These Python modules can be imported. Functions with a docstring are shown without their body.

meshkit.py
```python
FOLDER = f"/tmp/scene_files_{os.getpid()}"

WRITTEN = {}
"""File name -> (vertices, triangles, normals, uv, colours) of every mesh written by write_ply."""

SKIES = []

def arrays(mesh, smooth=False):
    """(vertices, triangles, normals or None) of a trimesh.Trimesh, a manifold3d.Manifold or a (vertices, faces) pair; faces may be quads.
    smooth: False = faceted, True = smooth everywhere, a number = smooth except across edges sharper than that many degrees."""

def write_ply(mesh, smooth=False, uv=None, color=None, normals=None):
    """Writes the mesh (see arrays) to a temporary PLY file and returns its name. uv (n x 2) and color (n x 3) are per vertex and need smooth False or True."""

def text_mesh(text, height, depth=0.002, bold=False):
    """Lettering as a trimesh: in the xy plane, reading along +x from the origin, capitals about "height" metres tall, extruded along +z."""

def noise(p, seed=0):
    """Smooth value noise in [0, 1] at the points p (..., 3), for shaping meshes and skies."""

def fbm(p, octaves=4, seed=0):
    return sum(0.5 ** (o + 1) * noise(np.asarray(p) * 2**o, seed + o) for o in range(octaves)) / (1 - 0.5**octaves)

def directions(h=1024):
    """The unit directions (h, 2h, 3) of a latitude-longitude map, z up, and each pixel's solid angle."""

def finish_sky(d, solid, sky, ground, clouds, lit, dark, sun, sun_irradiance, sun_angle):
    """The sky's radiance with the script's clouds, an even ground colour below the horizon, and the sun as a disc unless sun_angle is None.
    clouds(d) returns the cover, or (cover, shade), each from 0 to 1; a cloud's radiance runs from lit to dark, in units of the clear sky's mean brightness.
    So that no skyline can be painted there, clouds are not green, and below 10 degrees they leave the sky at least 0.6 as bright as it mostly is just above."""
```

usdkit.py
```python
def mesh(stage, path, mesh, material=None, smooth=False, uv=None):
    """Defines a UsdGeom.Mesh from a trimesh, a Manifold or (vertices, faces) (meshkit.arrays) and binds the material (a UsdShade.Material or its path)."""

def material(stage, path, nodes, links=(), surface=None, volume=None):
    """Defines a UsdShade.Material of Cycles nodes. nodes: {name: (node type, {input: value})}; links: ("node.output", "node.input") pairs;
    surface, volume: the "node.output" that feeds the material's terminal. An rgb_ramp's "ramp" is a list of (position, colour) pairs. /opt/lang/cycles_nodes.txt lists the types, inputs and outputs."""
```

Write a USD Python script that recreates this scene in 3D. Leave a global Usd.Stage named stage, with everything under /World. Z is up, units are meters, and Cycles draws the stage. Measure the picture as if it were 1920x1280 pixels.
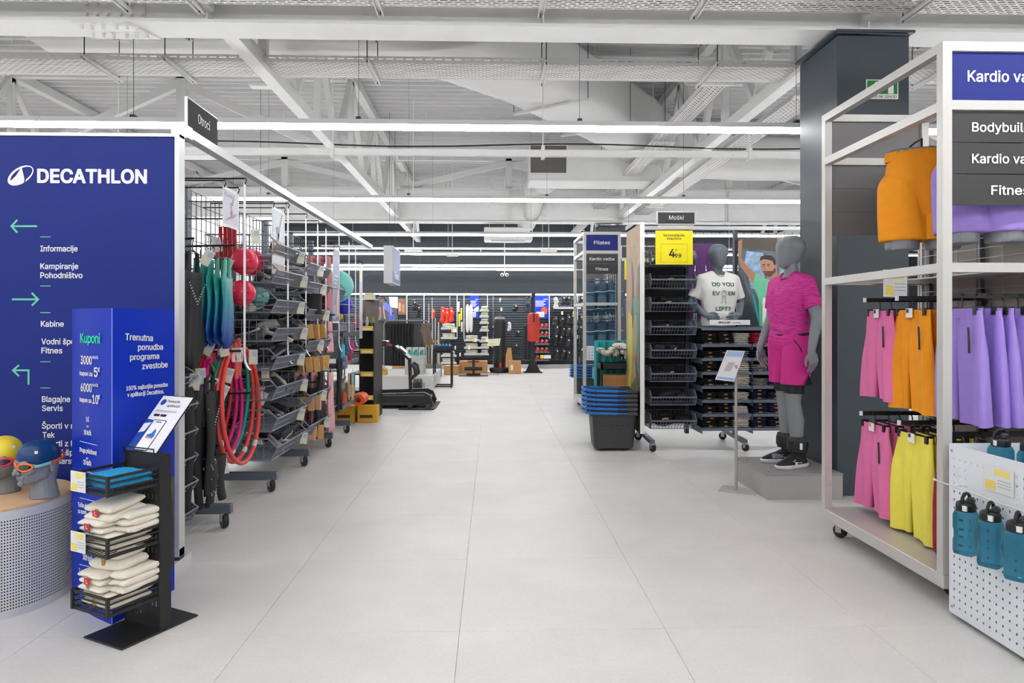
import math, random
import numpy as np
import trimesh, meshkit, usdkit
from pxr import Usd, UsdGeom, UsdLux, Gf, Sdf, UsdShade
from shapely.geometry import Polygon, Point, LineString, box as sbox
from shapely import affinity
from shapely.ops import unary_union

stage = Usd.Stage.CreateInMemory()
UsdGeom.Xform.Define(stage, '/World'); UsdGeom.Scope.Define(stage, '/World/Looks')
# ---------------------------------------------------------------- camera and light
CAM_H, FPX, VPX, HOR = 1.35, 1280.0, 922.0, 602.0
YAW = math.atan((960 - VPX) / FPX)
cam = UsdGeom.Camera.Define(stage, '/World/camera')
cam.AddTranslateOp().Set(Gf.Vec3d(0, 0, CAM_H)); cam.AddRotateZOp().Set(-math.degrees(YAW)); cam.AddRotateXOp().Set(90.0)
cam.CreateFocalLengthAttr(24.0); cam.CreateHorizontalApertureAttr(36.0); cam.CreateVerticalApertureAttr(24.0)
cam.CreateVerticalApertureOffsetAttr(-(640 - HOR) / FPX * 24.0)
cam.CreateClippingRangeAttr(Gf.Vec2f(0.05, 200))
EXPOSURE = 1.08
cam.CreateExposureAttr(EXPOSURE)
STRIP = 13.5          # radiance of the ceiling light lines
LIGHT_ROWS = [-2.9, -.4, 2.1, 6.2, 9.9, 13.9, 17.9]
LIGHT_Z = 3.08

FW = np.array([math.sin(YAW), math.cos(YAW), 0.0]); RT = np.array([math.cos(YAW), -math.sin(YAW), 0.0]); UP = np.array([0, 0, 1.0])
EYE = np.array([0, 0, CAM_H])
def ray(px, py): return FW + RT * (px - 960) / FPX + UP * (HOR - py) / FPX
def PY(px, py, Y): d = ray(px, py); return EYE + d * (Y / d[1])       # the point at distance Y down the store
def PX(px, py, X): d = ray(px, py); return EYE + d * (X / d[0])
def PZ(px, py, Z): d = ray(px, py); return EYE + d * ((Z - CAM_H) / d[2])
def PF(px, py): return PZ(px, py, 0.0)
def PP(px, py, O, n): d = ray(px, py); return EYE + d * (np.dot(np.asarray(O) - EYE, n) / np.dot(d, n))

# ---------------------------------------------------------------- materials
def lin(c):
    c = np.asarray(c, float) / 255
    return tuple(np.where(c <= .04045, c / 12.92, ((c + .055) / 1.055) ** 2.4))
_mats = {}
def C(rgb, rough=.5, metal=0., var=0., scale=6., bump=0., bscale=200., trans=0., alpha=1., emit=0., name=None, coat=0., spec=.5):
    key = (tuple(rgb), rough, metal, var, scale, bump, bscale, trans, alpha, emit, coat, spec)
    if key in _mats: return _mats[key]
    path = f'/World/Looks/{name or "look"}_{len(_mats):03d}'
    base = lin(rgb)
    n = {'p': ('principled_bsdf', {'base_color': base, 'roughness': rough, 'metallic': metal})}
    if trans: n['p'][1]['transmission_weight'] = trans
    if alpha < 1: n['p'][1]['alpha'] = alpha
    if spec != .5: n['p'][1]['specular_ior_level'] = spec
    if coat: n['p'][1]['coat_weight'] = coat
    if emit: n['p'][1].update(emission_color=base, emission_strength=emit)
    l = []
    if var:
        n['g'] = ('geometry', {}); n['n'] = ('noise_texture', {'scale': scale, 'detail': 4.0})
        lo, hi = np.clip(np.array(base) * (1 - var), 0, 1), np.clip(np.array(base) * (1 + var), 0, 1)
        n['r'] = ('rgb_ramp', {'ramp': [(.3, tuple(lo)), (.7, tuple(hi))]})
        l += [('g.position', 'n.vector'), ('n.fac', 'r.fac'), ('r.color', 'p.base_color')]
    if bump:
        n['g'] = ('geometry', {}); n['bn'] = ('noise_texture', {'scale': bscale, 'detail': 2.0}); n['b'] = ('bump', {'strength': bump, 'distance': .004})
        l += [('g.position', 'bn.vector'), ('bn.fac', 'b.height'), ('b.normal', 'p.normal')]
    _mats[key] = usdkit.material(stage, path, n, l, surface='p.BSDF')
    return _mats[key]
def custom(name, nodes, links, surface):
    if name not in _mats: _mats[name] = usdkit.material(stage, f'/World/Looks/{name}', nodes, links, surface=surface)
    return _mats[name]

# ---------------------------------------------------------------- geometry
def frame(d):
    d = np.asarray(d, float); d = d / np.linalg.norm(d)
    a = np.array([0, 0, 1.0]) if abs(d[2]) < .9 else np.array([1.0, 0, 0])
    u = np.cross(a, d); u /= np.linalg.norm(u)
    return u, np.cross(d, u), d
BOXF = np.array([[0,2,1],[1,2,3],[4,5,6],[5,7,6],[0,1,4],[1,5,4],[2,6,3],[3,6,7],[0,4,2],[2,4,6],[1,3,5],[3,7,5]])
def rotz(a): c, s = math.cos(a), math.sin(a); return np.array([[c,-s,0],[s,c,0],[0,0,1.0]])
def rotx(a): c, s = math.cos(a), math.sin(a); return np.array([[1.0,0,0],[0,c,-s],[0,s,c]])
def roty(a): c, s = math.cos(a), math.sin(a); return np.array([[c,0,s],[0,1.0,0],[-s,0,c]])
class G:
    def __init__(s): s.v, s.f, s.n = [], [], 0
    def add(s, v, f):
        v = np.asarray(v, float); f = np.asarray(f, int)
        if len(f) and f.shape[1] == 4: f = np.vstack([f[:, [0,1,2]], f[:, [0,2,3]]])
        s.v.append(v); s.f.append(f + s.n); s.n += len(v); return s
    def geo(s, other):
        v, f = other.get(); return s.add(v, f)
    def tm(s, m): return s.add(np.array(m.vertices), np.array(m.faces))
    def get(s): return np.vstack(s.v), np.vstack(s.f)
    def xf(s, R=None, t=(0,0,0)):
        s.v = [(v @ np.asarray(R).T if R is not None else v) + np.asarray(t, float) for v in s.v]; return s
    def copy(s): g = G(); g.v = [v.copy() for v in s.v]; g.f = list(s.f); g.n = s.n; return g
    def box(s, x0, x1, y0, y1, z0, z1):
        v = [(x, y, z) for z in (z0, z1) for y in (y0, y1) for x in (x0, x1)]
        return s.add(v, BOXF)
    def cbox(s, c, size, R=None):
        h = np.asarray(size, float) / 2
        v = np.array([(x, y, z) for z in (-1, 1) for y in (-1, 1) for x in (-1, 1)]) * h
        if R is not None: v = v @ np.asarray(R).T
        return s.add(v + np.asarray(c, float), BOXF)
    def rbox(s, c, size, r=.01, R=None):           # box with chamfered edges
        hx, hy, hz = np.asarray(size, float) / 2; r = min(r, hx*.9, hy*.9, hz*.9)
        pts = []
        for sx in (-1, 1):
            for sy in (-1, 1):
                for sz in (-1, 1):
                    pts += [(sx*hx, sy*(hy-r), sz*(hz-r)), (sx*(hx-r), sy*hy, sz*(hz-r)), (sx*(hx-r), sy*(hy-r), sz*hz)]
        from scipy.spatial import ConvexHull
        pts = np.array(pts); h = ConvexHull(pts); f = h.simplices.copy()
        nrm = np.cross(pts[f[:,1]] - pts[f[:,0]], pts[f[:,2]] - pts[f[:,0]])
        flip = (nrm * h.equations[:, :3]).sum(1) < 0; f[flip] = f[flip][:, ::-1]
        if R is not None: pts = pts @ np.asarray(R).T
        return s.add(pts + np.asarray(c, float), f)
    def rod(s, p, q, r, n=6, r2=None):
        p, q = np.asarray(p, float), np.asarray(q, float); u, w, d = frame(q - p); r2 = r if r2 is None else r2
        a = np.arange(n) / n * 2 * np.pi + np.pi / n
        ring = np.outer(np.cos(a), u) + np.outer(np.sin(a), w)
        v = np.vstack([p + ring * r, q + ring * r2, [p, q]])
        i = np.arange(n); j = (i + 1) % n
        f = np.vstack([np.c_[i, j, n + j], np.c_[i, n + j, n + i], np.c_[j, i, np.full(n, 2*n)], np.c_[n + i, n + j, np.full(n, 2*n+1)]])
        return s.add(v, f)
    def bar(s, p, q, w, h, up=(0,0,1)):            # rectangular member from p to q, h measured along up
        p, q = np.asarray(p, float), np.asarray(q, float); d = q - p; L = np.linalg.norm(d); d /= L
        up = np.asarray(up, float); x = np.cross(d, up)
        if np.linalg.norm(x) < 1e-6: x = np.cross(d, (1, 0, 0))
        x /= np.linalg.norm(x); z = np.cross(x, d)
        return s.cbox((p + q) / 2, (w, L, h), np.c_[x, d, z])
    def tube(s, pts, r, n=6, closed=False):
        pts = np.asarray(pts, float); m = len(pts); r = np.broadcast_to(r, (m,))
        T = np.roll(pts, -1, 0) - np.roll(pts, 1, 0) if closed else np.gradient(pts, axis=0)
        T /= np.linalg.norm(T, axis=1, keepdims=True) + 1e-12
        u = frame(T[0])[0]; loops = []
        a = np.arange(n) / n * 2 * np.pi
        for k in range(m):
            u = u - T[k] * np.dot(u, T[k]); u /= np.linalg.norm(u); w = np.cross(T[k], u)
            loops.append(pts[k] + r[k] * (np.outer(np.cos(a), u) + np.outer(np.sin(a), w)))
        return s.loft(loops, cap=not closed, wrap=closed)
    def loft(s, loops, cap=True, wrap=False, closed=True):
        L = np.array(loops, float); m, n = L.shape[:2]; v = L.reshape(-1, 3); f = []
        i = np.arange(n if closed else n - 1); j = (i + 1) % n
        for k in range(m if wrap else m - 1):
            a, b = k * n, ((k + 1) % m) * n
            f.append(np.c_[a + i, a + j, b + j]); f.append(np.c_[a + i, b + j, b + i])
        f = np.vstack(f)
        if cap and not wrap:
            v = np.vstack([v, L[0].mean(0), L[-1].mean(0)]); c0, c1 = m * n, m * n + 1; e = (m - 1) * n
            f = np.vstack([f, np.c_[j, i, np.full(len(i), c0)], np.c_[e + i, e + j, np.full(len(i), c1)]])
        return s.add(v, f)
    def lathe(s, prof, n=24, c=(0,0,0), cap=True):
        a = np.arange(n) / n * 2 * np.pi
        return s.loft([np.c_[r * np.cos(a), r * np.sin(a), np.full(n, z)] + np.asarray(c, float) for r, z in prof], cap=cap)
    def ball(s, c, r, sub=2, sc=(1,1,1)):
        m = trimesh.creation.icosphere(sub, 1.0)
        return s.add(np.array(m.vertices) * np.asarray(sc) * r + np.asarray(c, float), np.array(m.faces))
    def prism(s, poly, depth, O=(0,0,0), r=(1,0,0), u=(0,0,1), n=None):   # 2D shape in the plane (r,u) at O, extruded along n
        r, u = np.asarray(r, float), np.asarray(u, float); n = np.cross(r, u) if n is None else np.asarray(n, float)
        for p in getattr(poly, 'geoms', [poly]):
            if p.is_empty or p.area < 1e-9: continue
            m = trimesh.creation.extrude_polygon(p, depth, engine='earcut'); v = np.array(m.vertices); f = np.array(m.faces)
            if np.dot(np.cross(r, u), n) < 0: f = f[:, ::-1]
            s.add(np.asarray(O, float) + np.outer(v[:, 0], r) + np.outer(v[:, 1], u) + np.outer(v[:, 2], n), f)
        return s
def Bx(*a): return G().box(*a)

# ---------------------------------------------------------------- things and parts
_names = {}
def numbered(parent, name):
    k = (parent, name); i = _names.get(k, -1) + 1; _names[k] = i
    return f'{parent}/{name}' + (f'_{i:03d}' if i else '')
def tag(path, label=None, cat=None, group=None, kind=None):
    p = stage.GetPrimAtPath(path)
    for k, v in (('label', label), ('category', cat), ('group', group), ('kind', kind)):
        if v: p.SetCustomDataByKey(k, v)
    return path
def thing(name, label, cat, loc=(0,0,0), rz=0., group=None, kind=None):
    path = numbered('/World', name); x = UsdGeom.Xform.Define(stage, path)
    x.AddTranslateOp().Set(Gf.Vec3d(*map(float, loc))); x.AddRotateZOp().Set(math.degrees(rz))
    _xf[path] = (np.array(loc, float), rz)
    return tag(path, label, cat, group, kind)
_xf = {}
def part(parent, name, g, m, smooth=False, label=None, kind=None, w=False):
    if w:                                           # the shape is given in the world's frame
        loc, rz = _xf['/'.join(parent.split('/')[:3])]; g = g.copy().xf(t=-loc).xf(rotz(-rz))
    path = numbered(parent, name); usdkit.mesh(stage, path, g.get(), m, smooth)
    if label or kind: tag(path, label, kind=kind)
    return path
def solo(name, label, cat, g, m, loc=(0,0,0), rz=0., group=None, smooth=False, kind=None):
    path = numbered('/World', name); x = usdkit.mesh(stage, path, g.get(), m, smooth)
    x.AddTranslateOp().Set(Gf.Vec3d(*map(float, loc))); x.AddRotateZOp().Set(math.degrees(rz))
    return tag(path, label, cat, group, kind)
def dup(src, loc, rz=0., label=None, group=None, cat=None):
    base = src.rsplit('/', 1)[1]
    base = base[:-4] if base[-4:-3] == '_' and base[-3:].isdigit() else base
    was = stage.GetPrimAtPath(src).GetCustomData()
    path = numbered('/World', base)
    if stage.GetPrimAtPath(src).IsA(UsdGeom.Mesh):
        x = UsdGeom.Mesh.Define(stage, path)
    else: x = UsdGeom.Xform.Define(stage, path)
    x.GetPrim().GetReferences().AddInternalReference(src)
    x.ClearXformOpOrder()
    x.AddTranslateOp().Set(Gf.Vec3d(*map(float, loc))); x.AddRotateZOp().Set(math.degrees(rz))
    if not x.GetPrim().IsA(UsdGeom.Mesh): x.GetPrim().SetInstanceable(True)
    return tag(path, label or was.get('label'), cat or was.get('category'), group or was.get('group'))
_txt = {}
def text3(parent, s, O, r, u, width=None, height=.02, depth=.0012, bold=False, m=None, name='lettering', label=None, align='l', w=False):
    world = w
    """raised print: the words s from the point O along r, capitals `height` tall along u"""
    key = (s, bold)
    if key not in _txt:
        t = meshkit.text_mesh(s, 1.0, 1.0, bold); _txt[key] = (np.array(t.vertices), np.array(t.faces))
    v, f = _txt[key]; v = v.copy(); x0, x1 = v[:, 0].min(), v[:, 0].max()
    v[:, 0] -= x0; w = x1 - x0; sx = (width / w) if width else height
    r, u = np.asarray(r, float), np.asarray(u, float); n = np.cross(r, u); n /= np.linalg.norm(n)
    off = {'l': 0, 'c': -w * sx / 2, 'r': -w * sx}[align]
    p = np.asarray(O, float) + np.outer(v[:, 0] * sx + off, r) + np.outer(v[:, 1] * height, u) + np.outer(v[:, 2] * depth, n)
    g = G().add(p, f)
    return part(parent, name, g, m, label=label, w=world)
def text_px(parent, s, pl, a, b, cap, m, bold=False, lift=.001, **k):
    """print on the plane pl=(O, n): baseline from pixel a to pixel b, capitals cap pixels tall. parent's frame must be the world's"""
    O, n = np.asarray(pl[0], float), np.asarray(pl[1], float) / np.linalg.norm(pl[1])
    A, B, T = PP(*a, O, n), PP(*b, O, n), PP(a[0], a[1] - cap, O, n)
    r = B - A; w = np.linalg.norm(r); r /= w; u = T - A; h = np.linalg.norm(u); u = np.cross(n, r)
    if u[2] < 0: u = -u
    return text3(parent, s, A + n * lift, r, u, width=w, height=h, bold=bold, m=m, w=True, **k)
def spheres(hulls, refine=.012, it=8, minus=()):
    import manifold3d as m3
    def hull(h):
        if len(h) == 1: return m3.Manifold.sphere(h[0][3], 20).translate(tuple(map(float, h[0][:3])))
        return m3.Manifold.batch_hull([m3.Manifold.sphere(float(q[3]), 20).translate(tuple(map(float, q[:3]))) for q in h])
    o = m3.Manifold.batch_boolean([hull(h) for h in hulls], m3.OpType.Add)
    for h in minus: o = o - hull(h)
    o = o.refine_to_length(refine); q = o.to_mesh(); t = trimesh.Trimesh(q.vert_properties[:, :3], q.tri_verts, process=False)
    if it: trimesh.smoothing.filter_taubin(t, iterations=it)
    return G().tm(t)
def quad(a, b, c, d): return G().add([a, b, c, d], [[0, 1, 2], [0, 2, 3]])
def slab(a, b, c, d, th=.002):                      # thin plate on four corners, thickness away from the normal
    P4 = np.array([a, b, c, d], float); n = np.cross(P4[1] - P4[0], P4[3] - P4[0]); n /= np.linalg.norm(n)
    return G().loft([P4 - n * th, P4], cap=True)
def print_px(parent, name, pl, pts, m, lift=.0006, **k):    # a flat printed patch on a plane, outlined by pixels
    O, n = np.asarray(pl[0], float), np.asarray(pl[1], float) / np.linalg.norm(pl[1])
    u = np.array([0, 0, 1.0]) - n * n[2]; u /= np.linalg.norm(u); r = np.cross(u, n)
    q = np.array([PP(*p, O, n) - O for p in pts]); poly = Polygon(np.c_[q @ r, q @ u]).buffer(0)
    return part(parent, name, G().prism(poly, .0006, O + n * lift, r, u, n), m, w=True, **k)
rnd = random.Random(7)
WHITE = C((235, 235, 232), .45); STEEL = C((205, 206, 205), .35, .0); BLACK = C((22, 22, 24), .45); CHAR = C((62, 66, 74), .4)
# ---------------------------------------------------------------- the room
FLOORM = custom('vinyl_floor', {
    'g': ('geometry', {}), 'oi': ('object_info', {}), 'n': ('noise_texture', {'scale': 1.6, 'detail': 6.0, 'roughness': .6}), 'n2': ('noise_texture', {'scale': 60.0, 'detail': 3.0}),
    'r': ('rgb_ramp', {'ramp': [(.3, lin((212, 209, 206))), (.7, lin((225, 222, 219)))]}), 'r2': ('rgb_ramp', {'ramp': [(.3, (.93, .93, .93)), (.7, (1, 1, 1))]}),
    'm': ('mix', {'mix_type': 'multiply', 'fac': 1.0}) , 'rr': ('map_range', {'from_min': 0., 'from_max': 1., 'to_min': .34, 'to_max': .5}),
    'p': ('principled_bsdf', {'roughness': .42, 'specular_ior_level': .45})},
    [('g.position', 'n.vector'), ('g.position', 'n2.vector'), ('n.fac', 'r.fac'), ('n2.fac', 'r2.fac'), ('r.color', 'm.color1'), ('r2.color', 'm.color2'), ('m.color', 'p.base_color'), ('n2.fac', 'rr.value'), ('rr.result', 'p.roughness')], 'p.BSDF')
SLATE = C((44, 51, 57), .65, var=.05, scale=3, name='slate_wall'); WHITEP = C((226, 224, 220), .5, var=.03, scale=2, name='ceiling_paint')
def struct(name, g, m, **k):
    path = numbered('/World', name); usdkit.mesh(stage, path, g.get(), m, **k); return tag(path, kind='structure')
TX0, TX1, TY0, TY1, TS = -.14 - 5 * .9, -.14 + 6 * .9, 2.98 - 2 * .9, 2.98 + 12 * .9, .9
fl = tag(UsdGeom.Xform.Define(stage, '/World/floor').GetPath().pathString, kind='structure')
g = Bx(-10, 12, -5, 20.4, -.12, -.006)
for a in ((-10, TX0, -5, 20.4), (TX1, 12, -5, 20.4), (TX0, TX1, -5, TY0), (TX0, TX1, TY1, 20.4)): g.box(*a, -.006, 0)
part(fl, 'floor_field', g, FLOORM)
for i in range(11):
    for j in range(14):
        x, y = TX0 + i * TS, TY0 + j * TS; e = .0007
        part(fl, 'tile', G().rbox((x + TS/2, y + TS/2, -.003), (TS - 2*e, TS - 2*e, .006), .0006), FLOORM)
# ribbed sheet roof: ribs run across the store
prof = []
y = -5.0
while y < 20.4:
    prof += [(y, 5.2), (y + .05, 5.2), (y + .07, 5.28), (y + .19, 5.28)]; y += .21
lo = [np.array([(x, a, b) for a, b in prof]) for x in (-10.2, 12.2)]
g = G().loft(lo, cap=False, closed=False); g.box(-10.2, 12.2, -5.1, 20.6, 5.31, 5.4)
struct('ceiling', g, C((214, 214, 214), .5, var=.02, scale=1.5, name='roof_sheet'))
struct('wall_back', Bx(-10.2, 12.2, 20.4, 20.6, 0, 5.4), SLATE)
struct('wall_left', Bx(-10.2, -10, -5, 20.4, 0, 5.4), C((214, 213, 210), .6))
struct('wall_right', Bx(12, 12.2, -5, 20.4, 0, 5.4), SLATE)
struct('wall_front', Bx(-10.2, 12.2, -5.2, -5, 0, 5.4), C((214, 213, 210), .6))
struct('baseboard_back', Bx(-10, 12, 20.37, 20.4, 0, .12), C((70, 74, 80), .5))

# ---------------------------------------------------------------- roof steel
STEELW = C((221, 221, 220), .42, var=.03, scale=4, name='painted_steel')
def girder(Y, label, splice=False):
    t = thing('roof_girder', label, 'girder', (0, Y, 3.62))
    part(t, 'bottom_flange', Bx(-10, 12, -.15, .15, 0, .025), STEELW)
    part(t, 'web', Bx(-10, 12, -.008, .008, .025, .75), STEELW)
    part(t, 'top_flange', Bx(-10, 12, -.15, .15, .75, .775), STEELW)
    for x in (-7.3, -4.7, -2.17, .4, 2.96, 5.5, 8.1):
        part(t, 'stiffener', Bx(x - .006, x + .006, -.13, .13, .025, .75), STEELW)
    if splice:
        xs = PY(195, 40, 5.25)[0]
        part(t, 'splice_plate', Bx(xs - .24, xs + .24, -.022, -.008, .06, .3), STEELW)
        part(t, 'splice_plate', G().prism(Polygon([(xs-.24, -.15), (xs+.16, -.15), (xs+.28, .15), (xs-.24, .15)]), .014, (0, 0, -.014), (1, 0, 0), (0, 1, 0)), STEELW)
        for k in range(6):
            x = xs - .2 + .08 * k + (.02 if k > 2 else 0)
            for z in (.1, .18, .26): part(t, 'bolt', G().rod((x, -.022, z), (x, -.05, z), .014, 6), STEELW)
            for y in (-.09, .06): part(t, 'bolt', G().rod((x, y, -.014), (x, y, -.045), .014, 6), STEELW)
    return t
girder(5.4, 'big white steel roof girder across the top of the view, nearest the entrance', True)
girder(15.8, 'white steel roof girder far back, in front of the dark rear wall')
def truss(X, Y0, Y1, label, npan):
    t = thing('roof_truss', label, 'truss', (X, Y0, 0)); L = Y1 - Y0
    part(t, 'bottom_chord', Bx(-.065, .065, 0, L, 3.7, 3.83), STEELW)
    part(t, 'top_chord', Bx(-.065, .065, 0, L, 5.04, 5.18), STEELW)
    s = L / npan
    for k in range(npan):
        part(t, 'post', Bx(-.04, .04, k*s + s/2 - .04, k*s + s/2 + .04, 3.83, 5.04), STEELW)
        part(t, 'diagonal', G().bar((0, k*s, 3.8), (0, k*s + s/2, 5.06), .08, .08), STEELW)
        part(t, 'diagonal', G().bar((0, k*s + s/2, 5.06), (0, k*s + s, 3.8), .08, .08), STEELW)
for X, w in ((-7.3, 'far left'), (-2.17, 'left of the aisle'), (2.96, 'right of the aisle'), (8.1, 'far right')):
    truss(X, 5.55, 15.65, f'white steel roof truss running down the store, {w}, middle bay', 5)
    truss(X, -4.9, 5.25, f'white steel roof truss running down the store, {w}, bay over the camera', 5)
    truss(X, 15.95, 20.39, f'white steel roof truss running to the rear wall, {w}', 2)
def brace(Y, X0, X1, z0, label):
    t = thing('cross_brace', label, 'roof brace', (0, Y, 0)); xm = (X0 + X1) / 2
    part(t, 'diagonal', G().bar((X0 + .1, 0, z0), (xm, 0, 5.0), .1, .12), STEELW)
    part(t, 'diagonal', G().bar((xm, 0, 5.0), (X1 - .1, 0, z0), .1, .12), STEELW)
    part(t, 'post', Bx(xm - .07, xm + .07, -.06, .06, z0, 5.1), STEELW)
    part(t, 'top_chord', Bx(X0, X1, -.06, .06, 5.05, 5.17), STEELW)
brace(15.8, -2.17, 2.96, 4.42, 'white inverted V roof brace over the rear girder, middle bay')
brace(15.8, 2.96, 8.1, 4.42, 'white inverted V roof brace over the rear girder, right bay')
brace(15.8, -7.3, -2.17, 4.42, 'white inverted V roof brace over the rear girder, left bay')
brace(10.6, -7.3, -2.17, 3.85, 'white inverted V roof brace between the left trusses, half way back')
brace(10.6, 2.96, 8.1, 3.85, 'white inverted V roof brace between the right trusses, half way back')

# perforated cable trays
def slots(name, swap):
    return custom(name, {'g': ('geometry', {}), 'mp': ('mapping', {'rotation': swap[0], 'scale': (1, 1, 1)}),
        'b': ('brick_texture', {'scale': 1.0, 'mortar_size': swap[2], 'brick_width': swap[1][0], 'row_height': swap[1][1], 'offset': .5, 'color1': (0, 0, 0), 'color2': (0, 0, 0), 'mortar': (1, 1, 1)}),
        'p': ('principled_bsdf', {'base_color': lin((224, 222, 219)), 'roughness': .4}), 't': ('transparent_bsdf', {'color': (1, 1, 1)}), 'm': ('mix_closure', {})},
        [('g.position', 'mp.vector'), ('mp.vector', 'b.vector'), ('b.fac', 'm.fac'), ('t.BSDF', 'm.closure1'), ('p.BSDF', 'm.closure2')], 'm.closure')
TRAY = slots('tray_slots', ((0, 0, 0), (.07, .03), .0088))
TRAYS = slots('tray_side_slots', ((math.pi/2, 0, 0), (.09, .04), .014))
TRAYY = slots('tray_slots_lengthwise', ((0, 0, math.pi/2), (.07, .03), .0088))
CABLE = C((92, 92, 92), .6)
def tray(label, X0, X1, Y0, Y1, z, side, along='x'):
    t = thing('cable_tray', label, 'cable tray', (0, 0, z))
    part(t, 'tray_bed', Bx(X0, X1, Y0, Y1, 0, .002), TRAY if along == 'x' else TRAYY)
    for k in range(5):
        f_ = .12 + .19 * k
        if along == 'x': part(t, 'cable_bundle', G().tube([(x, Y0 + (Y1 - Y0) * f_ + .008 * math.sin(x * 2 + k * 2), .022) for x in np.linspace(X0, X1, 40)], .016, 5), CABLE, True)
        else: part(t, 'cable_bundle', G().tube([(X0 + (X1 - X0) * f_ + .006 * math.sin(y * 2 + k), y, .02) for y in np.linspace(Y0, Y1, 30)], .014, 5), CABLE, True)
    if along == 'x':
        for y in (Y0, Y1): part(t, 'side_rail', Bx(X0, X1, y - .001, y + .001, 0, side), TRAYS)
    else:
        for x in (X0, X1): part(t, 'side_rail', Bx(x - .001, x + .001, Y0, Y1, 0, side), STEELW)
    if along == 'x':
        for px in (205, 345, 700, 1020, 1330, 1760):
            x = (px - VPX) * (Y0 + Y1) / 2 / FPX
            part(t, 'strut', G().box(x - .022, x - .016, Y0 - .12, Y1 + .12, -.03, -.002).box(x + .016, x + .022, Y0 - .12, Y1 + .12, -.03, -.002).box(x - .022, x + .022, Y0 - .12, Y1 + .12, -.004, -.001), STEELW)
            for y in (Y0 - .08, Y1 + .08): part(t, 'hanger_rod', G().rod((x, y, -.03), (x, y, 5.2 - z), .005, 6), CHAR)
    else:
        for y in np.arange(Y0 + .5, Y1, 2.4):
            if 10.5 < y < 14.2: continue
            part(t, 'hanger_rod', G().rod((X0 - .02, y, -.01), (X0 - .02, y, 5.2 - z), .005, 6), STEELW)
            part(t, 'strut', Bx(X0 - .05, X1 + .05, y - .02, y + .02, -.025, -.001), STEELW)
    return t
tray('perforated white cable tray just behind the big girder, the broad lower one', -10, 12, 6.36, 6.78, 3.745, .06)
tray('narrow perforated white cable tray beside the broad one behind the girder', -10, 12, 5.9, 6.12, 3.9, .09)
tray('perforated white cable tray at the very top edge, in front of the big girder', -10, 12, 4.6, 5.1, 3.69, .06)
tray('white perforated cable tray running down the store, the one nearer the column', 3.35, 3.65, 6.9, 20.3, 3.82, .06, 'y')
tray('white perforated cable tray running down the store beside the right truss', 2.35, 2.6, 6.9, 20.3, 3.95, .06, 'y')
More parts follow.
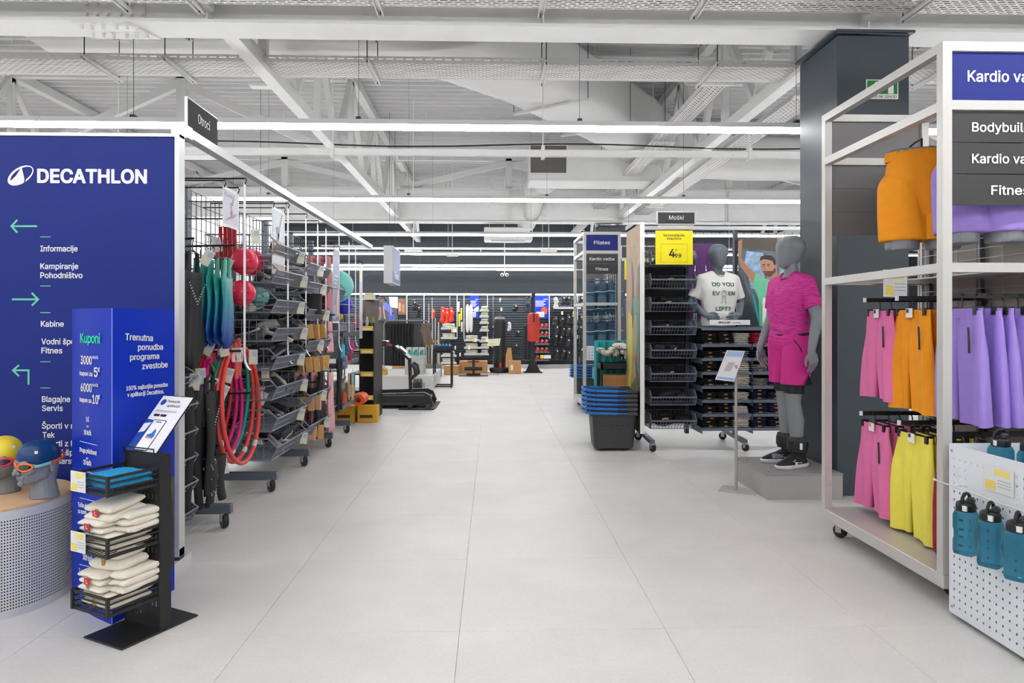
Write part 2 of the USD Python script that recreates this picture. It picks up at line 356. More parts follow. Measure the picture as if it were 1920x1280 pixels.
# power rail, pipes and cables across the store
t = thing('busbar', 'white overhead power rail with round tap-off discs, crossing below the trusses', 'power rail', (0, 8, 3.28))
part(t, 'rail', Bx(-10, 12, -.03, .03, 0, .075), STEELW)
for k, x in enumerate(np.arange(-9.5, 12, .95)): part(t, 'tap_off', G().rod((x, -.031, .04), (x, -.04, .04), .02, 12), STEELW)
for x in np.arange(-9.2, 12, 2.45):
    part(t, 'hanger_rod', G().rod((x, 0, .075), (x, 0, 1.92), .006, 6), STEELW); part(t, 'bracket', Bx(x - .02, x + .02, -.045, .045, -.03, .12), STEELW)
for Y, z, r, lab in ((7.4, 4.97, .035, 'white sprinkler pipe crossing under the roof, nearest one'), (9.3, 4.96, .03, 'white sprinkler pipe crossing under the roof, second one back'), (12.6, 4.97, .035, 'white sprinkler pipe crossing behind the air duct'), (17.2, 3.9, .04, 'white pipe crossing in front of the dark rear wall, upper'), (18.8, 3.35, .035, 'white pipe crossing in front of the dark rear wall, lower')):
    t = thing('sprinkler_pipe', lab, 'pipe', (0, Y, z)); part(t, 'pipe', G().rod((-10, 0, 0), (12, 0, 0), r, 10), STEELW, 40)
    for x in np.arange(-9, 12, 2.6):
        part(t, 'hanger_rod', G().rod((x, 0, 0), (x, 0, 5.2 - z), .005, 5), STEELW); part(t, 'sprinkler_head', G().rod((x + .9, 0, -r), (x + .9, 0, -r - .05), .014, 6), STEELW)
pts = [(x, 9.2 + .02 * math.sin(x), 3.72 + .03 * math.sin(x * 1.3)) for x in np.linspace(-9.9, 11.9, 60)]
solo('power_cable', 'black cable strung across under the roof in front of the air grille', 'cable', G().tube(pts, .011, 5), BLACK, smooth=True)
# air ducts
DUCT = C((221, 221, 220), .55, var=.03, scale=3, name='duct_sheet')
t = thing('air_duct', 'large white boxy air duct running diagonally under the roof', 'air duct', (0, 0, 4.15))
def duct_loop(c, w, h, d):
    d = np.asarray(d, float); d /= np.linalg.norm(d); n = np.array([d[1], -d[0], 0]); pts = []
    for a in np.linspace(0, 2*np.pi, 33)[:-1]:
        cx, cz = math.copysign(abs(math.cos(a)) ** .45, math.cos(a)), math.copysign(abs(math.sin(a)) ** .45, math.sin(a)); pts.append(np.asarray(c) + n * cx * w/2 + np.array([0, 0, cz * h/2 + h/2]))
    return np.array(pts)
path = [(-4.6, 6.95), (-1.3, 7.2), (-.3, 7.75), (.55, 8.6), (2.2, 10.9), (2.85, 12.1), (3.6, 12.9), (5.0, 13.2), (11.8, 13.2)]
loops = []
for k, p in enumerate(path):
    a, b = path[max(k-1, 0)], path[min(k+1, len(path)-1)]; loops.append(duct_loop((*p, 0), 1.05, .74, (b[0]-a[0], b[1]-a[1], 0)))
part(t, 'duct', G().loft(loops), DUCT, 40)
for k, (x, y) in enumerate(((.75, 8.85), (1.5, 9.9), (2.3, 11.1))):
    d = np.array([1.65, 2.3, 0]); d /= np.linalg.norm(d); n = np.array([d[1], -d[0], 0])
    part(t, 'duct_strap', G().bar(np.array([x, y, -.02]) - n*.56, np.array([x, y, -.02]) + n*.56, .035, .03), STEELW)
    for s in (-.56, .56): part(t, 'hanger_rod', G().rod(np.array([x, y, 0]) + n*s, np.array([x, y, 1.05]) + n*s, .005, 5), CHAR)
t = thing('air_return_box', 'white duct branch box ending in a dark mesh air grille', 'air grille', (.66, 12.15, 3.86))
part(t, 'box', Bx(.02, 2.6, .02, .75, 0, .62), DUCT)
part(t, 'grille_frame', G().box(0, .7, -.02, .02, .1, .13).box(0, .7, -.02, .02, .62, .65).box(0, .03, -.02, .02, .13, .62).box(.67, .7, -.02, .02, .13, .62), STEELW)
part(t, 'grille_core', Bx(.03, .67, .005, .019, .13, .62), C((95, 92, 88), .7))
gg = G()
for k in range(24): gg.box(.03, .67, -.01, .004, .135 + k * .0205, .14 + k * .0205)
for k in range(26): gg.box(.035 + k * .0248, .038 + k * .0248, -.008, .002, .13, .62)
part(t, 'grille_fins', gg, C((150, 146, 140), .5), kind='stuff')
for x in (.3, 2.2): part(t, 'hanger_rod', G().rod((x, .4, .62), (x, .4, 1.34), .006, 5), STEELW)
t = thing('flexible_duct', 'wrinkled white flexible air hose dropping to a square ceiling diffuser', 'air hose', (0, 0, 0))
a, b, c = PY(1025, 335, 13.2), PY(1000, 345, 14.4), PY(985, 425, 16.3)
pp = [np.array(a), np.array([a[0] - .02, 13.6, a[2] - .02]), b, b * .5 + c * .5 + np.array([.12, 0, .1]), c]
from scipy.interpolate import make_interp_spline
sp = make_interp_spline(np.arange(5), np.array(pp), 2)(np.linspace(0, 4, 70))
part(t, 'hose', G().tube(sp, .19 + .014 * np.sin(np.arange(70) * 2.2), 14), DUCT, 60)
o = PY(945, 440, 16.3)
part(t, 'diffuser_box', G().rbox((o[0] + .1, 16.35, o[2]), (1.15, .6, .3), .02), DUCT)
part(t, 'diffuser_grille', Bx(o[0] - .3, o[0] + .5, 16.15, 16.55, o[2] - .165, o[2] - .15), C((190, 189, 186), .5))
for x in (-.35, .5): part(t, 'hanger_rod', G().rod((o[0] + x, 16.35, o[2] + .15), (o[0] + x, 16.35, 5.2), .006, 5), STEELW)

# ---------------------------------------------------------------- ceiling light lines
EMIT = custom('light_strip', {'e': ('emission', {'color': (.985, .99, 1.0), 'strength': STRIP})}, [], 'e.emission')
HOUSE = C((222, 222, 222), .4)
words = ['far behind the camera', 'just behind the camera', 'just over the camera', 'nearest in view, above the blue directory panel', 'second row back', 'third row back', 'fourth row back']
for Y, w in zip(LIGHT_ROWS, words):
    t = thing('light_line', f'long white ceiling light line, {w}', 'ceiling light', (0, Y, LIGHT_Z))
    for k in range(11):
        x0 = -10 + k * 2.0
        part(t, 'housing', Bx(x0 + .002, x0 + 1.998, -.035, .035, .045, .085), HOUSE)
        part(t, 'light_tube', Bx(x0 + .004, x0 + 1.996, -.03, .03, 0, .045), EMIT)
        part(t, 'clip', Bx(x0 + .78, x0 + .82, -.03, .03, .085, .11), CHAR)
        part(t, 'suspension_wire', G().rod((x0 + .8, 0, .11), (x0 + .8, 0, 5.198 - LIGHT_Z), .0022, 4), CHAR)
for Y, z, w in ((19.0, 2.86, 'doubled line low before the dark rear wall, front one'), (19.25, 2.78, 'doubled line low before the dark rear wall, rear one')):
    t = thing('light_line', f'long white ceiling light, {w}', 'ceiling light', (0, Y, z))
    part(t, 'housing', Bx(-9, 9, -.03, .03, .035, .07), HOUSE); part(t, 'light_tube', Bx(-9, 9, -.025, .025, 0, .035), EMIT)
    for x in np.arange(-8, 9, 2.0): part(t, 'suspension_wire', G().rod((x, 0, .07), (x, 0, 5.2 - z), .0022, 4), CHAR)

# ---------------------------------------------------------------- columns
def clad_column(X, Y, w, d, top, label, cap=True):
    t = thing('clad_column', label, 'column', (X, Y, 0)); m = C((58, 67, 75), .5, var=.03, scale=5, name='column_cladding')
    part(t, 'shaft', G().rbox((w/2, d/2, top/2), (w, d, top), .004), m)
    part(t, 'cap_panel', G().cbox((w/2 + .01, d/2, top + .035), (w + .05, d + .05, .02), rotx(.02)), m)
    part(t, 'cap_panel', G().cbox((w/2 - .02, d/2, top + .012), (w + .03, d + .03, .015), roty(.03)), m)
    return t
col = clad_column(2.67, 5.2, .565, .64, 3.56, 'tall dark slate clad column behind the pink mannequin')
clad_column(2.45, 15.5, .6, .6, 3.5, 'dark slate clad column far back behind the rack of rucksacks')
# ---------------------------------------------------------------- blue directory panel
PANEL = C((28, 44, 122), .5, var=.02, scale=2, name='panel_blue', spec=.2); INK = C((224, 224, 228), .5); MINT = C((98, 190, 160), .5); ALU = C((200, 201, 202), .35, .3)
px0, px1 = -2.96, PY(338, 600, 3.8)[0]; ptop = PY(300, 252, 3.8)[2]
t = thing('directory_panel', 'tall blue directory sign with white lettering and green arrows', 'sign', ((px0 + px1) / 2, 3.82, 0))
part(t, 'panel', Bx(px0 + .03, px1 - .022, 3.80, 3.84, .1, ptop - .015), PANEL, w=True)
for x in (px0, px1 - .024): part(t, 'frame_post', Bx(x, x + .024, 3.785, 3.855, .06, ptop), ALU, w=True)
part(t, 'frame_rail', Bx(px0, px1, 3.79, 3.85, ptop - .014, ptop + .004), ALU, w=True); part(t, 'plinth', Bx(px0, px1, 3.79, 3.85, .04, .1), C((50, 55, 75), .5), w=True)
for x in (px0 + .06, px1 - .05): part(t, 'foot', Bx(x - .03, x + .05, 3.7, 3.94, 0, .04), STEEL, w=True)
pl = ((0, 3.8, 0), (0, -1, 0))
wm = meshkit.text_mesh('DECATHLON', 1.0, 1.0, True); tv, tf = np.array(wm.vertices), np.array(wm.faces); top = tf[(tv[tf][:, :, 2] > .5).all(1)]
word = unary_union([Polygon(tv[q][:, :2]).buffer(.002) for q in top]).buffer(.028, join_style=2).simplify(.006); wx0, wy0, wx1, wy1 = word.bounds
A0, A1 = PP(70, 343.5, np.array(pl[0]), np.array(pl[1])), PP(276, 317, np.array(pl[0]), np.array(pl[1]))
word = affinity.translate(affinity.scale(word, (A1[0] - A0[0]) / (wx1 - wx0), (A1[2] - A0[2]) / (wy1 - wy0), origin=(wx0, wy0)), A0[0] - wx0, A0[2] - wy0)
part(t, 'lettering', G().prism(word, .0012, (0, 3.799, 0), (1, 0, 0), (0, 0, 1), (0, -1, 0)), INK, w=True)
u = lambda x, y: tuple(PP(x, y, *map(np.array, pl))[[0, 2]])
k = 3.8 / FPX; cx, cz = u(39, 329)
ell = affinity.rotate(affinity.scale(Point(cx, cz).buffer(1, 32), 26*k, 14.5*k), 33); inn = affinity.rotate(affinity.scale(Point(cx + 1.5*k, cz + .8*k).buffer(1, 32), 22.5*k, 11*k), 33)
gap = Polygon([u(51, 322), u(47, 349), u(41, 352), u(46, 322)]); hill = Polygon([u(17, 342), u(30, 330), u(41, 313), u(46, 334), u(46, 341), u(40, 347), u(28, 350), u(18, 348)]).intersection(ell)
part(t, 'emblem', G().prism(unary_union([ell.difference(inn).difference(gap), hill]), .0012, (0, 3.799, 0), (1, 0, 0), (0, 0, 1), (0, -1, 0)), INK, w=True)
def arrow(pts, head):
    a = LineString([u(*p) for p in pts]).buffer(.0052, cap_style=2, join_style=2).union(LineString([u(*p) for p in head]).buffer(.0052, cap_style=2, join_style=2))
    part(t, 'arrow', G().prism(a, .0012, (0, 3.799, 0), (1, 0, 0), (0, 0, 1), (0, -1, 0)), MINT, w=True)
arrow([(22, 424), (70, 424)], [(33, 412), (22, 424), (33, 436)]); arrow([(23, 561), (72, 561)], [(60, 549), (72, 561), (60, 573)])
arrow([(25, 694), (54, 694), (54, 721)], [(36, 684), (25, 694), (36, 705)])
for y in (444, 536, 586, 678, 727): part(t, 'rule', G().prism(sbox(*u(76, y + .8), *u(95, y - .8)), .0012, (0, 3.799, 0), (1, 0, 0), (0, 0, 1), (0, -1, 0)), MINT, w=True)
for s, x, y, w in (('Informacije', 76, 471, 70), ('Kampiranje', 76, 504, 71), ('Pohodništvo', 76, 521, 79), ('Kabine', 77, 612, 43), ('Vodni športi', 78, 645, 75), ('Fitnes', 78, 662, 39), ('Blagajne', 79, 753, 53), ('Servis', 79, 770, 39), ('Športi v naravi', 79, 803, 93), ('Tek', 80, 820, 23), ('Športi z loparjem', 80, 836, 108), ('Ekipni športi', 80, 853, 80), ('Kolesarstvo', 80, 869, 74)):
    text_px(t, s, pl, (x, y), (x + w, y), 10.3, INK, bold=True)
# ---------------------------------------------------------------- coupon totem
BLUE = C((0, 46, 178), .34, var=.03, scale=2, name='totem_blue', spec=.25)
L, Mi, R = PF(135, 1127), PF(210, 1171), PF(327, 1105); ht = PY(205, 577, Mi[1])[2]
t = thing('coupon_totem', 'three sided glossy blue cardboard totem with coupon prices', 'advertising totem', (*((L + Mi + R)[:2] / 3), 0))
def bulge(a, b, o, n=9):
    s = np.linspace(0, 1, n)[:-1]; d = b - a; q = np.array([d[1], -d[0], 0]); q /= np.linalg.norm(q)
    return [a + d * x + q * o * math.sin(math.pi * x) for x in s]
fp = np.array(bulge(L, Mi, .012) + bulge(Mi, R, .004) + bulge(R, L, .0, 3))
part(t, 'body', G().loft([fp, fp + [0, 0, ht]]), BLUE, 25, w=True)
part(t, 'edge', G().bar(Mi + [0, 0, .002], Mi + [0, 0, ht], .003, .003, (0, 1, 0)), C((120, 150, 225), .4), w=True)
nl = np.array([(Mi - L)[1], -(Mi - L)[0], 0]); nr = np.array([(R - Mi)[1], -(R - Mi)[0], 0]); nl /= np.linalg.norm(nl); nr /= np.linalg.norm(nr)
pL, pR = (L + nl * .0125, nl), (Mi + nr * .0045, nr); MNT = C((40, 215, 175), .5)
for s, a, b, c, m, bo in (('Kuponi', (151, 642), (188, 643), 17, MNT, 1), ('3000', (152, 682), (173, 683), 15, INK, 1), ('točk', (174, 672), (185, 673), 6, INK, 0), ('kupon za', (150, 703), (174, 705), 8, INK, 1), ('5', (177, 706), (184, 706), 17, INK, 1), ('€', (184, 697), (188, 697), 8, INK, 1),
        ('6000', (152, 733), (173, 735), 15, INK, 1), ('točk', (174, 724), (185, 725), 6, INK, 0), ('kupon za', (150, 752), (172, 755), 8, INK, 1), ('10', (174, 756), (185, 757), 16, INK, 1), ('€', (185, 748), (188, 748), 8, INK, 1),
        ('1€', (162, 790), (168, 790), 9, INK, 1), ('=', (163, 802), (167, 802), 7, INK, 1), ('10 točk', (158, 814), (172, 816), 9, INK, 1), ('Druga priložnost', (150, 846), (182, 853), 8, INK, 1), ('=', (162, 862), (166, 862), 7, INK, 1), ('20 točk', (157, 870), (172, 873), 9, INK, 1),
        ('Točke dobrodelnosti', (147, 949), (186, 957), 8, INK, 1), ('za novo', (147, 961), (163, 964), 8, INK, 1), ('5 točk', (157, 985), (172, 988), 9, INK, 1), ('Pridruži se', (147, 1018), (170, 1024), 8, INK, 1), ('300 točk', (156, 1048), (175, 1054), 10, INK, 1), ('1 ura vadbe', (149, 1073), (175, 1082), 9, INK, 1)):
    text_px(t, s, pL, a, b, c, m, bold=bool(bo), lift=.001)
for y in (826, 880, 932, 1000, 1057): print_px(t, 'rule', pL, [(150, y), (183, y + 8), (183, y + 9.2), (150, y + 1.2)], INK, .001)
for s, a, b, c, bo in (('Trenutna', (234, 637), (286, 639), 12, 1), ('ponudba', (258, 656), (305, 655), 11, 1), ('programa', (243, 675), (298, 672), 11, 1), ('zvestobe', (266, 692), (314, 688), 11, 1), ('100% najboljše ponudbe', (236, 732), (314, 724), 8, 1), ('v aplikaciji Decathlon.', (238, 744), (307, 737), 8, 1)):
    text_px(t, s, pR, a, b, c, INK, bold=bool(bo), lift=.001)
print_px(t, 'photo_print', pR, [(211, 915), (326, 893), (326, 1062), (211, 1100)], C((62, 70, 40), .4, var=.5, scale=14), .001)
print_px(t, 'photo_print', pR, [(296, 960), (300, 925), (312, 912), (321, 925), (324, 970), (325, 1062), (290, 1072)], C((38, 30, 30), .4, var=.3, scale=40), .002)
print_px(t, 'photo_print', pR, [(303, 930), (310, 926), (313, 945), (309, 962), (303, 965)], C((200, 150, 128), .4), .003)
# ---------------------------------------------------------------- black slotted stand with towels
KB = C((30, 30, 31), .5, var=.1, scale=300, name='black_powder_coat')
q = [PF(155, 1196), PF(222, 1222), PF(372, 1152), PF(308, 1137)]; O = sum(q) / 4; e = (q[1] + q[2] - q[0] - q[3]); rz = math.atan2(e[1], e[0])
W = np.linalg.norm(q[1] - q[0]); Ls = np.linalg.norm(q[3] - q[0])
st = thing('display_stand', 'slim black slotted metal display stand with three wire baskets', 'display stand', O, rz)
part(st, 'base_plate', G().rbox((0, 0, .004), (W, Ls, .008), .003), KB)
H = .765; hw = .115
pw = sbox(-hw, .012, hw, H); holes = []
for i in range(8):
    for j in range(12):
        x, z = -hw + .026 + i * .0255, .06 + j * .058
        holes.append(sbox(x - .0035, z - .012, x + .0035, z + .012))
part(st, 'slotted_panel', G().prism(pw.difference(unary_union(holes)), .002, (0, 0, 0), (1, 0, 0), (0, 0, 1), (0, -1, 0)), KB)
for s in (-1, 1): part(st, 'side_channel', Bx(s * hw - .004 + (-.0 if s > 0 else 0), s * hw + .004, -.003, .05, .008, H), KB)
part(st, 'top_plate', Bx(-hw - .004, hw + .004, -.004, .052, H, H + .004), KB)
tk = lambda a, b, r=.003: G().rod(a, b, r, 5)
part(st, 'sign_rail', G().tube([(-.1, -.02, H), (-.1, -.02, H + .03), (.1, -.02, H + .03), (.1, -.02, H)], .003, 5), KB, True)
def basket(z, dep=.235, hh=.07):
    g = G(); x0, x1, y0, y1 = -hw, hw, -dep, -.004
    for k in range(4):
        zz = z + hh * k / 3
        r = .006 if k in (0, 3) else .003
        for a, b in (((x0, y1, zz), (x0, y0, zz)), ((x0, y0, zz), (x1, y0, zz)), ((x1, y0, zz), (x1, y1, zz))): g.bar(a, b, .004, r * 2)
    for x, y in ((x0, y0), (x1, y0), (x1, y1), (x0, y1)): g.box(x - .006, x + .006, y - .006, y + .006, z - .006, z + hh + .006)
    for k in range(12): x = x0 + (x1 - x0) * k / 11; g.rod((x, y0, z), (x, y1, z), .0022, 4)
    return part(st, 'basket', g, KB)
for z in (.155, .395, .645): basket(z)
# sloping notice
nt = np.array([0, .19, .225]); nt /= np.linalg.norm(nt); Ob = np.array([-.105, -.012, H + .01]); nn = np.cross((1, 0, 0), nt)
notice = thing('app_notice', 'sloping white notice with a phone picture on the black stand', 'notice', (O + rotz(rz) @ Ob), rz)
A = lambda x, y, d=0: np.array([x, 0, 0]) + nt * y + nn * d
part(notice, 'backing', G().loft([[A(0, 0, -.004), A(.21, 0, -.004), A(.21, .297, -.004), A(0, .297, -.004)], [A(0, 0, -.0005), A(.21, 0, -.0005), A(.21, .297, -.0005), A(0, .297, -.0005)]]), KB)
def flat(parent, name, poly, m, d): return part(parent, name, G().prism(poly, .0004, nn * d, (1, 0, 0), nt, nn), m)
flat(notice, 'sheet', sbox(.004, .004, .206, .293), C((240, 240, 242), .25), 0)
DB = C((38, 74, 168), .4)
flat(notice, 'emblem', Point(.035, .258).buffer(.016), DB, .001)
for s, x, y, h in (('Prenesite', .06, .258, .014), ('aplikacijo!', .075, .235, .014)): text3(notice, s, A(x, y, .001), (1, 0, 0), nt, height=h, m=C((50, 52, 70), .5), depth=.0004)
for k in range(2): flat(notice, 'text_line', sbox(.02, .212 - k * .006, .165, .2145 - k * .006), C((150, 152, 158), .5), .001)
for x in (.03, .075): flat(notice, 'badge', sbox(x, .182, x + .038, .194), C((30, 30, 32), .5), .001)
flat(notice, 'picture', Polygon([(.004, .004), (.12, .004), (.14, .06), (.06, .16), (.004, .165), (.004, .06)]).difference(Polygon([(.004, .09), (.04, .1), (.05, .15), (.004, .14)])), DB, .001)
flat(notice, 'picture', sbox(.06, .012, .135, .158).buffer(.006), C((60, 62, 70), .4), .0016); flat(notice, 'picture', sbox(.062, .014, .133, .156).buffer(.004), C((246, 246, 248), .3), .0022)
flat(notice, 'picture', Polygon([(.075, .085), (.098, .093), (.105, .117), (.117, .108), (.127, .083), (.124, .071), (.08, .075)]), C((40, 120, 200), .4), .0028); flat(notice, 'picture', Polygon([(.073, .083), (.08, .074), (.125, .07), (.125, .065), (.076, .068)]), C((235, 150, 110), .4), .0032)
flat(notice, 'picture', sbox(.078, .15, .115, .154), C((40, 42, 46), .4), .003)
# folded goods in the baskets
def folded(w, d, h, layers, seed, wave=.004):
    """a folded bundle: soft layers, the fold towards -y"""
    g = G(); rs = np.random.RandomState(seed); lh = h / layers
    for k in range(layers):
        loops = []; dx, dy, q = rs.uniform(-.5, .5) * wave * 2, rs.uniform(-.5, .5) * wave * 2, rs.uniform(.96, 1.0)
        for s in (-1, -.985, -.95, -.86, -.6, -.25, .1, .45, .75, .9, .96, .988, 1):
            e = max(.12, (1 - abs(s) ** 7) ** .5); a = np.linspace(0, 2*np.pi, 25)[:-1]
            ca, sa = np.sign(np.cos(a)) * abs(np.cos(a)) ** .45, np.sign(np.sin(a)) * abs(np.sin(a)) ** .75
            y = ca * d / 2 * (.94 + .06 * e) * q + dy; z = sa * lh * .54 * e + lh * (k + .5)
            loops.append(np.c_[np.full(24, s * w / 2 * q + dx), y, z])
        g.loft(loops)
    v, f = g.get(); nz = meshkit.noise(v * 38 + seed * 7.3, seed) - .5; v = v + np.c_[nz * .4, nz * .7, nz] * wave * 2
    v[:, 2] -= v[:, 2].min()
    return G().add(v, f)
CREAM = C((233, 226, 212), .85, var=.04, scale=30, bump=.25, bscale=400, name='cream_cloth'); TWINE = C((172, 134, 84), .7); REDTAG = C((196, 28, 56), .5)
def at_stand(x, y, z): return O + rotz(rz) @ np.array([x, y, z])
def towel(p, w, d, h, layers, label, seed, turn=0, tilt=0, band=True, mark=True, m=CREAM):
    t = thing('folded_towel', label, 'towel', at_stand(*p), rz + turn); R = rotx(tilt)
    part(t, 'cloth', folded(w, d, h, layers, seed).xf(R), m, 50)
    if band:
        a = np.linspace(0, 2*np.pi, 30); cy, cz = np.sign(np.cos(a)) * abs(np.cos(a)) ** .5 * (d/2 + .003), np.sign(np.sin(a)) * abs(np.sin(a)) ** .7 * (h/2 + .004) + h/2
        g = G().loft([np.c_[np.full(30, x), cy, cz] for x in (-.009, .009)], cap=False, closed=False).xf(R); part(t, 'band', g, TWINE, True)
    if mark:
        g = G().cbox((0, -d/2 - .004, h * .62), (.034, .002, .026)); part(t, 'size_tag', g.copy().xf(R), REDTAG)
        part(t, 'size_letter', G().box(-.004, -.001, -d/2 - .0062, -d/2 - .004, h*.62 - .008, h*.62 + .009).box(-.001, .007, -d/2 - .0062, -d/2 - .004, h*.62 - .008, h*.62 - .005).xf(R), INK)
    return t
towel((.0, -.12, .162), .2, .2, .06, 2, 'cream towel lying inside the lowest basket of the black stand', 3, band=True, mark=False)
towel((-.03, -.14, .222), .155, .17, .082, 3, 'rolled cream towel on the lower left of the lowest basket pile', 4)
towel((.08, -.09, .222), .085, .2, .088, 3, 'cream towel squeezed at the right of the lowest basket pile', 5, turn=.12, band=False, mark=False)
towel((.0, -.11, .306), .18, .15, .092, 2, 'fat cream towel with brown band on top of the lowest basket pile', 6, turn=.14, mark=False)
towel((.0, -.12, .402), .2, .2, .062, 2, 'cream towel lying inside the middle basket of the black stand', 7, band=False, mark=False)
towel((-.03, -.13, .464), .155, .19, .056, 2, 'cream towel with red tag at the middle of the middle basket pile', 8)
towel((.08, -.07, .464), .085, .18, .085, 3, 'cream towel squeezed at the right of the middle basket pile', 9, turn=.1, band=False, mark=False)
towel((-.015, -.11, .522), .165, .18, .07, 2, 'cream towel with red tag on top of the middle basket pile', 10, turn=.1, tilt=.14)
AQUA = custom('aqua_print', {'g': ('geometry', {}), 'w': ('wave_texture', {'scale': 9.0, 'distortion': 9.0, 'detail': 1.0}), 'r': ('rgb_ramp', {'ramp': [(.3, lin((18, 150, 200))), (.5, lin((60, 190, 225))), (.55, lin((20, 60, 110))), (.6, lin((20, 150, 205)))]}), 'p': ('principled_bsdf', {'roughness': .7})}, [('g.position', 'w.vector'), ('w.fac', 'r.fac'), ('r.color', 'p.base_color')], 'p.BSDF')
for k in range(2): towel((.01 + .008 * k, -.12, .653 + .028 * k), .19, .19, .03, 1, f'folded aqua printed cloth in the top basket, {("under", "upper")[k]} one', 20 + k, band=False, mark=False, m=AQUA)
def price_card(parent, O2, r, u, w=.075, h=.075, tall=False, real=True):
    n = np.cross(r, u); O2, r, u = map(lambda z: np.asarray(z, float), (O2, r, u))
    S = lambda x0, y0, x1, y1, d, th=.0008: G().prism(sbox(x0, y0, x1, y1), th, O2 + n * d, r, u, n)
    part(parent, 'card', S(0, 0, w, h, 0), C((226, 228, 228), .3)); part(parent, 'price_patch', S(.006 * w / .075, .05 * h, w * .42, h * .42, .001), C((240, 216, 110), .4))
    part(parent, 'title_patch', S(w * .38, h * .66, w * .86, h * .92, .001), C((238, 220, 120), .4))
    for k in range(3): part(parent, 'text_line', S(w * .48, h * (.48 - .12 * k), w * .92, h * (.5 - .12 * k), .001), C((150, 152, 156), .5))
for z, w in ((.645, 'top'), (.395, 'middle')):
    t = thing('price_label', f'clear price card clipped to the {w} basket of the black stand', 'price label', at_stand(-hw - .0, -.243, z - .002), rz); price_card(t, (0, 0, 0), (1, 0, 0), (0, 0, 1), .1, .085)
# ---------------------------------------------------------------- perforated drum and heads
DC = np.array([-2.46, 3.40, 0]); DR = .355; DZ = .49
t = thing('perforated_drum', 'round grey perforated metal drum plinth with a plywood top', 'plinth', DC)
rows, cols, p0 = 30, 84, -2.2
dz = .0138; da = 2.6 / cols; z0 = .035; v, f = [], []
o8 = np.arange(8) * np.pi / 4; sq = np.array([(1, 0), (1, 1), (0, 1), (-1, 1), (-1, 0), (-1, -1), (0, -1), (1, -1)], float)
cell = np.vstack([sq * [da / 2, dz / 2], np.c_[np.cos(o8) * da * .29, np.sin(o8) * dz * .29]])
i = np.arange(8); j = (i + 1) % 8; cf = np.vstack([np.c_[i, j, 8 + j], np.c_[i, 8 + j, 8 + i]])
ii, jj = np.meshgrid(np.arange(cols), np.arange(rows), indexing='ij'); ctr = np.c_[p0 + (ii.ravel() + .5) * da, z0 + (jj.ravel() + .5) * dz]
uv = (ctr[:, None, :] + cell[None]).reshape(-1, 2); ff = (np.arange(len(ctr))[:, None, None] * 16 + cf[None]).reshape(-1, 3)
cyl = lambda uv: np.c_[DR * np.cos(uv[:, 0]), DR * np.sin(uv[:, 0]), uv[:, 1]]
DM = C((206, 208, 211), .38, .0, name='drum_metal'); part(t, 'perforated_wall', G().add(cyl(uv), ff), DM, True)
g = G(); zt = z0 + rows * dz
for a0, a1, b0, b1, n in ((p0, p0 + 2.6, 0, z0, 50), (p0, p0 + 2.6, zt, DZ, 50), (p0 + 2.6, p0 + 2*np.pi, 0, DZ, 50)):
    a = np.linspace(a0, a1, n); g.loft([np.c_[DR*np.cos(a), DR*np.sin(a), np.full(n, b)] for b in (b0, b1)], cap=False, closed=False)
part(t, 'wall', g, DM, True)
part(t, 'inner_liner', G().lathe([(DR - .03, .01), (DR - .03, DZ - .01)], 48), C((70, 72, 76), .6), 40)
part(t, 'wood_top', G().lathe([(DR + .002, DZ), (DR + .004, DZ + .003), (DR + .004, DZ + .014), (DR + .002, DZ + .016)], 64), C((222, 186, 140), .5, var=.06, scale=8, name='plywood'), 40)
DTOP = DZ + .016
HG = C((128, 132, 138), .45, name='mannequin_grey')
def head_geo():
    h = [[(0, .015, .2, .074), (0, -.02, .205, .068)], [(0, -.03, .165, .062), (0, -.058, .1, .026), (.038, -.005, .118, .024), (-.038, -.005, .118, .024), (0, .01, .17, .066)],
         [(0, .03, .16, .058), (0, .025, .07, .05)], [(0, .025, .09, .049), (0, .03, .0, .062)], [(0, -.09, .168, .008), (0, -.107, .14, .0115)], [(.01, -.098, .137, .008), (-.01, -.098, .137, .008)],
         [(.016, -.082, .117, .008), (0, -.09, .118, .009), (-.016, -.082, .117, .008)], [(.013, -.081, .108, .008), (-.013, -.081, .108, .008)], [(0, -.078, .088, .016)], [(.03, -.078, .185, .012), (-.03, -.078, .185, .012)],
         [(.042, -.056, .148, .017), (.03, -.068, .138, .014)], [(-.042, -.056, .148, .017), (-.03, -.068, .138, .014)], [(.073, .012, .168, .008), (.07, .02, .14, .009), (.076, .03, .175, .008)], [(-.073, .012, .168, .008), (-.07, .02, .14, .009), (-.076, .03, .175, .008)]]
    g = spheres(h, .007, 6, minus=[[(.032, -.096, .168, .014)], [(-.032, -.096, .168, .014)], [(0, .03, -.05, .05), (.2, .03, -.05, .05), (-.2, .03, -.05, .05), (0, .2, -.05, .05), (0, -.2, -.05, .05)]])
    return g
HEADG = head_geo()
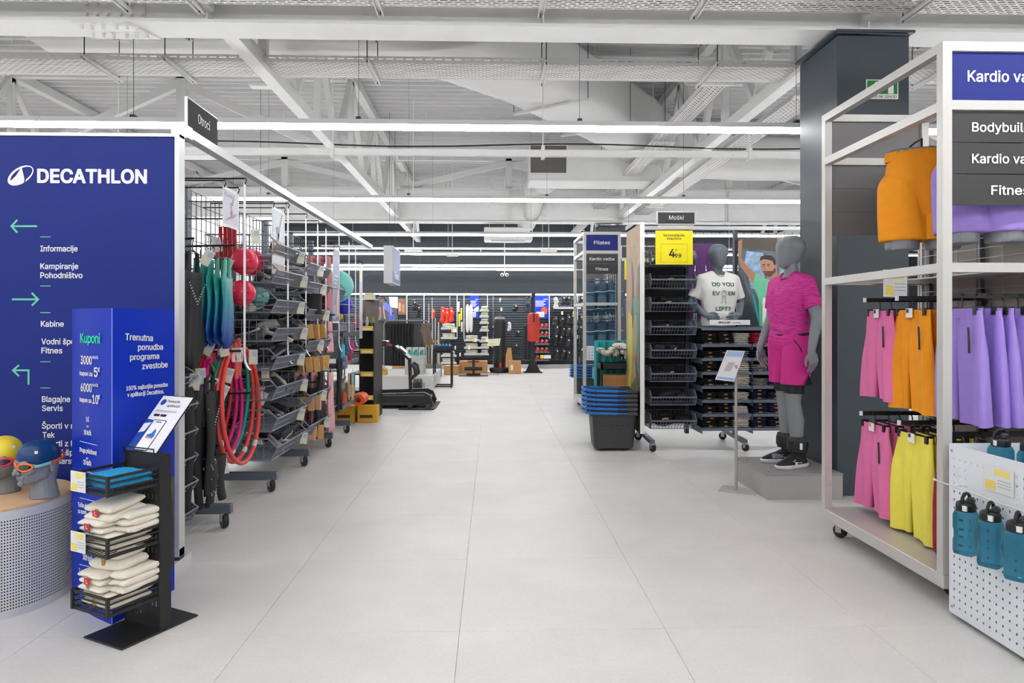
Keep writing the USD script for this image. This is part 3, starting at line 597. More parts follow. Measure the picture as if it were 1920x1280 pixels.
def swim_head(label, p, rz, capm, rim, strap, lensm, caplab):
    t = thing('mannequin_bust', label, 'mannequin head', p, rz, None)
    part(t, 'head', HEADG, HG, True)
    c = thing('bathing_hat', caplab[0], 'swimming cap', p, rz)
    import manifold3d as m3
    cap = m3.Manifold.batch_hull([m3.Manifold.sphere(r, 48).translate(q) for *q, r in ((0, .017, .203, .0765), (0, -.02, .208, .071), (0, .02, .17, .078))]).trim_by_plane((0, -.35, 1), .165).refine_to_length(.014)
    v, f, _ = meshkit.arrays(cap); part(c, 'cap', G().add(v + np.c_[0*v[:, :2], 0*v[:, 0]], f), capm, 40)
    part(c, 'badge', G().cbox((.062, -.05, .232), (.013, .002, .013), rotz(.9)), INK)
    gl = thing('swim_goggles', caplab[1], 'goggles', p, rz)
    for s in (-1, 1):
        a = np.linspace(0, 2*np.pi, 25)[:-1]; ring = np.c_[s * .034 + .026 * np.cos(a), -.096 + .014 * (np.abs(.034*s + .026 * np.cos(a)) / .06) ** 2 * 2.2, .166 + .0165 * np.sin(a)]
        part(gl, 'lens_rim', G().tube(ring, .0055, 8, True), rim, True)
        part(gl, 'lens', G().loft([ring * [1, 1, 1] + [0, -.003, 0], (ring - ring.mean(0)) * .5 + ring.mean(0) + [0, -.008, 0]]), lensm, True)
    part(gl, 'nose_bridge', G().tube([(-.012, -.099, .168), (0, -.106, .171), (.012, -.099, .168)], .0035, 6), rim, True)
    a = np.linspace(-np.pi * .32, np.pi * 1.32, 40); x, y = .083 * np.cos(a), .012 + .1 * np.sin(a)
    z = .168 + .03 * (np.sin(a) + .6).clip(0) / 1.6
    L0 = np.c_[x, y, z]; nrm = np.c_[np.cos(a), np.sin(a), 0*a]
    cut = 8
    for s0, s1, m in ((0, cut, strap[0]), (cut - 1, 40 - cut + 1, strap[1]), (40 - cut, 40, strap[0])):
        sub = slice(s0, s1); up = np.array([0, 0, .006])
        part(gl, 'strap', G().loft([L0[sub] - up, L0[sub] - up + nrm[sub] * .004, L0[sub] + up + nrm[sub] * .004, L0[sub] + up], cap=False, wrap=True, closed=False), m, 40)
    return t
LENS = C((60, 66, 72), .1, coat=.5)
swim_head('grey display head in a navy swimming cap, nearest on the drum', PZ(72, 934, DTOP), -.42, C((6, 58, 108), .35, name='navy_rubber'), C((236, 118, 58), .4), (C((120, 190, 190), .4), C((228, 92, 40), .4)), LENS, ('navy blue swimming cap on the nearer grey head', 'aqua and orange swimming goggles on the navy capped head'))
swim_head('grey display head in a yellow swimming cap, at the left picture edge', PZ(6, 924, DTOP) , .25, C((240, 214, 60), .4, name='yellow_rubber'), C((236, 60, 110), .4), (C((240, 110, 60), .4), C((230, 90, 60), .4)), LENS, ('yellow swimming cap on the grey head at the left edge', 'pink and orange swimming goggles on the yellow capped head'))
# ---------------------------------------------------------------- shared shop fittings
RACKM = C((196, 194, 190), .4, .2, name='rack_frame'); FIT = C((100, 109, 124), .38, name='fitting_blue_grey'); WHEEL = C((28, 28, 30), .5); ZINC = C((190, 192, 194), .3, .8)
def castor(parent, x, y, r=.04, top=.1, turn=0.):
    g = G(); R = rotz(turn)
    p = G().rod((0, 0, top), (0, 0, top - .012), .03, 10); p.box(-.022, -.018, -.02, .02, r*.8, top - .01); p.box(.018, .022, -.02, .02, r*.8, top - .01)
    c = part(parent, 'castor', p.xf(R, (x, y, 0)), ZINC)
    a = G().lathe([(r*.5, -.014), (r*.96, -.014), (r, -.009), (r, .009), (r*.96, .014), (r*.5, .014)], 18); a.xf(roty(math.pi/2)).xf(R, (x, y, r)); part(c, 'wheel', a, WHEEL, 40)
def mani(hulls):
    import manifold3d as m3
    mk = lambda q: m3.Manifold.sphere(float(q[3]), 22).translate(tuple(map(float, q[:3])))
    return m3.Manifold.batch_boolean([mk(h[0]) if len(h) == 1 else m3.Manifold.batch_hull([mk(q) for q in h]) for h in hulls], m3.OpType.Add)
def done(o, refine=.014, it=8):
    q = o.refine_to_length(refine).to_mesh(); t = trimesh.Trimesh(q.vert_properties[:, :3], q.tri_verts, process=False)
    if it: trimesh.smoothing.filter_taubin(t, iterations=it)
    return G().tm(t)
def plane_side(o, p, n):            # keeps what lies on the side n points to
    n = np.asarray(n, float); n /= np.linalg.norm(n); return o.trim_by_plane(tuple(n), float(np.dot(n, p)))
# ---------------------------------------------------------------- open-frame rack with a header
def header_rack(label, x, y, w, words, gridz=(.32, 2.3), small=True):
    t = thing('header_rack', label, 'shop rack', (x, y, 0)); D = 1.12; H = 2.65; s = .044
    for a in (0, w):
        for b in (0, D):
            part(t, 'post', Bx(a - s/2, a + s/2, b - s/2, b + s/2, .172, H), RACKM); castor(t, a + (.06 if a == 0 and b else .15 if a == 0 else -.06), b + (.16 if b == 0 else -.05), .042, .105, .5)
    part(t, 'base_deck', G().rbox((w/2, D/2, .139), (w + s, D + s, .066), .004), RACKM)
    for z, nm in ((H - s/2, 'top_rail'), (2.355, 'middle_rail'), (1.6, 'shelf_rail')):
        for b in (0, D): part(t, nm, Bx(s/2, w - s/2, b - s/2, b + s/2, z - s/2, z + s/2), RACKM)
        for a in (0, w): part(t, nm, Bx(a - s/2, a + s/2, s/2, D - s/2, z - s/2, z + s/2), RACKM)
    part(t, 'shelf', Bx(w*.45, w - .02, .02, D - .02, 1.585, 1.592), RACKM)
    for b, sg in ((0, -1), (D, 1)):
        r = (1, 0, 0) if sg < 0 else (-1, 0, 0); Y = b - .006 if sg < 0 else b + .006
        hb = part(t, 'header_board', Bx(s/2, w - s/2, b - .005, b + .005, 2.377, H - s), C((28, 42, 132), .45, spec=.25) if sg < 0 else C((112, 110, 112), .4))
        text3(t, words[0], (w/2, Y, 2.47), r, (0, 0, 1), height=.05, width=.034*len(words[0]), bold=True, m=INK, align='c')
        n = len(words) - 1; z1 = 2.33
        for k, wd in enumerate(words[1:]):
            h = .147; part(t, 'category_strip', Bx(s/2, w - s/2, b - .004, b + .004, z1 - h + .004, z1), C((44, 44, 46), .4) if sg < 0 else C((104, 103, 104), .4))
            text3(t, wd, (w/2, Y, z1 - .094), r, (0, 0, 1), height=.042, width=.0305*len(wd), bold=True, m=INK, align='c'); z1 -= h
    g = G(); X = w - .05
    for z in np.arange(gridz[0], gridz[1], .055): g.rod((X, .03, z), (X, D - .03, z), .0028, 4)
    for b in np.linspace(.03, D - .03, 7): g.rod((X + .005, b, gridz[0]), (X + .005, b, gridz[1]), .0035, 4)
    part(t, 'wire_grid', g, RACKM)
    for b in (.06, D/2, D - .12): part(t, 'slotted_upright', Bx(X + .01, X + .035, b, b + .03, .17, 2.33), FIT)
    if small: part(t, 'inner_panel', Bx(w - .012, w - .008, .02, D - .02, .2, 2.33), C((186, 180, 174), .5))
    return t
kx, ky, kw = 2.115, 3.13, .62
header_rack('tall light metal rack with a blue header, at the right picture edge', kx, ky, kw, ('Kardio vadba', 'Bodybuilding', 'Kardio vadba', 'Fitnes'))
ARM = C((30, 30, 34), .4)
def rack_arm(X0, X1, Y, z, label, card=None):
    t = thing('garment_rail', label, 'hanging rail', (X1, Y, z))
    part(t, 'bar', Bx(X0 - X1, 0, -.007, .007, -.012, .012), ARM); part(t, 'end_cap', Bx(X0 - X1 - .012, X0 - X1, -.008, .008, -.013, .013), WHITE); part(t, 'bracket', Bx(-.02, .0, -.02, .02, -.06, .05), ARM)
    return t
def shorts_leg(side, w0, w1, L, th, seed, gap=.03, crotch=.42):
    """one half of a hanging pair of shorts, in the plane y-z, thin along x"""
    g = G(); loops = []; rs = np.random.RandomState(seed); ph = rs.uniform(0, 6.3); am = rs.uniform(.008, .017)
    for v in np.linspace(0, 1, 15):
        w = (w0 + (w1 - w0) * v ** .7) / 2; i0 = -.004 if v < crotch else gap * (v - crotch) / (1 - crotch)
        a = np.linspace(0, 2*np.pi, 29)[:-1]; c = np.sign(np.cos(a)) * abs(np.cos(a)) ** .8; s = np.sin(a)
        y = side * (i0 + (w - i0) * (c + 1) / 2)
        t = th * (.45 + .55 * min(1, v * 2.2)); x = s * t + am * min(1, v * 3) * np.sin(ph + y * 42 + v * 1.5) + .25 * am * np.sin(ph * 2 + y * 95)
        z = -L * v - (.012 * np.abs(y) / w if v == 1 else 0) + np.zeros(28)
        loops.append(np.c_[x, y, z])
    return g.loft(loops if side > 0 else loops, cap=False)
def shorts_geo(seed, w0=.34, w1=.46, L=.50, th=.035):
    return shorts_leg(1, w0, w1, L, th, seed).geo(shorts_leg(-1, w0, w1, L, th * 1.1, seed + 50))
def hanging_shorts(label, X, Y, z, m, seed, group=None, turn=0, zipm=None, tagcol=None, L=.50, w=.42):
    t = thing('hanging_shorts', label, 'shorts', (X, Y, z), turn, group)
    part(t, 'fabric', shorts_geo(seed, w*.72, w, L), m, True)
    g = G(); a = np.linspace(0, 2*np.pi, 61)[:-1]; rr = .004 * np.sin(a * 22)
    loops = [np.c_[.02 * np.sin(a) + 0*a, (w*.36 + rr*.2) * np.sign(np.cos(a)) * abs(np.cos(a)) ** .8, np.full(60, q)] + np.c_[rr, 0*a, 0*a] for q in (.012, -.012, -.035)]
    part(t, 'waistband', g.loft(loops, cap=False), m, True)
    h = part(t, 'hanger', G().tube([(0, 0, .012), (0, 0, .05), (0, .012, .068), (0, .004, .085), (0, -.012, .078)], .0035, 6).bar((0, -w*.3, .01), (0, w*.3, .01), .008, .012), BLACK, 40)
    for s in (-1, 1): part(h, 'clip', Bx(-.02, .02, s*w*.3 - .012, s*w*.3 + .012, -.02, .02), BLACK)
    if zipm is not None: part(t, 'pocket_zip', G().tube([(-.046, -w*.30, -.08), (-.05, -w*.33, -.13), (-.052, -w*.345, -.2)], .005, 5), zipm, True)
    if tagcol is not None: part(t, 'size_card', G().cbox((-.034, .0 - w*.05, -.005), (.002, .06, .05)), WHITE); part(t, 'size_print', G().cbox((-.0355, -w*.05 + .014, .006), (.001, .022, .02)), C(tagcol, .5))
    return t
PINK = C((226, 116, 170), .8, bump=.2, bscale=300, var=.03, scale=20); ORANGE = C((240, 150, 10), .8, bump=.2, bscale=300, var=.03, scale=20); LILAC = C((158, 132, 214), .8, bump=.2, bscale=300, var=.03, scale=20); YELLOW = C((240, 226, 88), .8, bump=.2, bscale=300, var=.03, scale=20); MAROON = C((150, 18, 50), .8, bump=.2, bscale=300)
gX = kx + kw - .05
rows = [('upper', 1.475, [('pink', PINK, 3.98, 2, (60, 40, 60)), ('orange', ORANGE, 3.66, 3, (60, 40, 60)), ('lilac', LILAC, 3.28, 6, None)]), ('lower', .80, [('pink', PINK, 4.02, 4, (236, 140, 60)), ('yellow', YELLOW, 3.64, 4, (60, 40, 60)), ('maroon', MAROON, 3.26, 2, (200, 30, 60))])]
order = ['frontmost, nearest the aisle', 'second from the aisle', 'third from the aisle', 'fourth from the aisle', 'fifth from the aisle', 'last one by the grid']
for lev, z, cols_ in rows:
    for cn, m, Y, n, tc in cols_:
        rack_arm(kx + .10, gX, Y, z, f'black hanging arm carrying the {cn} shorts on the {lev} row of the right rack')
        for k in range(n):
            X = kx + .185 + k * .072
            hanging_shorts(f'{cn} shorts on the {lev} row of the right rack, {order[k]}', X, Y + rnd.uniform(-.012, .012), z - .075, m, k * 7 + len(cn) * 3 + len(lev), turn=rnd.uniform(-.12, .12), zipm=BLACK if k == 0 and cn != 'yellow' else None, tagcol=tc if k == 0 else None, L=.53 if cn != 'pink' else .5)
def leg_form(label, p, rz, m, cname):
    t = thing('leg_form', f'grey hip and thigh form hanging high on the right rack, wearing {cname}', 'mannequin', p, rz)
    part(t, 'body', done(plane_side(plane_side(mani([[(.07, 0, -.04, .1), (-.07, 0, -.04, .1), (.08, 0, .12, .085), (-.08, 0, .12, .085)], [(.095, 0, -.06, .1), (.1, -.01, -.45, .082)], [(-.095, 0, -.06, .1), (-.1, -.01, -.45, .082)]]), (0, 0, -.42), (0, 0, 1)), (0, 0, .13), (0, 0, -1)), .02, 4), HG, 40)
    part(t, 'hook', G().tube([(0, 0, .12), (0, 0, .19), (0, .1, .2), (0, .22, .2)], .006, 6), ARM, True)
    s = thing('display_shorts', label, 'shorts', p, rz)
    o = mani([[(.07, 0, -.04, .115), (-.07, 0, -.04, .115), (.075, 0, .11, .09), (-.075, 0, .11, .09), (.1, 0, -.2, .1), (-.1, 0, -.2, .1)], [(.1, 0, -.08, .115), (.112, -.005, -.45, .105), (.04, -.005, -.42, .1)], [(-.1, 0, -.08, .115), (-.112, -.005, -.45, .105), (-.04, -.005, -.42, .1)]])
    g = done(plane_side(plane_side(o, (0, 0, -.37), (0, 0, 1)), (0, 0, .115), (0, 0, -1)), .014, 6); v, f = g.get()
    am = np.clip((.1 - v[:, 2]) / .35, 0, 1) * .011; an = np.arctan2(v[:, 1], v[:, 0]); v[:, :2] *= (1 + am * 6 * np.sin(an * 7 + v[:, 2] * 9) * .5)[:, None]
    part(s, 'fabric', G().add(v, f), m, True)
    a = np.linspace(0, 2*np.pi, 73)[:-1]; rr = 1 + .03 * np.sin(a * 24)
    part(s, 'waistband', G().loft([np.c_[.178 * np.cos(a) * rr, .098 * np.sign(np.sin(a)) * abs(np.sin(a)) ** .9 * rr, np.full(72, z)] for z in (.068, .09, .118)], cap=False), m, True)
    part(s, 'pocket_zip', G().tube([(.135, -.085, .04), (.15, -.088, -.02), (.156, -.09, -.1)], .0055, 5), BLACK, True)
leg_form('orange sports shorts on a hip form at the top of the right rack', (2.36, 3.68, 2.16), -.3, ORANGE, 'orange shorts')
leg_form('lilac sports shorts on a hip form at the top of the right rack', (2.43, 3.32, 2.155), -.25, LILAC, 'lilac shorts')
t = thing('price_label', 'white and yellow price card hanging under the upper rail of the right rack', 'price label', PY(1656, 556, 3.72)); price_card(t, (0, 0, 0), (1, 0, -.03), (0, 0, 1), .135, .15)
# ---------------------------------------------------------------- white perforated bin with drinking bottles
BINM = C((226, 230, 236), .4, name='bin_white')
b0, b1, bw, bz0, bz1 = 2.16, 3.075, .56, .02, .79
bin_ = thing('perforated_bin', 'white perforated metal dump bin with blue bottles, lower right corner', 'display bin', (2.1, b0, 0))
L = b1 - b0; sh = sbox(0, bz0, L, bz1); hs = []
for i in range(int(L / .037)):
    for j in range(19):
        yy, zz = .03 + i * .037, .06 + j * .037
        if .52 < yy < .78 and .59 < zz < .72 : continue
        hs.append(sbox(yy - .0042, zz - .005, yy + .0042, zz + .005))
part(bin_, 'side_panel', G().prism(sh.difference(unary_union(hs)), .002, (0, 0, 0), (0, 1, 0), (0, 0, 1), (1, 0, 0)), BINM)
part(bin_, 'back_panel', Bx(.002, bw, L - .002, L, bz0, bz1), BINM); part(bin_, 'far_panel', Bx(bw - .002, bw, 0, L, bz0, bz1), BINM); part(bin_, 'front_panel', Bx(.002, bw, 0, .002, bz0, bz1), BINM); part(bin_, 'deck', Bx(.002, bw - .002, .002, L - .002, .6, .604), BINM)
for y, z in ((L - .02, .76), (L - .02, .05), (.02, .05)): part(bin_, 'rivet', G().rod((-.003, y, z), (.001, y, z), .006, 10), ZINC)
t = thing('bottle_wire', 'bent steel wire rail on the white bin carrying hanging bottles', 'wire rail', (2.1, b0, 0))
hz = PX(1785, 914, 2.035)
part(t, 'wire', G().tube([(-.065, b1 - b0 + .0, .622), (-.065, L - .06, .622), (-.065, .1, .622), (-.055, .06, .622), (-.002, .05, .622)], .0035, 6).rod((-.065, L - .12, .622), (-.002, L - .12, .622), .003, 6), STEEL, 40)
part(t, 'wire_tip', G().ball((-.065, L + .005, .622), .007, 1), STEEL, True)
TEAL = custom('bottle_plastic', {'p': ('principled_bsdf', {'base_color': lin((84, 160, 186)), 'roughness': .1, 'transmission_weight': .8, 'ior': 1.2})}, [], 'p.BSDF')
TEALS = C((28, 92, 112), .2)
def bottle(label, p, rz=0, s=1.0, group=None):
    t = thing('drink_bottle', label, 'water bottle', p, rz, group)
    sq = lambda w, z, e=.55: np.c_[w * np.sign(np.cos(A_)) * abs(np.cos(A_)) ** e, w * .95 * np.sign(np.sin(A_)) * abs(np.sin(A_)) ** e, np.full(len(A_), z)]
    part(t, 'body', G().loft([sq(.03, 0), sq(.041, .004), sq(.044, .015), sq(.044, .06), sq(.041, .075), sq(.041, .1), sq(.044, .115), sq(.044, .17), sq(.04, .185, .7), sq(.034, .192, 1)]), TEAL, 50)
    part(t, 'lid', G().lathe([(.036, .186), (.038, .19), (.038, .212), (.034, .222), (.02, .23)], 24), BLACK, 40)
    part(t, 'carry_loop', G().tube([(-.03, 0, .222), (-.028, 0, .245), (-.012, 0, .26), (.012, 0, .26), (.028, 0, .248), (.032, 0, .222)], .007, 8), BLACK, True)
    part(t, 'spout_cover', G().rbox((0, -.02, .235), (.03, .03, .028), .008), C((46, 48, 52), .4)); part(t, 'price_sticker', G().cbox((-.036, -.012, .204), (.008, .02, .022), rotz(-.3)), WHITE)
    return t
A_ = np.linspace(0, 2*np.pi, 33)[:-1]
for k, (px, w) in enumerate(((1811, 'left'), (1857, 'middle'), (1908, 'right'))):
    Y = PX(px, 1000, 2.035)[1]; bottle(f'teal water bottle with black lid hanging on the wire of the white bin, {w} one', (2.035, Y, .612 - .262), .5 + .1 * k)
for k, (x, y, w) in enumerate(((2.27, 2.98, 'at the left'), (2.31, 2.86, 'next to the left one'), (2.44, 2.95, 'behind'), (2.4, 2.75, 'at the right'), (2.24, 2.7, 'near the bin edge'))):
    bottle(f'teal water bottle standing inside the top of the white bin, {w}', (x, y, .606), .4 * k)
t = thing('price_label', 'white and yellow price card on the side of the white bin', 'price label', (2.096, PX(1844, 900, 2.096)[1], .64)); price_card(t, (0, 0, 0), (0, -1, 0), (0, 0, 1), .17, .105)
# ---------------------------------------------------------------- platform and pink mannequin
PLM = C((150, 148, 146), .5, var=.05, scale=40)
a, b = PF(1438, 937), PF(1384, 906); pY0, pY1, pX0 = a[1], 5.75, a[0]; pX1 = 2.66
pf = thing('display_platform', 'low grey square platform under the pink mannequin', 'plinth', (pX0, pY0, 0)); pw, pd, ph = pX1 - pX0, pY1 - pY0, .185
part(pf, 'body', Bx(.0, pw, 0, pd, 0, ph), C((166, 164, 161), .5, var=.03, scale=30)); part(pf, 'top_board', G().rbox((pw/2, pd/2, ph + .005), (pw + .01, pd + .01, .012), .003), PLM)
for x, y in ((.05, .08), (.05, pd - .12), (.12, .22)): part(pf, 'screw', G().rod((x, y, ph + .011), (x, y, ph + .0125), .009, 10), C((90, 88, 86), .4))
PT = ph + .011
def hand(o, s, curl=.35, dirn=None, spread=(0, 0)):
    """hulls of a relaxed hand hanging from the wrist o; s = +1 the left hand (thumb to the front, -y)"""
    o = np.asarray(o, float); R = np.eye(3) if dirn is None else dirn; H = []
    P_ = lambda x, y, z, r: (*(o + R @ np.array([x, y, z])), r)
    H.append([P_(0, 0, 0, .026), P_(0, -.004, -.02, .027)])
    H.append([P_(0, -.028, -.045, .013), P_(0, .026, -.045, .013), P_(0, -.034, -.088, .0115), P_(0, .03, -.085, .011), P_(0, 0, -.012, .022)])
    for y, ln, dz in ((-.034, .068, -.09), (-.012, .077, -.094), (.01, .071, -.092), (.031, .056, -.086)):
        q = [(0, y, dz), (-s * .010 * curl / .35, y * 1.06, dz - ln * .42), (-s * .026 * curl / .35, y * 1.08, dz - ln * .74), (-s * .042 * curl / .35, y * 1.08, dz - ln)]
        rr = (.0098, .0092, .0085, .0076)
        for k in range(3): H.append([P_(*q[k], rr[k]), P_(*q[k+1], rr[k+1])])
    q = [(0, -.028, -.03), (-s * .014, -.05, -.058), (-s * .02, -.058, -.085), (-s * .024, -.056, -.107)]; rr = (.014, .0115, .0098, .0085)
    for k in range(3): H.append([P_(*q[k], rr[k]), P_(*q[k+1], rr[k+1])])
    return H
def torso(d=0., low=.93):
    return [[(.075, .0, 1.0, .105 + d), (-.075, .0, 1.0, .105 + d), (.06, -.005, 1.12, .1 + d), (-.06, -.005, 1.12, .1 + d)], [(.06, -.005, 1.12, .1 + d), (-.06, -.005, 1.12, .1 + d), (.085, -.015, 1.32, .112 + d), (-.085, -.015, 1.32, .112 + d)],
            [(.085, -.015, 1.32, .112 + d), (-.085, -.015, 1.32, .112 + d), (.15, .01, 1.445, .06 + d), (-.15, .01, 1.445, .06 + d), (.05, .01, 1.48, .055 + d), (-.05, .01, 1.48, .055 + d)], [(.07, -.06, 1.36, .062 + d), (.1, -.03, 1.36, .07 + d)], [(-.07, -.06, 1.36, .062 + d), (-.1, -.03, 1.36, .07 + d)]]
def egg(): return [[(0, .02, 1.45, .062), (0, .012, 1.58, .052)], [(0, .035, 1.738, .096), (0, -.018, 1.735, .093), (0, -.045, 1.655, .064), (0, -.058, 1.605, .042), (0, .02, 1.66, .07)]]
def arm(s, el, wr, up=(.175, .012, 1.44), rs=(.06, .053, .044, .042, .028)):
    sh = np.array([up[0] * s, up[1], up[2]]); el, wr = np.array(el, float), np.array(wr, float)
    mid = sh * .55 + el * .45; fm = el * .7 + wr * .3
    return [[(*sh, rs[0]), (*mid, rs[1])], [(*mid, rs[1]), (*el, rs[2])], [(*el, rs[2]), (*fm, rs[3])], [(*fm, rs[3]), (*wr, rs[4])]]
el1, wr1 = (.262, .04, 1.17), (.285, -.035, .92); el2, wr2 = (-.262, .03, 1.17), (-.28, -.07, .925)
legs = []
for s in (1, -1):
    legs += [[(.09*s, .005, .93, .1), (.092*s, -.012 - .03*s, .72, .082)], [(.092*s, -.012 - .03*s, .72, .082), (.092*s, -.012 - .03*s, .5, .055)], [(.092*s, -.012 - .03*s, .5, .055), (.094*s, .014 - .03*s, .36, .061)], [(.094*s, .014 - .03*s, .36, .061), (.096*s, .02 - .03*s, .1, .038)], [(.096*s, .03 - .03*s, .05, .035), (.1*s, -.1 - .03*s, .035, .03)]]
mx, my, mrz = 2.395, 5.42, -1.3
mq = thing('mannequin', 'grey egg-headed mannequin in pink sportswear standing on the platform', 'mannequin', (mx, my, PT + .012), mrz)
part(mq, 'body', done(mani(torso(-.004) + egg() + arm(1, el1, wr1) + arm(-1, el2, wr2) + hand(wr1, 1, dirn=rotx(.25)) + hand(wr2, -1, dirn=rotx(.25)) + legs), .013, 8), HG, True)
MELANGE = custom('melange_pink', {'g': ('geometry', {}), 'mp': ('mapping', {'scale': (10, 10, 110)}), 'n': ('noise_texture', {'scale': 1.6, 'detail': 3.0}), 'r': ('rgb_ramp', {'ramp': [(.3, lin((168, 26, 116))), (.65, lin((220, 58, 156)))]}), 'b': ('bump', {'strength': .15, 'distance': .004}), 'p': ('principled_bsdf', {'roughness': .75})}, [('g.position', 'mp.vector'), ('mp.vector', 'n.vector'), ('n.fac', 'r.fac'), ('r.color', 'p.base_color'), ('n.fac', 'b.height'), ('b.normal', 'p.normal')], 'p.BSDF')
MAG = C((200, 32, 134), .7, bump=.15, bscale=250, name='magenta_shorts')
def tee(name, label, m, loc, rz, el_a, el_b, d=.012, hem=.985):
    o = mani(torso(d)); o = plane_side(o, (0, 0, hem), (0, 0, 1))
    for s, el in ((1, el_a), (-1, el_b)):
        sh = np.array([.175*s, .012, 1.44]); e = np.array(el, float); dv = (e - sh) / np.linalg.norm(e - sh); end = sh + dv * .2
        o = o + plane_side(mani([[(*sh, .06 + d), (*(sh + dv * .24), .058 + d)]]), end, -dv)
    o = o - mani([[(0, -.01, 1.56, .068), (0, -.03, 1.53, .06)]])
    g = done(o, .013, 6); v, f = g.get()
    w = np.clip((1.2 - v[:, 2]) / .2, 0, 1) * np.clip((.2 - abs(v[:, 0])) / .05, 0, 1); v[:, 1] += w * .0055 * np.sin(v[:, 2] * 85 + v[:, 0] * 16); v[:, 0] += w * .003 * np.sin(v[:, 2] * 60)
    t = thing(name, label, 't-shirt', loc, rz); part(t, 'fabric', G().add(v, f), m, True)
    part(t, 'collar', G().tube([(.066 * math.cos(q) , -.008 + .066 * math.sin(q), 1.497 - .014 * math.sin(q + .1) * -1) for q in np.linspace(0, 2*np.pi, 33)[:-1]], .006, 6, True), m, True)
    return t, v
tee('sports_shirt', 'magenta melange sports T-shirt on the standing mannequin', MELANGE, (mx, my, PT + .012), mrz, el1, el2, .009, 1.0)
o = mani([[(.08, .0, .98, .118), (-.08, .0, .98, .118), (.07, 0, 1.06, .1), (-.07, 0, 1.06, .1)], [(.09, .005, .95, .118), (.105, -.035, .66, .106)], [(-.09, .005, .95, .118), (-.105, .02, .66, .106)]])
g = done(plane_side(plane_side(o, (0, 0, .645), (0, 0, 1)), (0, 0, 1.05), (0, 0, -1)), .013, 6); v, f = g.get(); w = np.clip((1.0 - v[:, 2]) / .3, 0, 1); an = np.arctan2(v[:, 1], abs(v[:, 0]) - .1); v[:, 1] += w * .006 * np.sin(an * 5 + v[:, 2] * 12)
ms = thing('running_shorts', 'magenta running shorts with black inner tights on the standing mannequin', 'shorts', (mx, my, PT + .012), mrz); part(ms, 'fabric', G().add(v, f), MAG, True)
part(ms, 'waistband', G().loft([np.c_[.187 * np.cos(A_), .117 * np.sign(np.sin(A_)) * abs(np.sin(A_)) ** .85, np.full(32, z) + .012 * np.sin(A_) ] for z in (1.03, 1.05)], cap=False), BLACK, True)
for s in (-1, 1): part(ms, 'inner_tight', done(plane_side(plane_side(mani([[(.095*s, -.01 - .025*s, .74, .09), (.093*s, -.012 - .03*s, .54, .07)]]), (0, 0, .575), (0, 0, 1)), (0, 0, .66), (0, 0, -1)), .02, 4), BLACK, True)
part(ms, 'pocket_zip', G().tube([(.16, -.1, 1.0), (.19, -.07, .95), (.2, -.05, .9)], .004, 5), BLACK, True); part(ms, 'side_slit', G().add([(.226, -.01, .73), (.2265, .028, .645), (.2265, -.05, .645)], [[0, 1, 2]]).add([(.226, -.01, .73), (.2265, -.05, .645), (.2265, .028, .645)], [[0, 1, 2]]), BLACK)
SHOEB = C((26, 26, 28), .6, bump=.3, bscale=500); SOLE = C((222, 222, 226), .5); WEIGHT = C((48, 50, 54), .7, bump=.3, bscale=200)
Rm = rotz(mrz)
for s, w in ((1, 'near'), (-1, 'far')):
    p = np.array([mx, my, PT]) + Rm @ np.array([.1 * s, -.03 * s, 0]); sx = .12 * s
    sh = thing('running_shoe', f'black running shoe with white sole, {w} foot of the mannequin', 'shoe', p, mrz + .1 * s)
    o = mani([[(0, .075, .045, .038), (0, .03, .07, .04), (0, -.02, .06, .042), (.012*s, -.1, .038, .04), (.008*s, -.17, .03, .026)], [(0, .05, .1, .043), (0, .02, .1, .043), (0, .06, .06, .04)]])
    part(sh, 'upper', done(plane_side(plane_side(o, (0, 0, .025), (0, 0, 1)), (0, 0, .128), (0, 0, -1)), .012, 4), SHOEB, True)
    o = mani([[(0, .085, .03, .04), (0, .02, .03, .042), (.012*s, -.1, .028, .048), (.008*s, -.18, .03, .03)]]); part(sh, 'sole', done(plane_side(plane_side(o, (0, 0, .001), (0, 0, 1)), (0, 0, .034), (0, 0, -1)), .012, 2), SOLE, 40)
    for k in range(5): part(sh, 'lace', G().tube([(-.03, -.03 - .017 * k, .098 - .008 * k), (0, -.035 - .017 * k, .106 - .008 * k), (.03, -.03 - .017 * k, .098 - .008 * k)], .003, 5), C((70, 72, 76), .6), True)
    part(sh, 'side_stripe', G().tube([(.041 , .03, .045), (.046, -.03, .05), (.046, -.07, .062), (.044, -.04, .072)], .003, 5), SOLE, True)
    if s > 0: part(sh, 'price_tag', G().cbox((.058, -.045, .035), (.002, .03, .045), rotz(.1)), C((225, 220, 212), .5))
    aw = thing('ankle_weight', f'black wrap-around ankle weight, {w} leg of the mannequin', 'ankle weight', p + np.array([0, 0, .015]), mrz)
    part(aw, 'cuff', G().lathe([(.045, .105), (.07, .11), (.076, .13), (.077, .2), (.071, .225), (.045, .23)], 26, (0, .02, 0)), WEIGHT, True); part(aw, 'strap', G().lathe([(.079, .13), (.081, .14), (.081, .185), (.079, .195)], 26, (0, .02, 0), cap=False), BLACK, True); part(aw, 'strap_end', G().cbox((.078, -.01, .165), (.008, .02, .05), rotz(-.4)), SOLE)
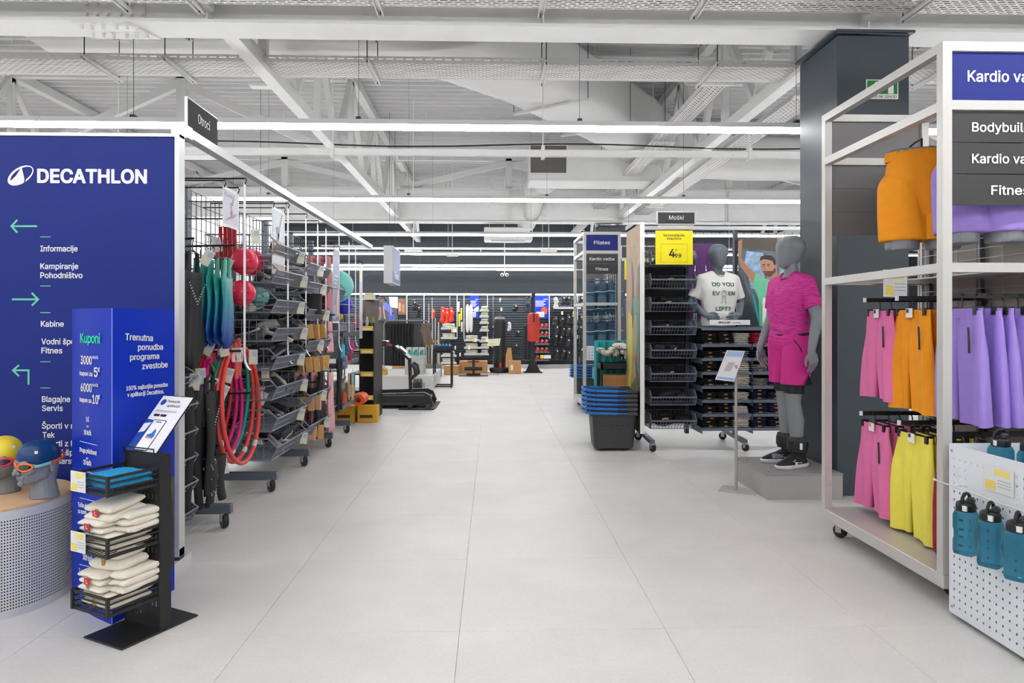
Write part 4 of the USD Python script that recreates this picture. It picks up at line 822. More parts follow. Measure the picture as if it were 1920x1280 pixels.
# ---------------------------------------------------------------- sign on a pole
p = PF(1380, 919)
t = thing('lectern_sign', 'slanted white notice on a thin grey pole before the mannequin', 'sign', p, .0)
part(t, 'base_plate', G().rbox((.02, 0, .003), (.28, .21, .006), .002, rotz(-.5)), C((180, 179, 177), .4)); part(t, 'pole', G().rod((0, 0, .006), (0, 0, 1.0), .0115, 14), C((170, 168, 166), .35, .3), 40)
c4 = [PY(x, y, p[1] + dy) - p for x, y, dy in ((1341, 711, -.06), (1376, 715, -.06), (1397, 658, .06), (1363, 656, .06))]
part(t, 'notice_board', slab(*c4, th=.006), C((226, 228, 232), .3))
b4 = np.array(c4); nn2 = np.cross(b4[1] - b4[0], b4[3] - b4[0]); nn2 /= np.linalg.norm(nn2); bl = lambda u, v: b4[0] * (1-u)*(1-v) + b4[1]*u*(1-v) + b4[2]*u*v + b4[3]*(1-u)*v + nn2 * .001
part(t, 'blue_print', quad(bl(.05, .8), bl(.95, .8), bl(.95, .97), bl(.05, .97)), C((164, 196, 226), .3)); part(t, 'blue_print', quad(bl(.05, .03), bl(.95, .03), bl(.95, .1), bl(.05, .1)), C((150, 186, 220), .3)); part(t, 'figure_print', quad(bl(.25, .3), bl(.6, .3), bl(.7, .6), bl(.35, .6)), C((196, 186, 192), .3))
# ---------------------------------------------------------------- gondola with T-shirts, behind the mannequin
GY = 7.02; gx0 = PY(1213, 600, GY)[0]
gd = thing('gondola', 'wheeled blue grey wall of baskets and T-shirt shelves behind the pink mannequin', 'shop shelving', (gx0, GY, 0))
GW, GZ = 2.05, 2.36
DGM = C((64, 70, 80), .45, name='gondola_steel')
board = thing('painted_board', 'tall wooden end board with an abstract brown, yellow and teal painting', 'display board', (gx0 - .07, GY - .01, 0))
part(board, 'board', Bx(0, .028, .0, .74, .2, GZ), C((178, 148, 110), .55, var=.12, scale=7, name='board_wood')); part(board, 'edge_trim', Bx(-.004, .04, -.012, .0, .19, GZ + .01), WHITE)
def daub(pts, m, d): part(board, 'painted_shape', G().prism(Polygon(pts).buffer(.02, 4).buffer(-.01), .0006, (-d, 0, 0), (0, 1, 0), (0, 0, 1), (-1, 0, 0)), m)
daub([(.0, 1.95), (.12, 1.9), (.2, 1.55), (.14, 1.2), (.24, .9), (.1, .5), (.16, .22), (0, .22)], C((96, 88, 80), .5, var=.3, scale=12), .001)
daub([(.3, 1.5), (.36, 1.9), (.44, 2.02), (.4, 1.6), (.46, 1.3), (.38, 1.28)], C((70, 62, 60), .5), .001)
daub([(.42, 1.4), (.6, 1.44), (.64, 1.1), (.56, .8), (.66, .62), (.5, .58), (.4, .95)], C((206, 206, 92), .5), .0016)
daub([(.04, 1.55), (.1, 1.6), (.15, 1.2), (.12, .85), (.06, .8), (.08, 1.2)], C((48, 150, 130), .5), .0016); daub([(.2, 1.62), (.34, 1.58), (.32, 1.42), (.22, 1.44)], C((60, 160, 138), .5), .0016)
daub([(.14, 1.7), (.19, 1.72), (.18, 1.45), (.15, 1.45)], C((200, 98, 70), .5), .002); daub([(.12, 1.0), (.18, 1.02), (.17, .9), (.13, .9)], C((190, 80, 60), .5), .002); daub([(.2, .75), (.55, .6), (.5, .25), (.3, .22)], C((90, 110, 78), .5, var=.3, scale=10), .001); daub([(.3, .6), (.36, .62), (.34, .24), (.28, .24)], C((150, 190, 70), .5), .0016)
for x in (.02, .52, 1.06, GW): part(gd, 'upright', Bx(x, x + .035, .40, .47, .12, GZ), DGM)
for x in (.06, 1.03):
    part(gd, 'foot_bar', G().bar((x, .72, .125), (x, .0, .095), .045, .045), FIT); castor(gd, x, .0, .042, .085, .4); castor(gd, x, .7, .042, .085, 1.2)
part(gd, 'top_rail', Bx(-.03, GW + .1, .38, .42, GZ - .01, GZ + .03), ALU)
g = G()
for z in np.arange(.25, 2.33, .1): g.rod((.05, .44, z), (GW, .44, z), .003, 4)
for x in np.arange(.1, GW, .09): g.rod((x, .445, .25), (x, .445, 2.33), .003, 4)
part(gd, 'wire_back', g, BLACK); part(gd, 'back_panel', Bx(.03, .55, .455, .465, .22, 2.0).box(.55, GW, .455, .465, .22, 1.27), C((34, 34, 37), .7))
def wire_basket(w, d, hf, hb, step=.03, fat=1.0):
    """shallow shop basket, open towards -y, its side cheeks six-sided"""
    g = G(); r = .0028 * fat
    n = int(w / step)
    for k in range(n + 1):
        x = w * k / n; g.rod((x, 0, .0), (x, d, .0), r*.7, 4); g.rod((x, -.05, hf), (x, 0, 0), r*.8, 4); g.rod((x, d, 0), (x, d, hb), r*.7, 4)
    for y in np.linspace(0, d, 6): g.rod((0, y, 0), (w, y, 0), r*.7, 4)
    g.rod((0, -.05, hf), (w, -.05, hf), r*1.7, 6); g.rod((0, 0, 0), (w, 0, 0), r*1.4, 5); g.rod((0, d, hb), (w, d, hb), r*1.4, 5); g.rod((0, -.025, hf*.5), (w, -.025, hf*.5), r, 4)
    for x in (0, w):
        pts = [(x, 0, 0), (x, -.05, hf), (x, .02, hb), (x, d, hb), (x, d, 0)]
        g.tube([pts[i] for i in (0, 1, 2, 3, 4, 0)], r*1.7, 5)
        for k in range(1, 9): y = d * k / 9; g.rod((x, y, 0), (x, y, hb), r*.8, 4)
        for z in (hb*.33, hb*.66): g.rod((x, -.03, z), (x, d, z), r*.8, 4)
    return g
WB = wire_basket(.47, .36, .085, .15)
def clump(seed, w, d, h, n=7, ms=None):
    """a heap of small folded garments"""
    rs = np.random.RandomState(seed); out = []
    for k in range(n):
        x, y = rs.uniform(-w/2 + .06, w/2 - .06), rs.uniform(-d/2 + .05, d/2 - .05)
        g = folded(rs.uniform(.13, .19), rs.uniform(.1, .15), rs.uniform(.045, .07), 1, seed * 13 + k, .009).xf(rotz(rs.uniform(0, 3.1)) @ rotx(rs.uniform(-.4, .4)), (x, y, h * rs.uniform(0, 1) * (1 - .8 * abs(2 * x / w)))); out.append(g)
    return out
BLK = C((24, 24, 27), .8, bump=.2, bscale=200, name='black_jersey'); NAVY = C((30, 36, 66), .8, bump=.2, bscale=200, name='navy_jersey'); WHT = C((222, 220, 216), .8, bump=.15, bscale=200, name='white_jersey'); GRY = C((134, 134, 138), .8, bump=.2, bscale=200, name='grey_jersey'); OLV = C((96, 104, 88), .8, bump=.2, bscale=200, name='olive_jersey'); KRAFT = C((206, 146, 86), .6)
ordn = ['lowest', 'second from the floor', 'third from the floor', 'fourth from the floor', 'fifth from the floor', 'sixth from the floor', 'seventh from the floor', 'topmost']
for i in range(8):
    z = .235 + .2435 * i
    b = thing('wire_basket', f'blue grey wire basket in the column beside the painted board, {ordn[i]}', 'basket', (gx0 + .045, GY + .03, z)); part(b, 'wires', WB, FIT)
    part(b, 'lip', Bx(0, .47, -.054, -.046, .077, .093), FIT)
    for s in (0, .465): part(b, 'side_plate', G().prism(Polygon([(0, 0), (-.05, .085), (.02, .15), (.1, .15), (.05, 0)]), .003, (s, 0, 0), (0, 1, 0), (0, 0, 1), (1, 0, 0)), FIT)
    for k, g in enumerate(clump(i + 1, .46, .34, .10, 7 if i < 6 else 3)):
        p = g.get()[0].mean(0); solo('folded_garment', f'black folded garment {("at the left", "at the right", "in the middle", "at the back", "at the front", "on top", "underneath")[k]} in the basket column, basket {ordn[i]}', 'garment', g.copy().xf(t=-p), BLK, (gx0 + .28 + p[0], GY + .2 + p[1], z + .012 + p[2]), smooth=40)
    solo('card_band', f'kraft card band lying on the garments, basket {ordn[i]}', 'band', G().tube([(-.03, -.02, 0), (-.01, -.03, .012), (.02, -.025, .01), (.035, 0, 0)], .009, 6), KRAFT, (gx0 + .2 + .03 * (i % 4), GY + .06, z + .09), .4 * i, smooth=True)
# shelves and folded T-shirts
FT = folded(.16, .24, .042, 2, 77, .004)
protos = {}
zs = [1.10, .955, .81, .665, .52, .375, .23]
bays = [(.58, 1.09), (1.11, 1.64)]
mixd = {0: [['BLK', 'BLK', 'WHT'], ['RED', 'NAVY', 'NAVY']], 1: [['BLK', 'BLK', 'GRY'], ['NAVY', 'NAVY', 'GRY']], 2: [['BLK', 'BLK', 'WHT'], ['GRY', 'GRY', 'NAVY']], 3: [['BLK', 'BLK', 'WHT'], ['GRY', 'NAVY', 'NAVY']], 4: [['BLK', 'BLK', 'WHT'], ['NAVY', 'NAVY', 'NAVY']], 5: [['BLK', 'BLK', 'WHT'], ['NAVY', 'NAVY', 'OLV']], 6: [['BLK', 'BLK', 'WHT'], ['NAVY', 'NAVY', 'OLV']]}
mats = dict(BLK=BLK, NAVY=NAVY, WHT=WHT, GRY=GRY, OLV=OLV, RED=C((214, 38, 74), .8)); wordc = dict(BLK='black', NAVY='navy', WHT='white', GRY='grey', OLV='olive', RED='red')
shelfw = ['top', 'second', 'third', 'fourth', 'fifth', 'sixth', 'bottom']
BAND = C((212, 142, 78), .5)
aB = np.linspace(-np.pi * .62, np.pi * .5, 14); bandg = G().loft([np.c_[np.full(14, x), .124 * np.sin(aB - .3) , .024 * np.cos(aB - .3) + .022] for x in (-.018, .018)], cap=False, closed=False)
for i, z in enumerate(zs):
    for bi, (x0, x1) in enumerate(bays):
        s = thing('shelf', f'blue grey metal shelf in the {("left", "right")[bi]} T-shirt bay, {shelfw[i]} from the top' if 0 < i < 6 else f'blue grey metal shelf in the {("left", "right")[bi]} T-shirt bay, {shelfw[i]} one', 'shelf', (gx0 + x0, GY, z))
        part(s, 'tray', Bx(0, x1 - x0, .0, .4, -.012, 0), FIT); part(s, 'front_lip', G().rbox(((x1-x0)/2, -.004, -.002), (x1 - x0, .008, .03), .002), FIT); part(s, 'wire_rail', G().tube([(.02, .004, 0), (.02, .002, .022), (x1 - x0 - .02, .002, .022), (x1 - x0 - .02, .004, 0)], .002, 4), FIT); part(s, 'bracket', Bx(-.004, 0, 0, .4, -.05, .012), FIT)
        for c3, mk in enumerate(mixd[i][bi]):
            n = rnd.choice([2, 2, 3]) if i not in (0, 6) else 3
            if mk == 'GRY': n = min(n, 2)
            for k in range(n):
                p = (gx0 + x0 + .095 + c3 * .168 + rnd.uniform(-.01, .01), GY + .17 + rnd.uniform(-.015, .015), z + .002 + .041 * k)
                lab = f'{wordc[mk]} folded T-shirt, {("left", "right")[bi]} bay, {shelfw[i]} shelf, {("left", "middle", "right")[c3]} pile, layer {("one", "two", "three")[k]} from below'
                lab = f'{wordc[mk]} folded T-shirt {("at the bottom", "second up", "third up")[k]} in the {("left", "middle", "right")[c3]} pile, {("left", "right")[bi]} bay, {shelfw[i]} shelf'
                if mk not in protos:
                    protos[mk] = thing('folded_shirt', lab, 't-shirt', p, 0); part(protos[mk], 'cloth', FT, mats[mk], 50); part(protos[mk], 'paper_band', bandg, BAND, True)
                else: dup(protos[mk], p, rnd.uniform(-.08, .08), label=lab)
s = thing('shelf', 'long blue grey metal shelf carrying the bust in the white T-shirt', 'shelf', (gx0 + .56, GY - .02, 1.285)); part(s, 'tray', Bx(0, 1.08, 0, .42, -.012, 0), FIT); part(s, 'front_lip', Bx(0, 1.08, -.006, 0, -.03, .006), FIT)
# bust in white T-shirt
bx, by, bz0_ = gx0 + .80, GY + .17, 1.287
DZm = bz0_ - .93 - .0; ela, elb = (.275, .05, 1.2), (-.275, .05, 1.2); wra, wrb = (.185, -.11, 1.07), (-.185, -.11, 1.07)
bz = bz0_ - .945; brz = .12
def fold_hand(s):
    d = np.array([-s*.9, -.25, -.35]); d /= np.linalg.norm(d); zax = -d; yax = np.cross((0, 1, 0), zax); yax /= np.linalg.norm(yax); yax = yax if yax[2] < 0 else -yax
    xax = np.cross(yax, zax); return np.c_[xax, yax, zax]
bm = thing('mannequin_bust', 'grey egg-headed torso in a white printed T-shirt standing on the shelf', 'mannequin', (bx, by, bz), brz)
o = mani(torso(-.004) + egg() + arm(1, ela, wra) + arm(-1, elb, wrb) + hand(wra, 1, .5, fold_hand(1)) + hand(wrb, -1, .5, fold_hand(-1))); part(bm, 'body', done(plane_side(o, (0, 0, .947), (0, 0, 1)), .013, 8), C((104, 112, 122), .45, name='bust_grey'), True)
tt, vv = tee('printed_shirt', 'white T-shirt with green lettering worn by the bust on the shelf', C((226, 224, 220), .8, bump=.15, bscale=220, name='white_tee'), (bx, by, bz), brz, ela, elb, .012, .955)
from scipy.spatial import cKDTree
front = vv[vv[:, 1] < -.03]; kt = cKDTree(front[:, [0, 2]])
def on_shirt(s, x, z, h, w, m, bold=True):
    text3(tt, 'x', (0, 0, 0), (1, 0, 0), (0, 0, 1), m=m) if False else None
    if (s, bold) not in _txt:
        q = meshkit.text_mesh(s, 1.0, 1.0, bold); _txt[(s, bold)] = (np.array(q.vertices), np.array(q.faces))
    v, f = _txt[(s, bold)]; v = v.copy(); v[:, 0] = (v[:, 0] - v[:, 0].min()) / np.ptp(v[:, 0]) * w + x - w / 2; zz = v[:, 1] * h + z
    d, i = kt.query(np.c_[v[:, 0], zz], k=3); yy = front[i, 1].min(1) - .002 - v[:, 2] * .0012
    part(tt, 'lettering', G().add(np.c_[v[:, 0], yy, zz], f), m)
GRN = C((28, 92, 60), .6)
on_shirt('DO YOU', 0, 1.375, .038, .24, GRN); on_shirt('EV', -.085, 1.28, .038, .075, GRN); on_shirt('EN', .085, 1.28, .038, .075, GRN); on_shirt('LIFT?', 0, 1.12, .038, .165, GRN); on_shirt('MA', 0, 1.02, .034, .09, C((150, 152, 152), .6))
sk = []
for pts in ([(-.022, 1.32), (-.024, 1.29), (-.012, 1.27), (.014, 1.27), (.026, 1.29), (.022, 1.322), (.01, 1.326), (-.008, 1.328), (-.022, 1.32)], [(-.008, 1.325), (-.006, 1.3)], [(.008, 1.325), (.008, 1.3)], [(-.014, 1.27), (-.02, 1.235), (-.014, 1.21), (-.028, 1.195)], [(.014, 1.27), (.022, 1.235), (.016, 1.21), (.03, 1.195)], [(-.004, 1.262), (-.002, 1.23)]):
    pts = np.array(pts); d, i = kt.query(pts, k=3); sk.append(G().tube(np.c_[pts[:, 0], front[i, 1].min(1) - .004, pts[:, 1]], .0018, 4))
part(tt, 'drawn_fist', (lambda g: ([g.geo(x) for x in sk], g)[1])(G()), GRN)
t = thing('shelf_sign', 'long white fit sign on the shelf edge below the bust', 'sign', (PY(1331, 605, GY - .04)[0], GY - .04, PY(1331, 609, GY - .04)[2]))
part(t, 'sign_board', Bx(0, .42, 0, .004, 0, .052), C((238, 238, 238), .4)); text3(t, 'REGULAR', (.09, -.0005, .017), (1, 0, 0), (0, 0, 1), height=.018, width=.12, bold=True, m=BLACK); text3(t, 'ravni kroj', (.235, -.0005, .018), (1, 0, 0), (0, 0, 1), height=.012, width=.085, m=BLACK); part(t, 'divider', Bx(.22, .2215, -.001, 0, .014, .04), C((120, 120, 120), .5))
# photo poster
PB = GY + .36
po = thing('photo_poster', 'photo poster of a dark haired man in a mint T-shirt with raised arms', 'poster', (*PY(1384, 612, PB)[:2], 0))
pp_ = ((0, PB, 0), (0, -1, 0)); a, b = PY(1384, 445, PB), PY(1516, 612, PB)
part(po, 'sheet', Bx(a[0], b[0], PB, PB + .006, b[2], a[2]), C((92, 104, 112), .4, var=.35, scale=9, name='poster_blur'), w=True)
def pr(name, pts, rgb, d, **k): print_px(po, name, pp_, pts, C(rgb, .4, **k), .0006 + d * .0009)
pr('picture', [(1384, 446), (1516, 446), (1516, 476), (1440, 470), (1384, 463)], (84, 76, 68), 0); pr('picture', [(1400, 470), (1430, 474), (1440, 500), (1425, 545), (1408, 540), (1396, 490)], (150, 176, 206), 0, var=.3, scale=25); pr('picture', [(1460, 478), (1475, 480), (1480, 520), (1462, 520)], (120, 150, 190), 0)
pr('picture', [(1384, 505), (1396, 530), (1424, 612), (1384, 612)], (66, 74, 80), 0); pr('picture', [(1410, 552), (1413, 551), (1428, 612), (1424, 612)], (40, 170, 176), 1)
SK = (176, 128, 100)
pr('arm', [(1384, 452), (1392, 448), (1391, 462), (1389, 482), (1402, 500), (1417, 513), (1412, 532), (1405, 522), (1388, 500), (1384, 480)], SK, 2); pr('arm', [(1456, 446), (1470, 446), (1475, 470), (1480, 495), (1481, 514), (1468, 511), (1463, 480)], SK, 2)
pr('mint_shirt', [(1417, 510), (1424, 517), (1434, 522), (1446, 524), (1458, 516), (1466, 505), (1481, 514), (1483, 540), (1476, 560), (1476, 611), (1424, 611), (1422, 560), (1411, 533)], (112, 200, 158), 3, var=.08, scale=18); pr('neck', [(1437, 508), (1456, 500), (1458, 516), (1446, 524), (1434, 521)], SK, 4)
pr('face', [(1425, 488), (1428, 482), (1450, 484), (1456, 496), (1454, 508), (1445, 518), (1436, 518), (1429, 510)], (186, 136, 108), 5); pr('beard', [(1430, 508), (1436, 508), (1448, 508), (1455, 498), (1454, 509), (1445, 518.5), (1435, 518.5)], (92, 66, 54), 6); pr('hair', [(1424, 489), (1426, 481), (1434, 478), (1446, 479), (1453, 486), (1455, 498), (1451, 497), (1448, 489), (1436, 486), (1430, 486)], (46, 36, 32), 6); pr('ear', [(1452, 497), (1455, 495), (1456, 502), (1453, 505)], (176, 124, 98), 7)
for x in (1429, 1438): pr('eyebrow', [(x, 495.2), (x + 5, 494.5), (x + 5, 496), (x, 496.6)], (50, 38, 34), 7); pr('eye', [(x + .5, 498), (x + 4, 497.6), (x + 4, 499.2), (x + .5, 499.4)], (40, 32, 30), 7)
pr('mouth', [(1431, 510.5), (1437, 510), (1437, 511.2), (1431, 511.6)], (150, 84, 78), 8); pr('nose', [(1433, 498), (1431, 505.5), (1434.5, 506)], (166, 116, 90), 7)
t = thing('photo_card', 'small white card with a figure in a pale T-shirt, before the mint poster', 'sign', (*PY(1430, 609, GY + .1)[:2], 1.29)); pc = ((0, GY + .1, 0), (0, -1, .0)); a, b = PY(1430, 558, GY + .1), PY(1476, 609, GY + .1)
part(t, 'card', Bx(a[0], b[0], GY + .1, GY + .104, 1.288, a[2]), C((232, 230, 226), .4), w=True)
for nm, pts, rgb in (('figure', [(1442, 568), (1450, 562), (1460, 563), (1460, 578), (1458, 584), (1444, 584), (1446, 575), (1440, 590), (1437, 590)], (214, 214, 190)), ('figure', [(1447, 583), (1457, 583), (1457, 592), (1448, 592)], (46, 44, 44)), ('figure', [(1445, 558.5), (1450, 558.5), (1450, 565), (1446, 565)], (170, 120, 96)), ('text_line', [(1437, 597), (1447, 597), (1447, 598.5), (1437, 598.5)], (90, 90, 92))): print_px(t, nm, pc, pts, C(rgb, .5), .0008 if rgb[0] != 46 else .0016)
# headers and offers
def sign_box(label, word, pxs, pys, Y, rgb=(40, 40, 42), nm='department_sign'):
    a, b = PY(pxs[0], pys[0], Y), PY(pxs[1], pys[1], Y); t = thing(nm, label, 'sign', ((a[0] + b[0]) / 2, Y, b[2])); w, h = b[0] - a[0], a[2] - b[2]
    part(t, 'frame', Bx(-w/2 - .012, w/2 + .012, .004, .03, -.012, h + .012), RACKM); part(t, 'board', Bx(-w/2, w/2, 0, .01, 0, h), C(rgb, .4))
    if word: text3(t, word, (0, -.0005, h * .36), (1, 0, 0), (0, 0, 1), height=h * .36, m=INK, align='c')
    part(t, 'bracket', Bx(-w/2, w/2, .014, .022, -.05, -.012), RACKM)
    return t
sign_box('black men department sign on top of the T-shirt wall', 'Moški', (1234, 1302), (398, 419), GY + .03)
def offer(label, pxs, pys, Y, words, price, cents):
    a, b = PY(pxs[0], pys[0], Y), PY(pxs[1], pys[1], Y); t = thing('price_sign', label, 'price sign', (a[0], Y, b[2])); w, h = b[0] - a[0], a[2] - b[2]
    part(t, 'sheet', Bx(0, w, 0, .004, 0, h), C((242, 226, 12), .4, name='offer_yellow')); g = G()
    for x0, x1, y0, y1 in ((.14, .86, .06, .075), (.14, .86, .60, .615), (.14, .152, .06, .615), (.848, .86, .06, .615)): g.box(x0*w, x1*w, -.001, 0, y0*h, y1*h)
    part(t, 'frame_print', g, C((208, 196, 40), .5))
    for k, wd in enumerate(words): text3(t, wd, (w/2, -.0005, h * (.83 - .095 * k)), (1, 0, 0), (0, 0, 1), height=h * .055, width=w * (.56 if k == 0 else .38), bold=True, m=BLACK, align='c')
    text3(t, price, (w * .36, -.0005, h * .22), (1, 0, 0), (0, 0, 1), height=h * .23, bold=True, m=BLACK); text3(t, cents, (w * .52, -.0005, h * .2), (1, 0, 0), (0, 0, 1), height=h * .12, bold=True, m=BLACK); text3(t, '€', (w * .53, -.0005, h * .4), (1, 0, 0), (0, 0, 1), height=h * .06, m=BLACK)
    return t
offer('big yellow offer sign reading 4,99 at the top of the basket column', (1229, 1299), (432, 496), GY - .06, ('NAJUGODNEJŠA', 'KVALITETA'), '4', '99')
for k in range(2):
    p0 = (gx0 + .62 + .12 * k, GY + .39, 2.2)
    t = thing('hanging_leggings', f'plum purple leggings hanging behind the white T-shirt bust, {("left", "right")[k]} pair', 'leggings', p0)
    w_ = G()
    for s in (-1, 1): w_.loft([np.c_[s * .035 * (1 + .4 * q) + .045 * (1 - .5 * q) * np.cos(A_), .012 * np.sin(A_), np.full(32, -q * .85)] for q in np.linspace(0, 1, 8)])
    part(t, 'fabric', w_, C((112, 66, 128), .8), True)
# ---------------------------------------------------------------- rucksack rack
rx, ry = PY(1096, 600, 9.9)[0], 9.9
header_rack('narrow light metal rack with a blue header, holding rucksacks, right of the aisle', rx, ry, PY(1161, 600, 9.9)[0] - rx, ('Pilates', 'Kardio vadba', 'Fitnes'), small=False)
RS = C((48, 72, 92), .75, bump=.3, bscale=150, name='rucksack_navy'); RSL = C((140, 178, 198), .7)
def rucksack(label, p, rz):
    t = thing('rucksack', label, 'rucksack', p, rz)
    part(t, 'body', done(mani([[(.05, 0, 0, .07), (-.05, 0, 0, .07), (.04, .01, .36, .06), (-.04, .01, .36, .06), (0, -.02, .15, .1)]]), .03, 4), RS, True); part(t, 'front_pocket', done(mani([[(.04, -.1, .06, .035), (-.04, -.1, .06, .035), (.03, -.085, .2, .03), (-.03, -.085, .2, .03)]]), .03, 3), C((70, 98, 120), .7), True)
    for z in (.02, .27): part(t, 'strap', G().tube([(-.125, -.02, z), (-.08, -.1, z + .01), (0, -.135 if z < .1 else -.12, z), (.08, -.1, z + .01), (.125, -.02, z)], .009, 5), RSL, True)
    part(t, 'hanging_strap', G().tube([(.1, -.04, .02), (.12, -.09, -.08), (.06, -.1, -.12), (.05, -.06, -.02)], .007, 5), RSL, True); part(t, 'grab_loop', G().tube([(-.03, .02, .41), (-.02, .02, .45), (.02, .02, .45), (.03, .02, .41)], .007, 5), BLACK, True)
    return t
r0 = None
for lev, z in (('upper', 1.50), ('lower', .92)):
    for k in range(3):
        p = (rx + .14 + k * .165, ry + .3 - .05 * k, z + .01 * k); lab = f'dark blue rucksack with pale blue straps, {lev} row of the narrow rack, {("left", "middle", "right")[k]}'
        if r0 is None: r0 = rucksack(lab, p, -.3)
        else: dup(r0, p, -.3 + .1 * k, label=lab)
    t = thing('garment_rail', f'grey hanging rail above the {lev} rucksacks', 'hanging rail', (rx, ry + .32, z + .46)); part(t, 'bar', Bx(.06, .56, -.008, .008, -.01, .012), FIT); part(t, 'end_cap', Bx(.05, .06, -.012, .012, -.014, .016), WHITE)
t = thing('display_tray', 'small white perforated metal tray on the narrow rack below the rucksacks', 'display tray', (rx + .03, ry + .02, .78)); hs = [sbox(x - .006, z - .006, x + .006, z + .006) for x in np.arange(.04, .5, .045) for z in np.arange(.03, .2, .045)]
part(t, 'front', G().prism(sbox(0, 0, .52, .21).difference(unary_union(hs)), .003, (0, 0, 0), (1, 0, 0), (0, 0, 1), (0, 1, 0)), BINM); part(t, 'tray', Bx(0, .52, .003, .3, 0, .006), BINM)
for k in range(4): solo('small_pouch', f'{("pale blue", "lilac", "white", "grey")[k]} small pouch hanging low on the narrow rack', 'pouch', G().rbox((0, 0, -.09), (.07, .03, .18), .012).tube([(-.02, 0, 0), (0, 0, .05), (.02, 0, 0)], .003, 4), C(((122, 160, 184), (196, 188, 206), (214, 212, 210), (120, 128, 138))[k], .7), (rx + .16 + .1 * k, ry + .1, .68 - .05 * (k % 2)), smooth=40)
# sign, offer and clothes behind the board
sign_box('black department sign half hidden behind the painted board', 'Ženske', (1166, 1232), (462, 483), 10.66); offer('smaller yellow offer sign half hidden behind the painted board', (1171, 1216), (488, 524), 10.56, ('NAJUGODNEJŠA', 'KVALITETA'), '4', '99')
g2 = thing('gondola', 'dark mesh wall with black clothes between the narrow rack and the painted board', 'shop shelving', (PY(1166, 600, 10.7)[0], 10.7, 0)); g = G()
for z in np.arange(.2, 2.3, .08): g.rod((0, .1, z), (1.6, .1, z), .003, 4)
for x in np.arange(0, 1.6, .1): g.rod((x, .104, .2), (x, .104, 2.3), .003, 4)
part(g2, 'wire_back', g, BLACK)
for x in (0, .8, 1.6): part(g2, 'upright', Bx(x - .02, x + .02, .11, .15, 0, 2.45), FIT)
part(g2, 'shelf', Bx(0, 1.6, -.25, .1, .95, .97), DGM); part(g2, 'top_rail', Bx(0, 1.6, .1, .14, 2.42, 2.46), ALU); part(g2, 'price_strip', Bx(.05, .25, -.256, -.25, .9, 1.02), WHITE)
# ---------------------------------------------------------------- shopping baskets
BB = C((60, 60, 62), .5, name='basket_black'); BH = C((22, 112, 196), .4, name='basket_blue')
def shop_basket_body():
    g = G(); L0 = []
    def ring(w, d, z, r=.05, n=8):
        pts = []
        for cx, cy, a0 in ((1, 1, 0), (-1, 1, 90), (-1, -1, 180), (1, -1, 270)):
            for k in range(n): a = math.radians(a0 + 90 * k / (n - 1)); pts.append((cx * (w/2 - r) + r * math.cos(a), cy * (d/2 - r) + r * math.sin(a), z))
        return np.array(pts)
    g.loft([ring(.40, .28, .03), ring(.415, .295, .06), ring(.455, .33, .3), ring(.46, .335, .385)], cap=False); g.loft([ring(.39, .27, .034), ring(.405, .285, .06), ring(.445, .32, .3), ring(.45, .325, .385)][::-1], cap=False)
    bt = ring(.40, .28, .03); g.add(np.vstack([bt, bt.mean(0)]), [[(i + 1) % 32, i, 32] for i in range(32)])
    rim = G().loft([ring(.45, .325, .37), ring(.50, .37, .37), ring(.505, .375, .395), ring(.45, .325, .395)], cap=False, wrap=True); return g, rim
bodyg, rimg = shop_basket_body()
HOLE = C((10, 10, 11), .8)
def basket_holes():
    # the open lattice: real recesses, thin dark slots set in the four sides
    g = G()
    for j in range(5):
        for i in range(15):
            z = .1 + j * .035; x = -.13 + i * .0186; d = (.28 + (z - .03) * .156) / 2
            for s in (-1, 1): g.box(x - .006, x + .006, s * d - .0015 - .001, s * d + .0015 - (0 if s > 0 else .001), z - .009, z + .009)
        for i in range(7):
            z = .1 + j * .035; y = -.075 + i * .025; d = (.40 + (z - .03) * .16) / 2
            for s in (-1, 1): g.box(s * d - .0025, s * d + .0025, y - .007, y + .007, z - .01, z + .01)
    for i in range(6):
        for s in (-1, 1): g.box(-.15 + i * .055, -.12 + i * .055, s * .160 - .003, s * .160 + .003, .268, .278)
    return g
bh = basket_holes()
def shop_basket(label, p, rz=0, first=True):
    t = thing('shopping_basket', label, 'shopping basket', p, rz)
    part(t, 'body', bodyg, BB, 40); part(t, 'rim', rimg, BB, 40); part(t, 'lattice_openings', bh, HOLE, kind='stuff')
    # folded handle lying along the rim
    a = [(.12, -.2, .4), (.02, -.205, .4), (-.2, -.205, .405), (-.3, -.16, .41), (-.31, 0, .41), (-.3, .16, .41), (-.2, .205, .405), (.02, .205, .4), (.12, .2, .4)]
    loops = []
    g = G()
    for k in range(len(a) - 1): g.bar(a[k], a[k+1], .014, .024 if 0 < k < 7 else .012)
    part(t, 'blue_handle', g, BH); 
    for s in (-1, 1): part(t, 'hinge', G().rbox((.17, s * .195, .395), (.12, .02, .035), .006), BB)
    for x, y in ((-.12, -.08), (.12, -.08), (-.12, .08), (.12, .08)): part(t, 'foot', G().rod((x, y, 0), (x, y, .03), .016, 10), BB)
    return t
pb = PF(1154, 848)
for k in range(6):
    lab = f'dark shopping basket with blue handle in the stack by the painted board, {("at the bottom", "second up", "third up", "fourth up", "fifth up", "on top")[k]}'; q = (pb[0] + .0, pb[1] + .2, .046 * k)
    sb = shop_basket(lab, q) if k == 0 else dup(sb, q, 0, label=lab)
qx = PY(1092, 700, 11.7)[0]
for k in range(5): dup(sb, (qx + .1, 11.7, .046 * k), .0, label=f'blue handled shopping basket in the far stack behind the narrow rack, {("at the bottom", "second up", "third up", "fourth up", "on top")[k]}')
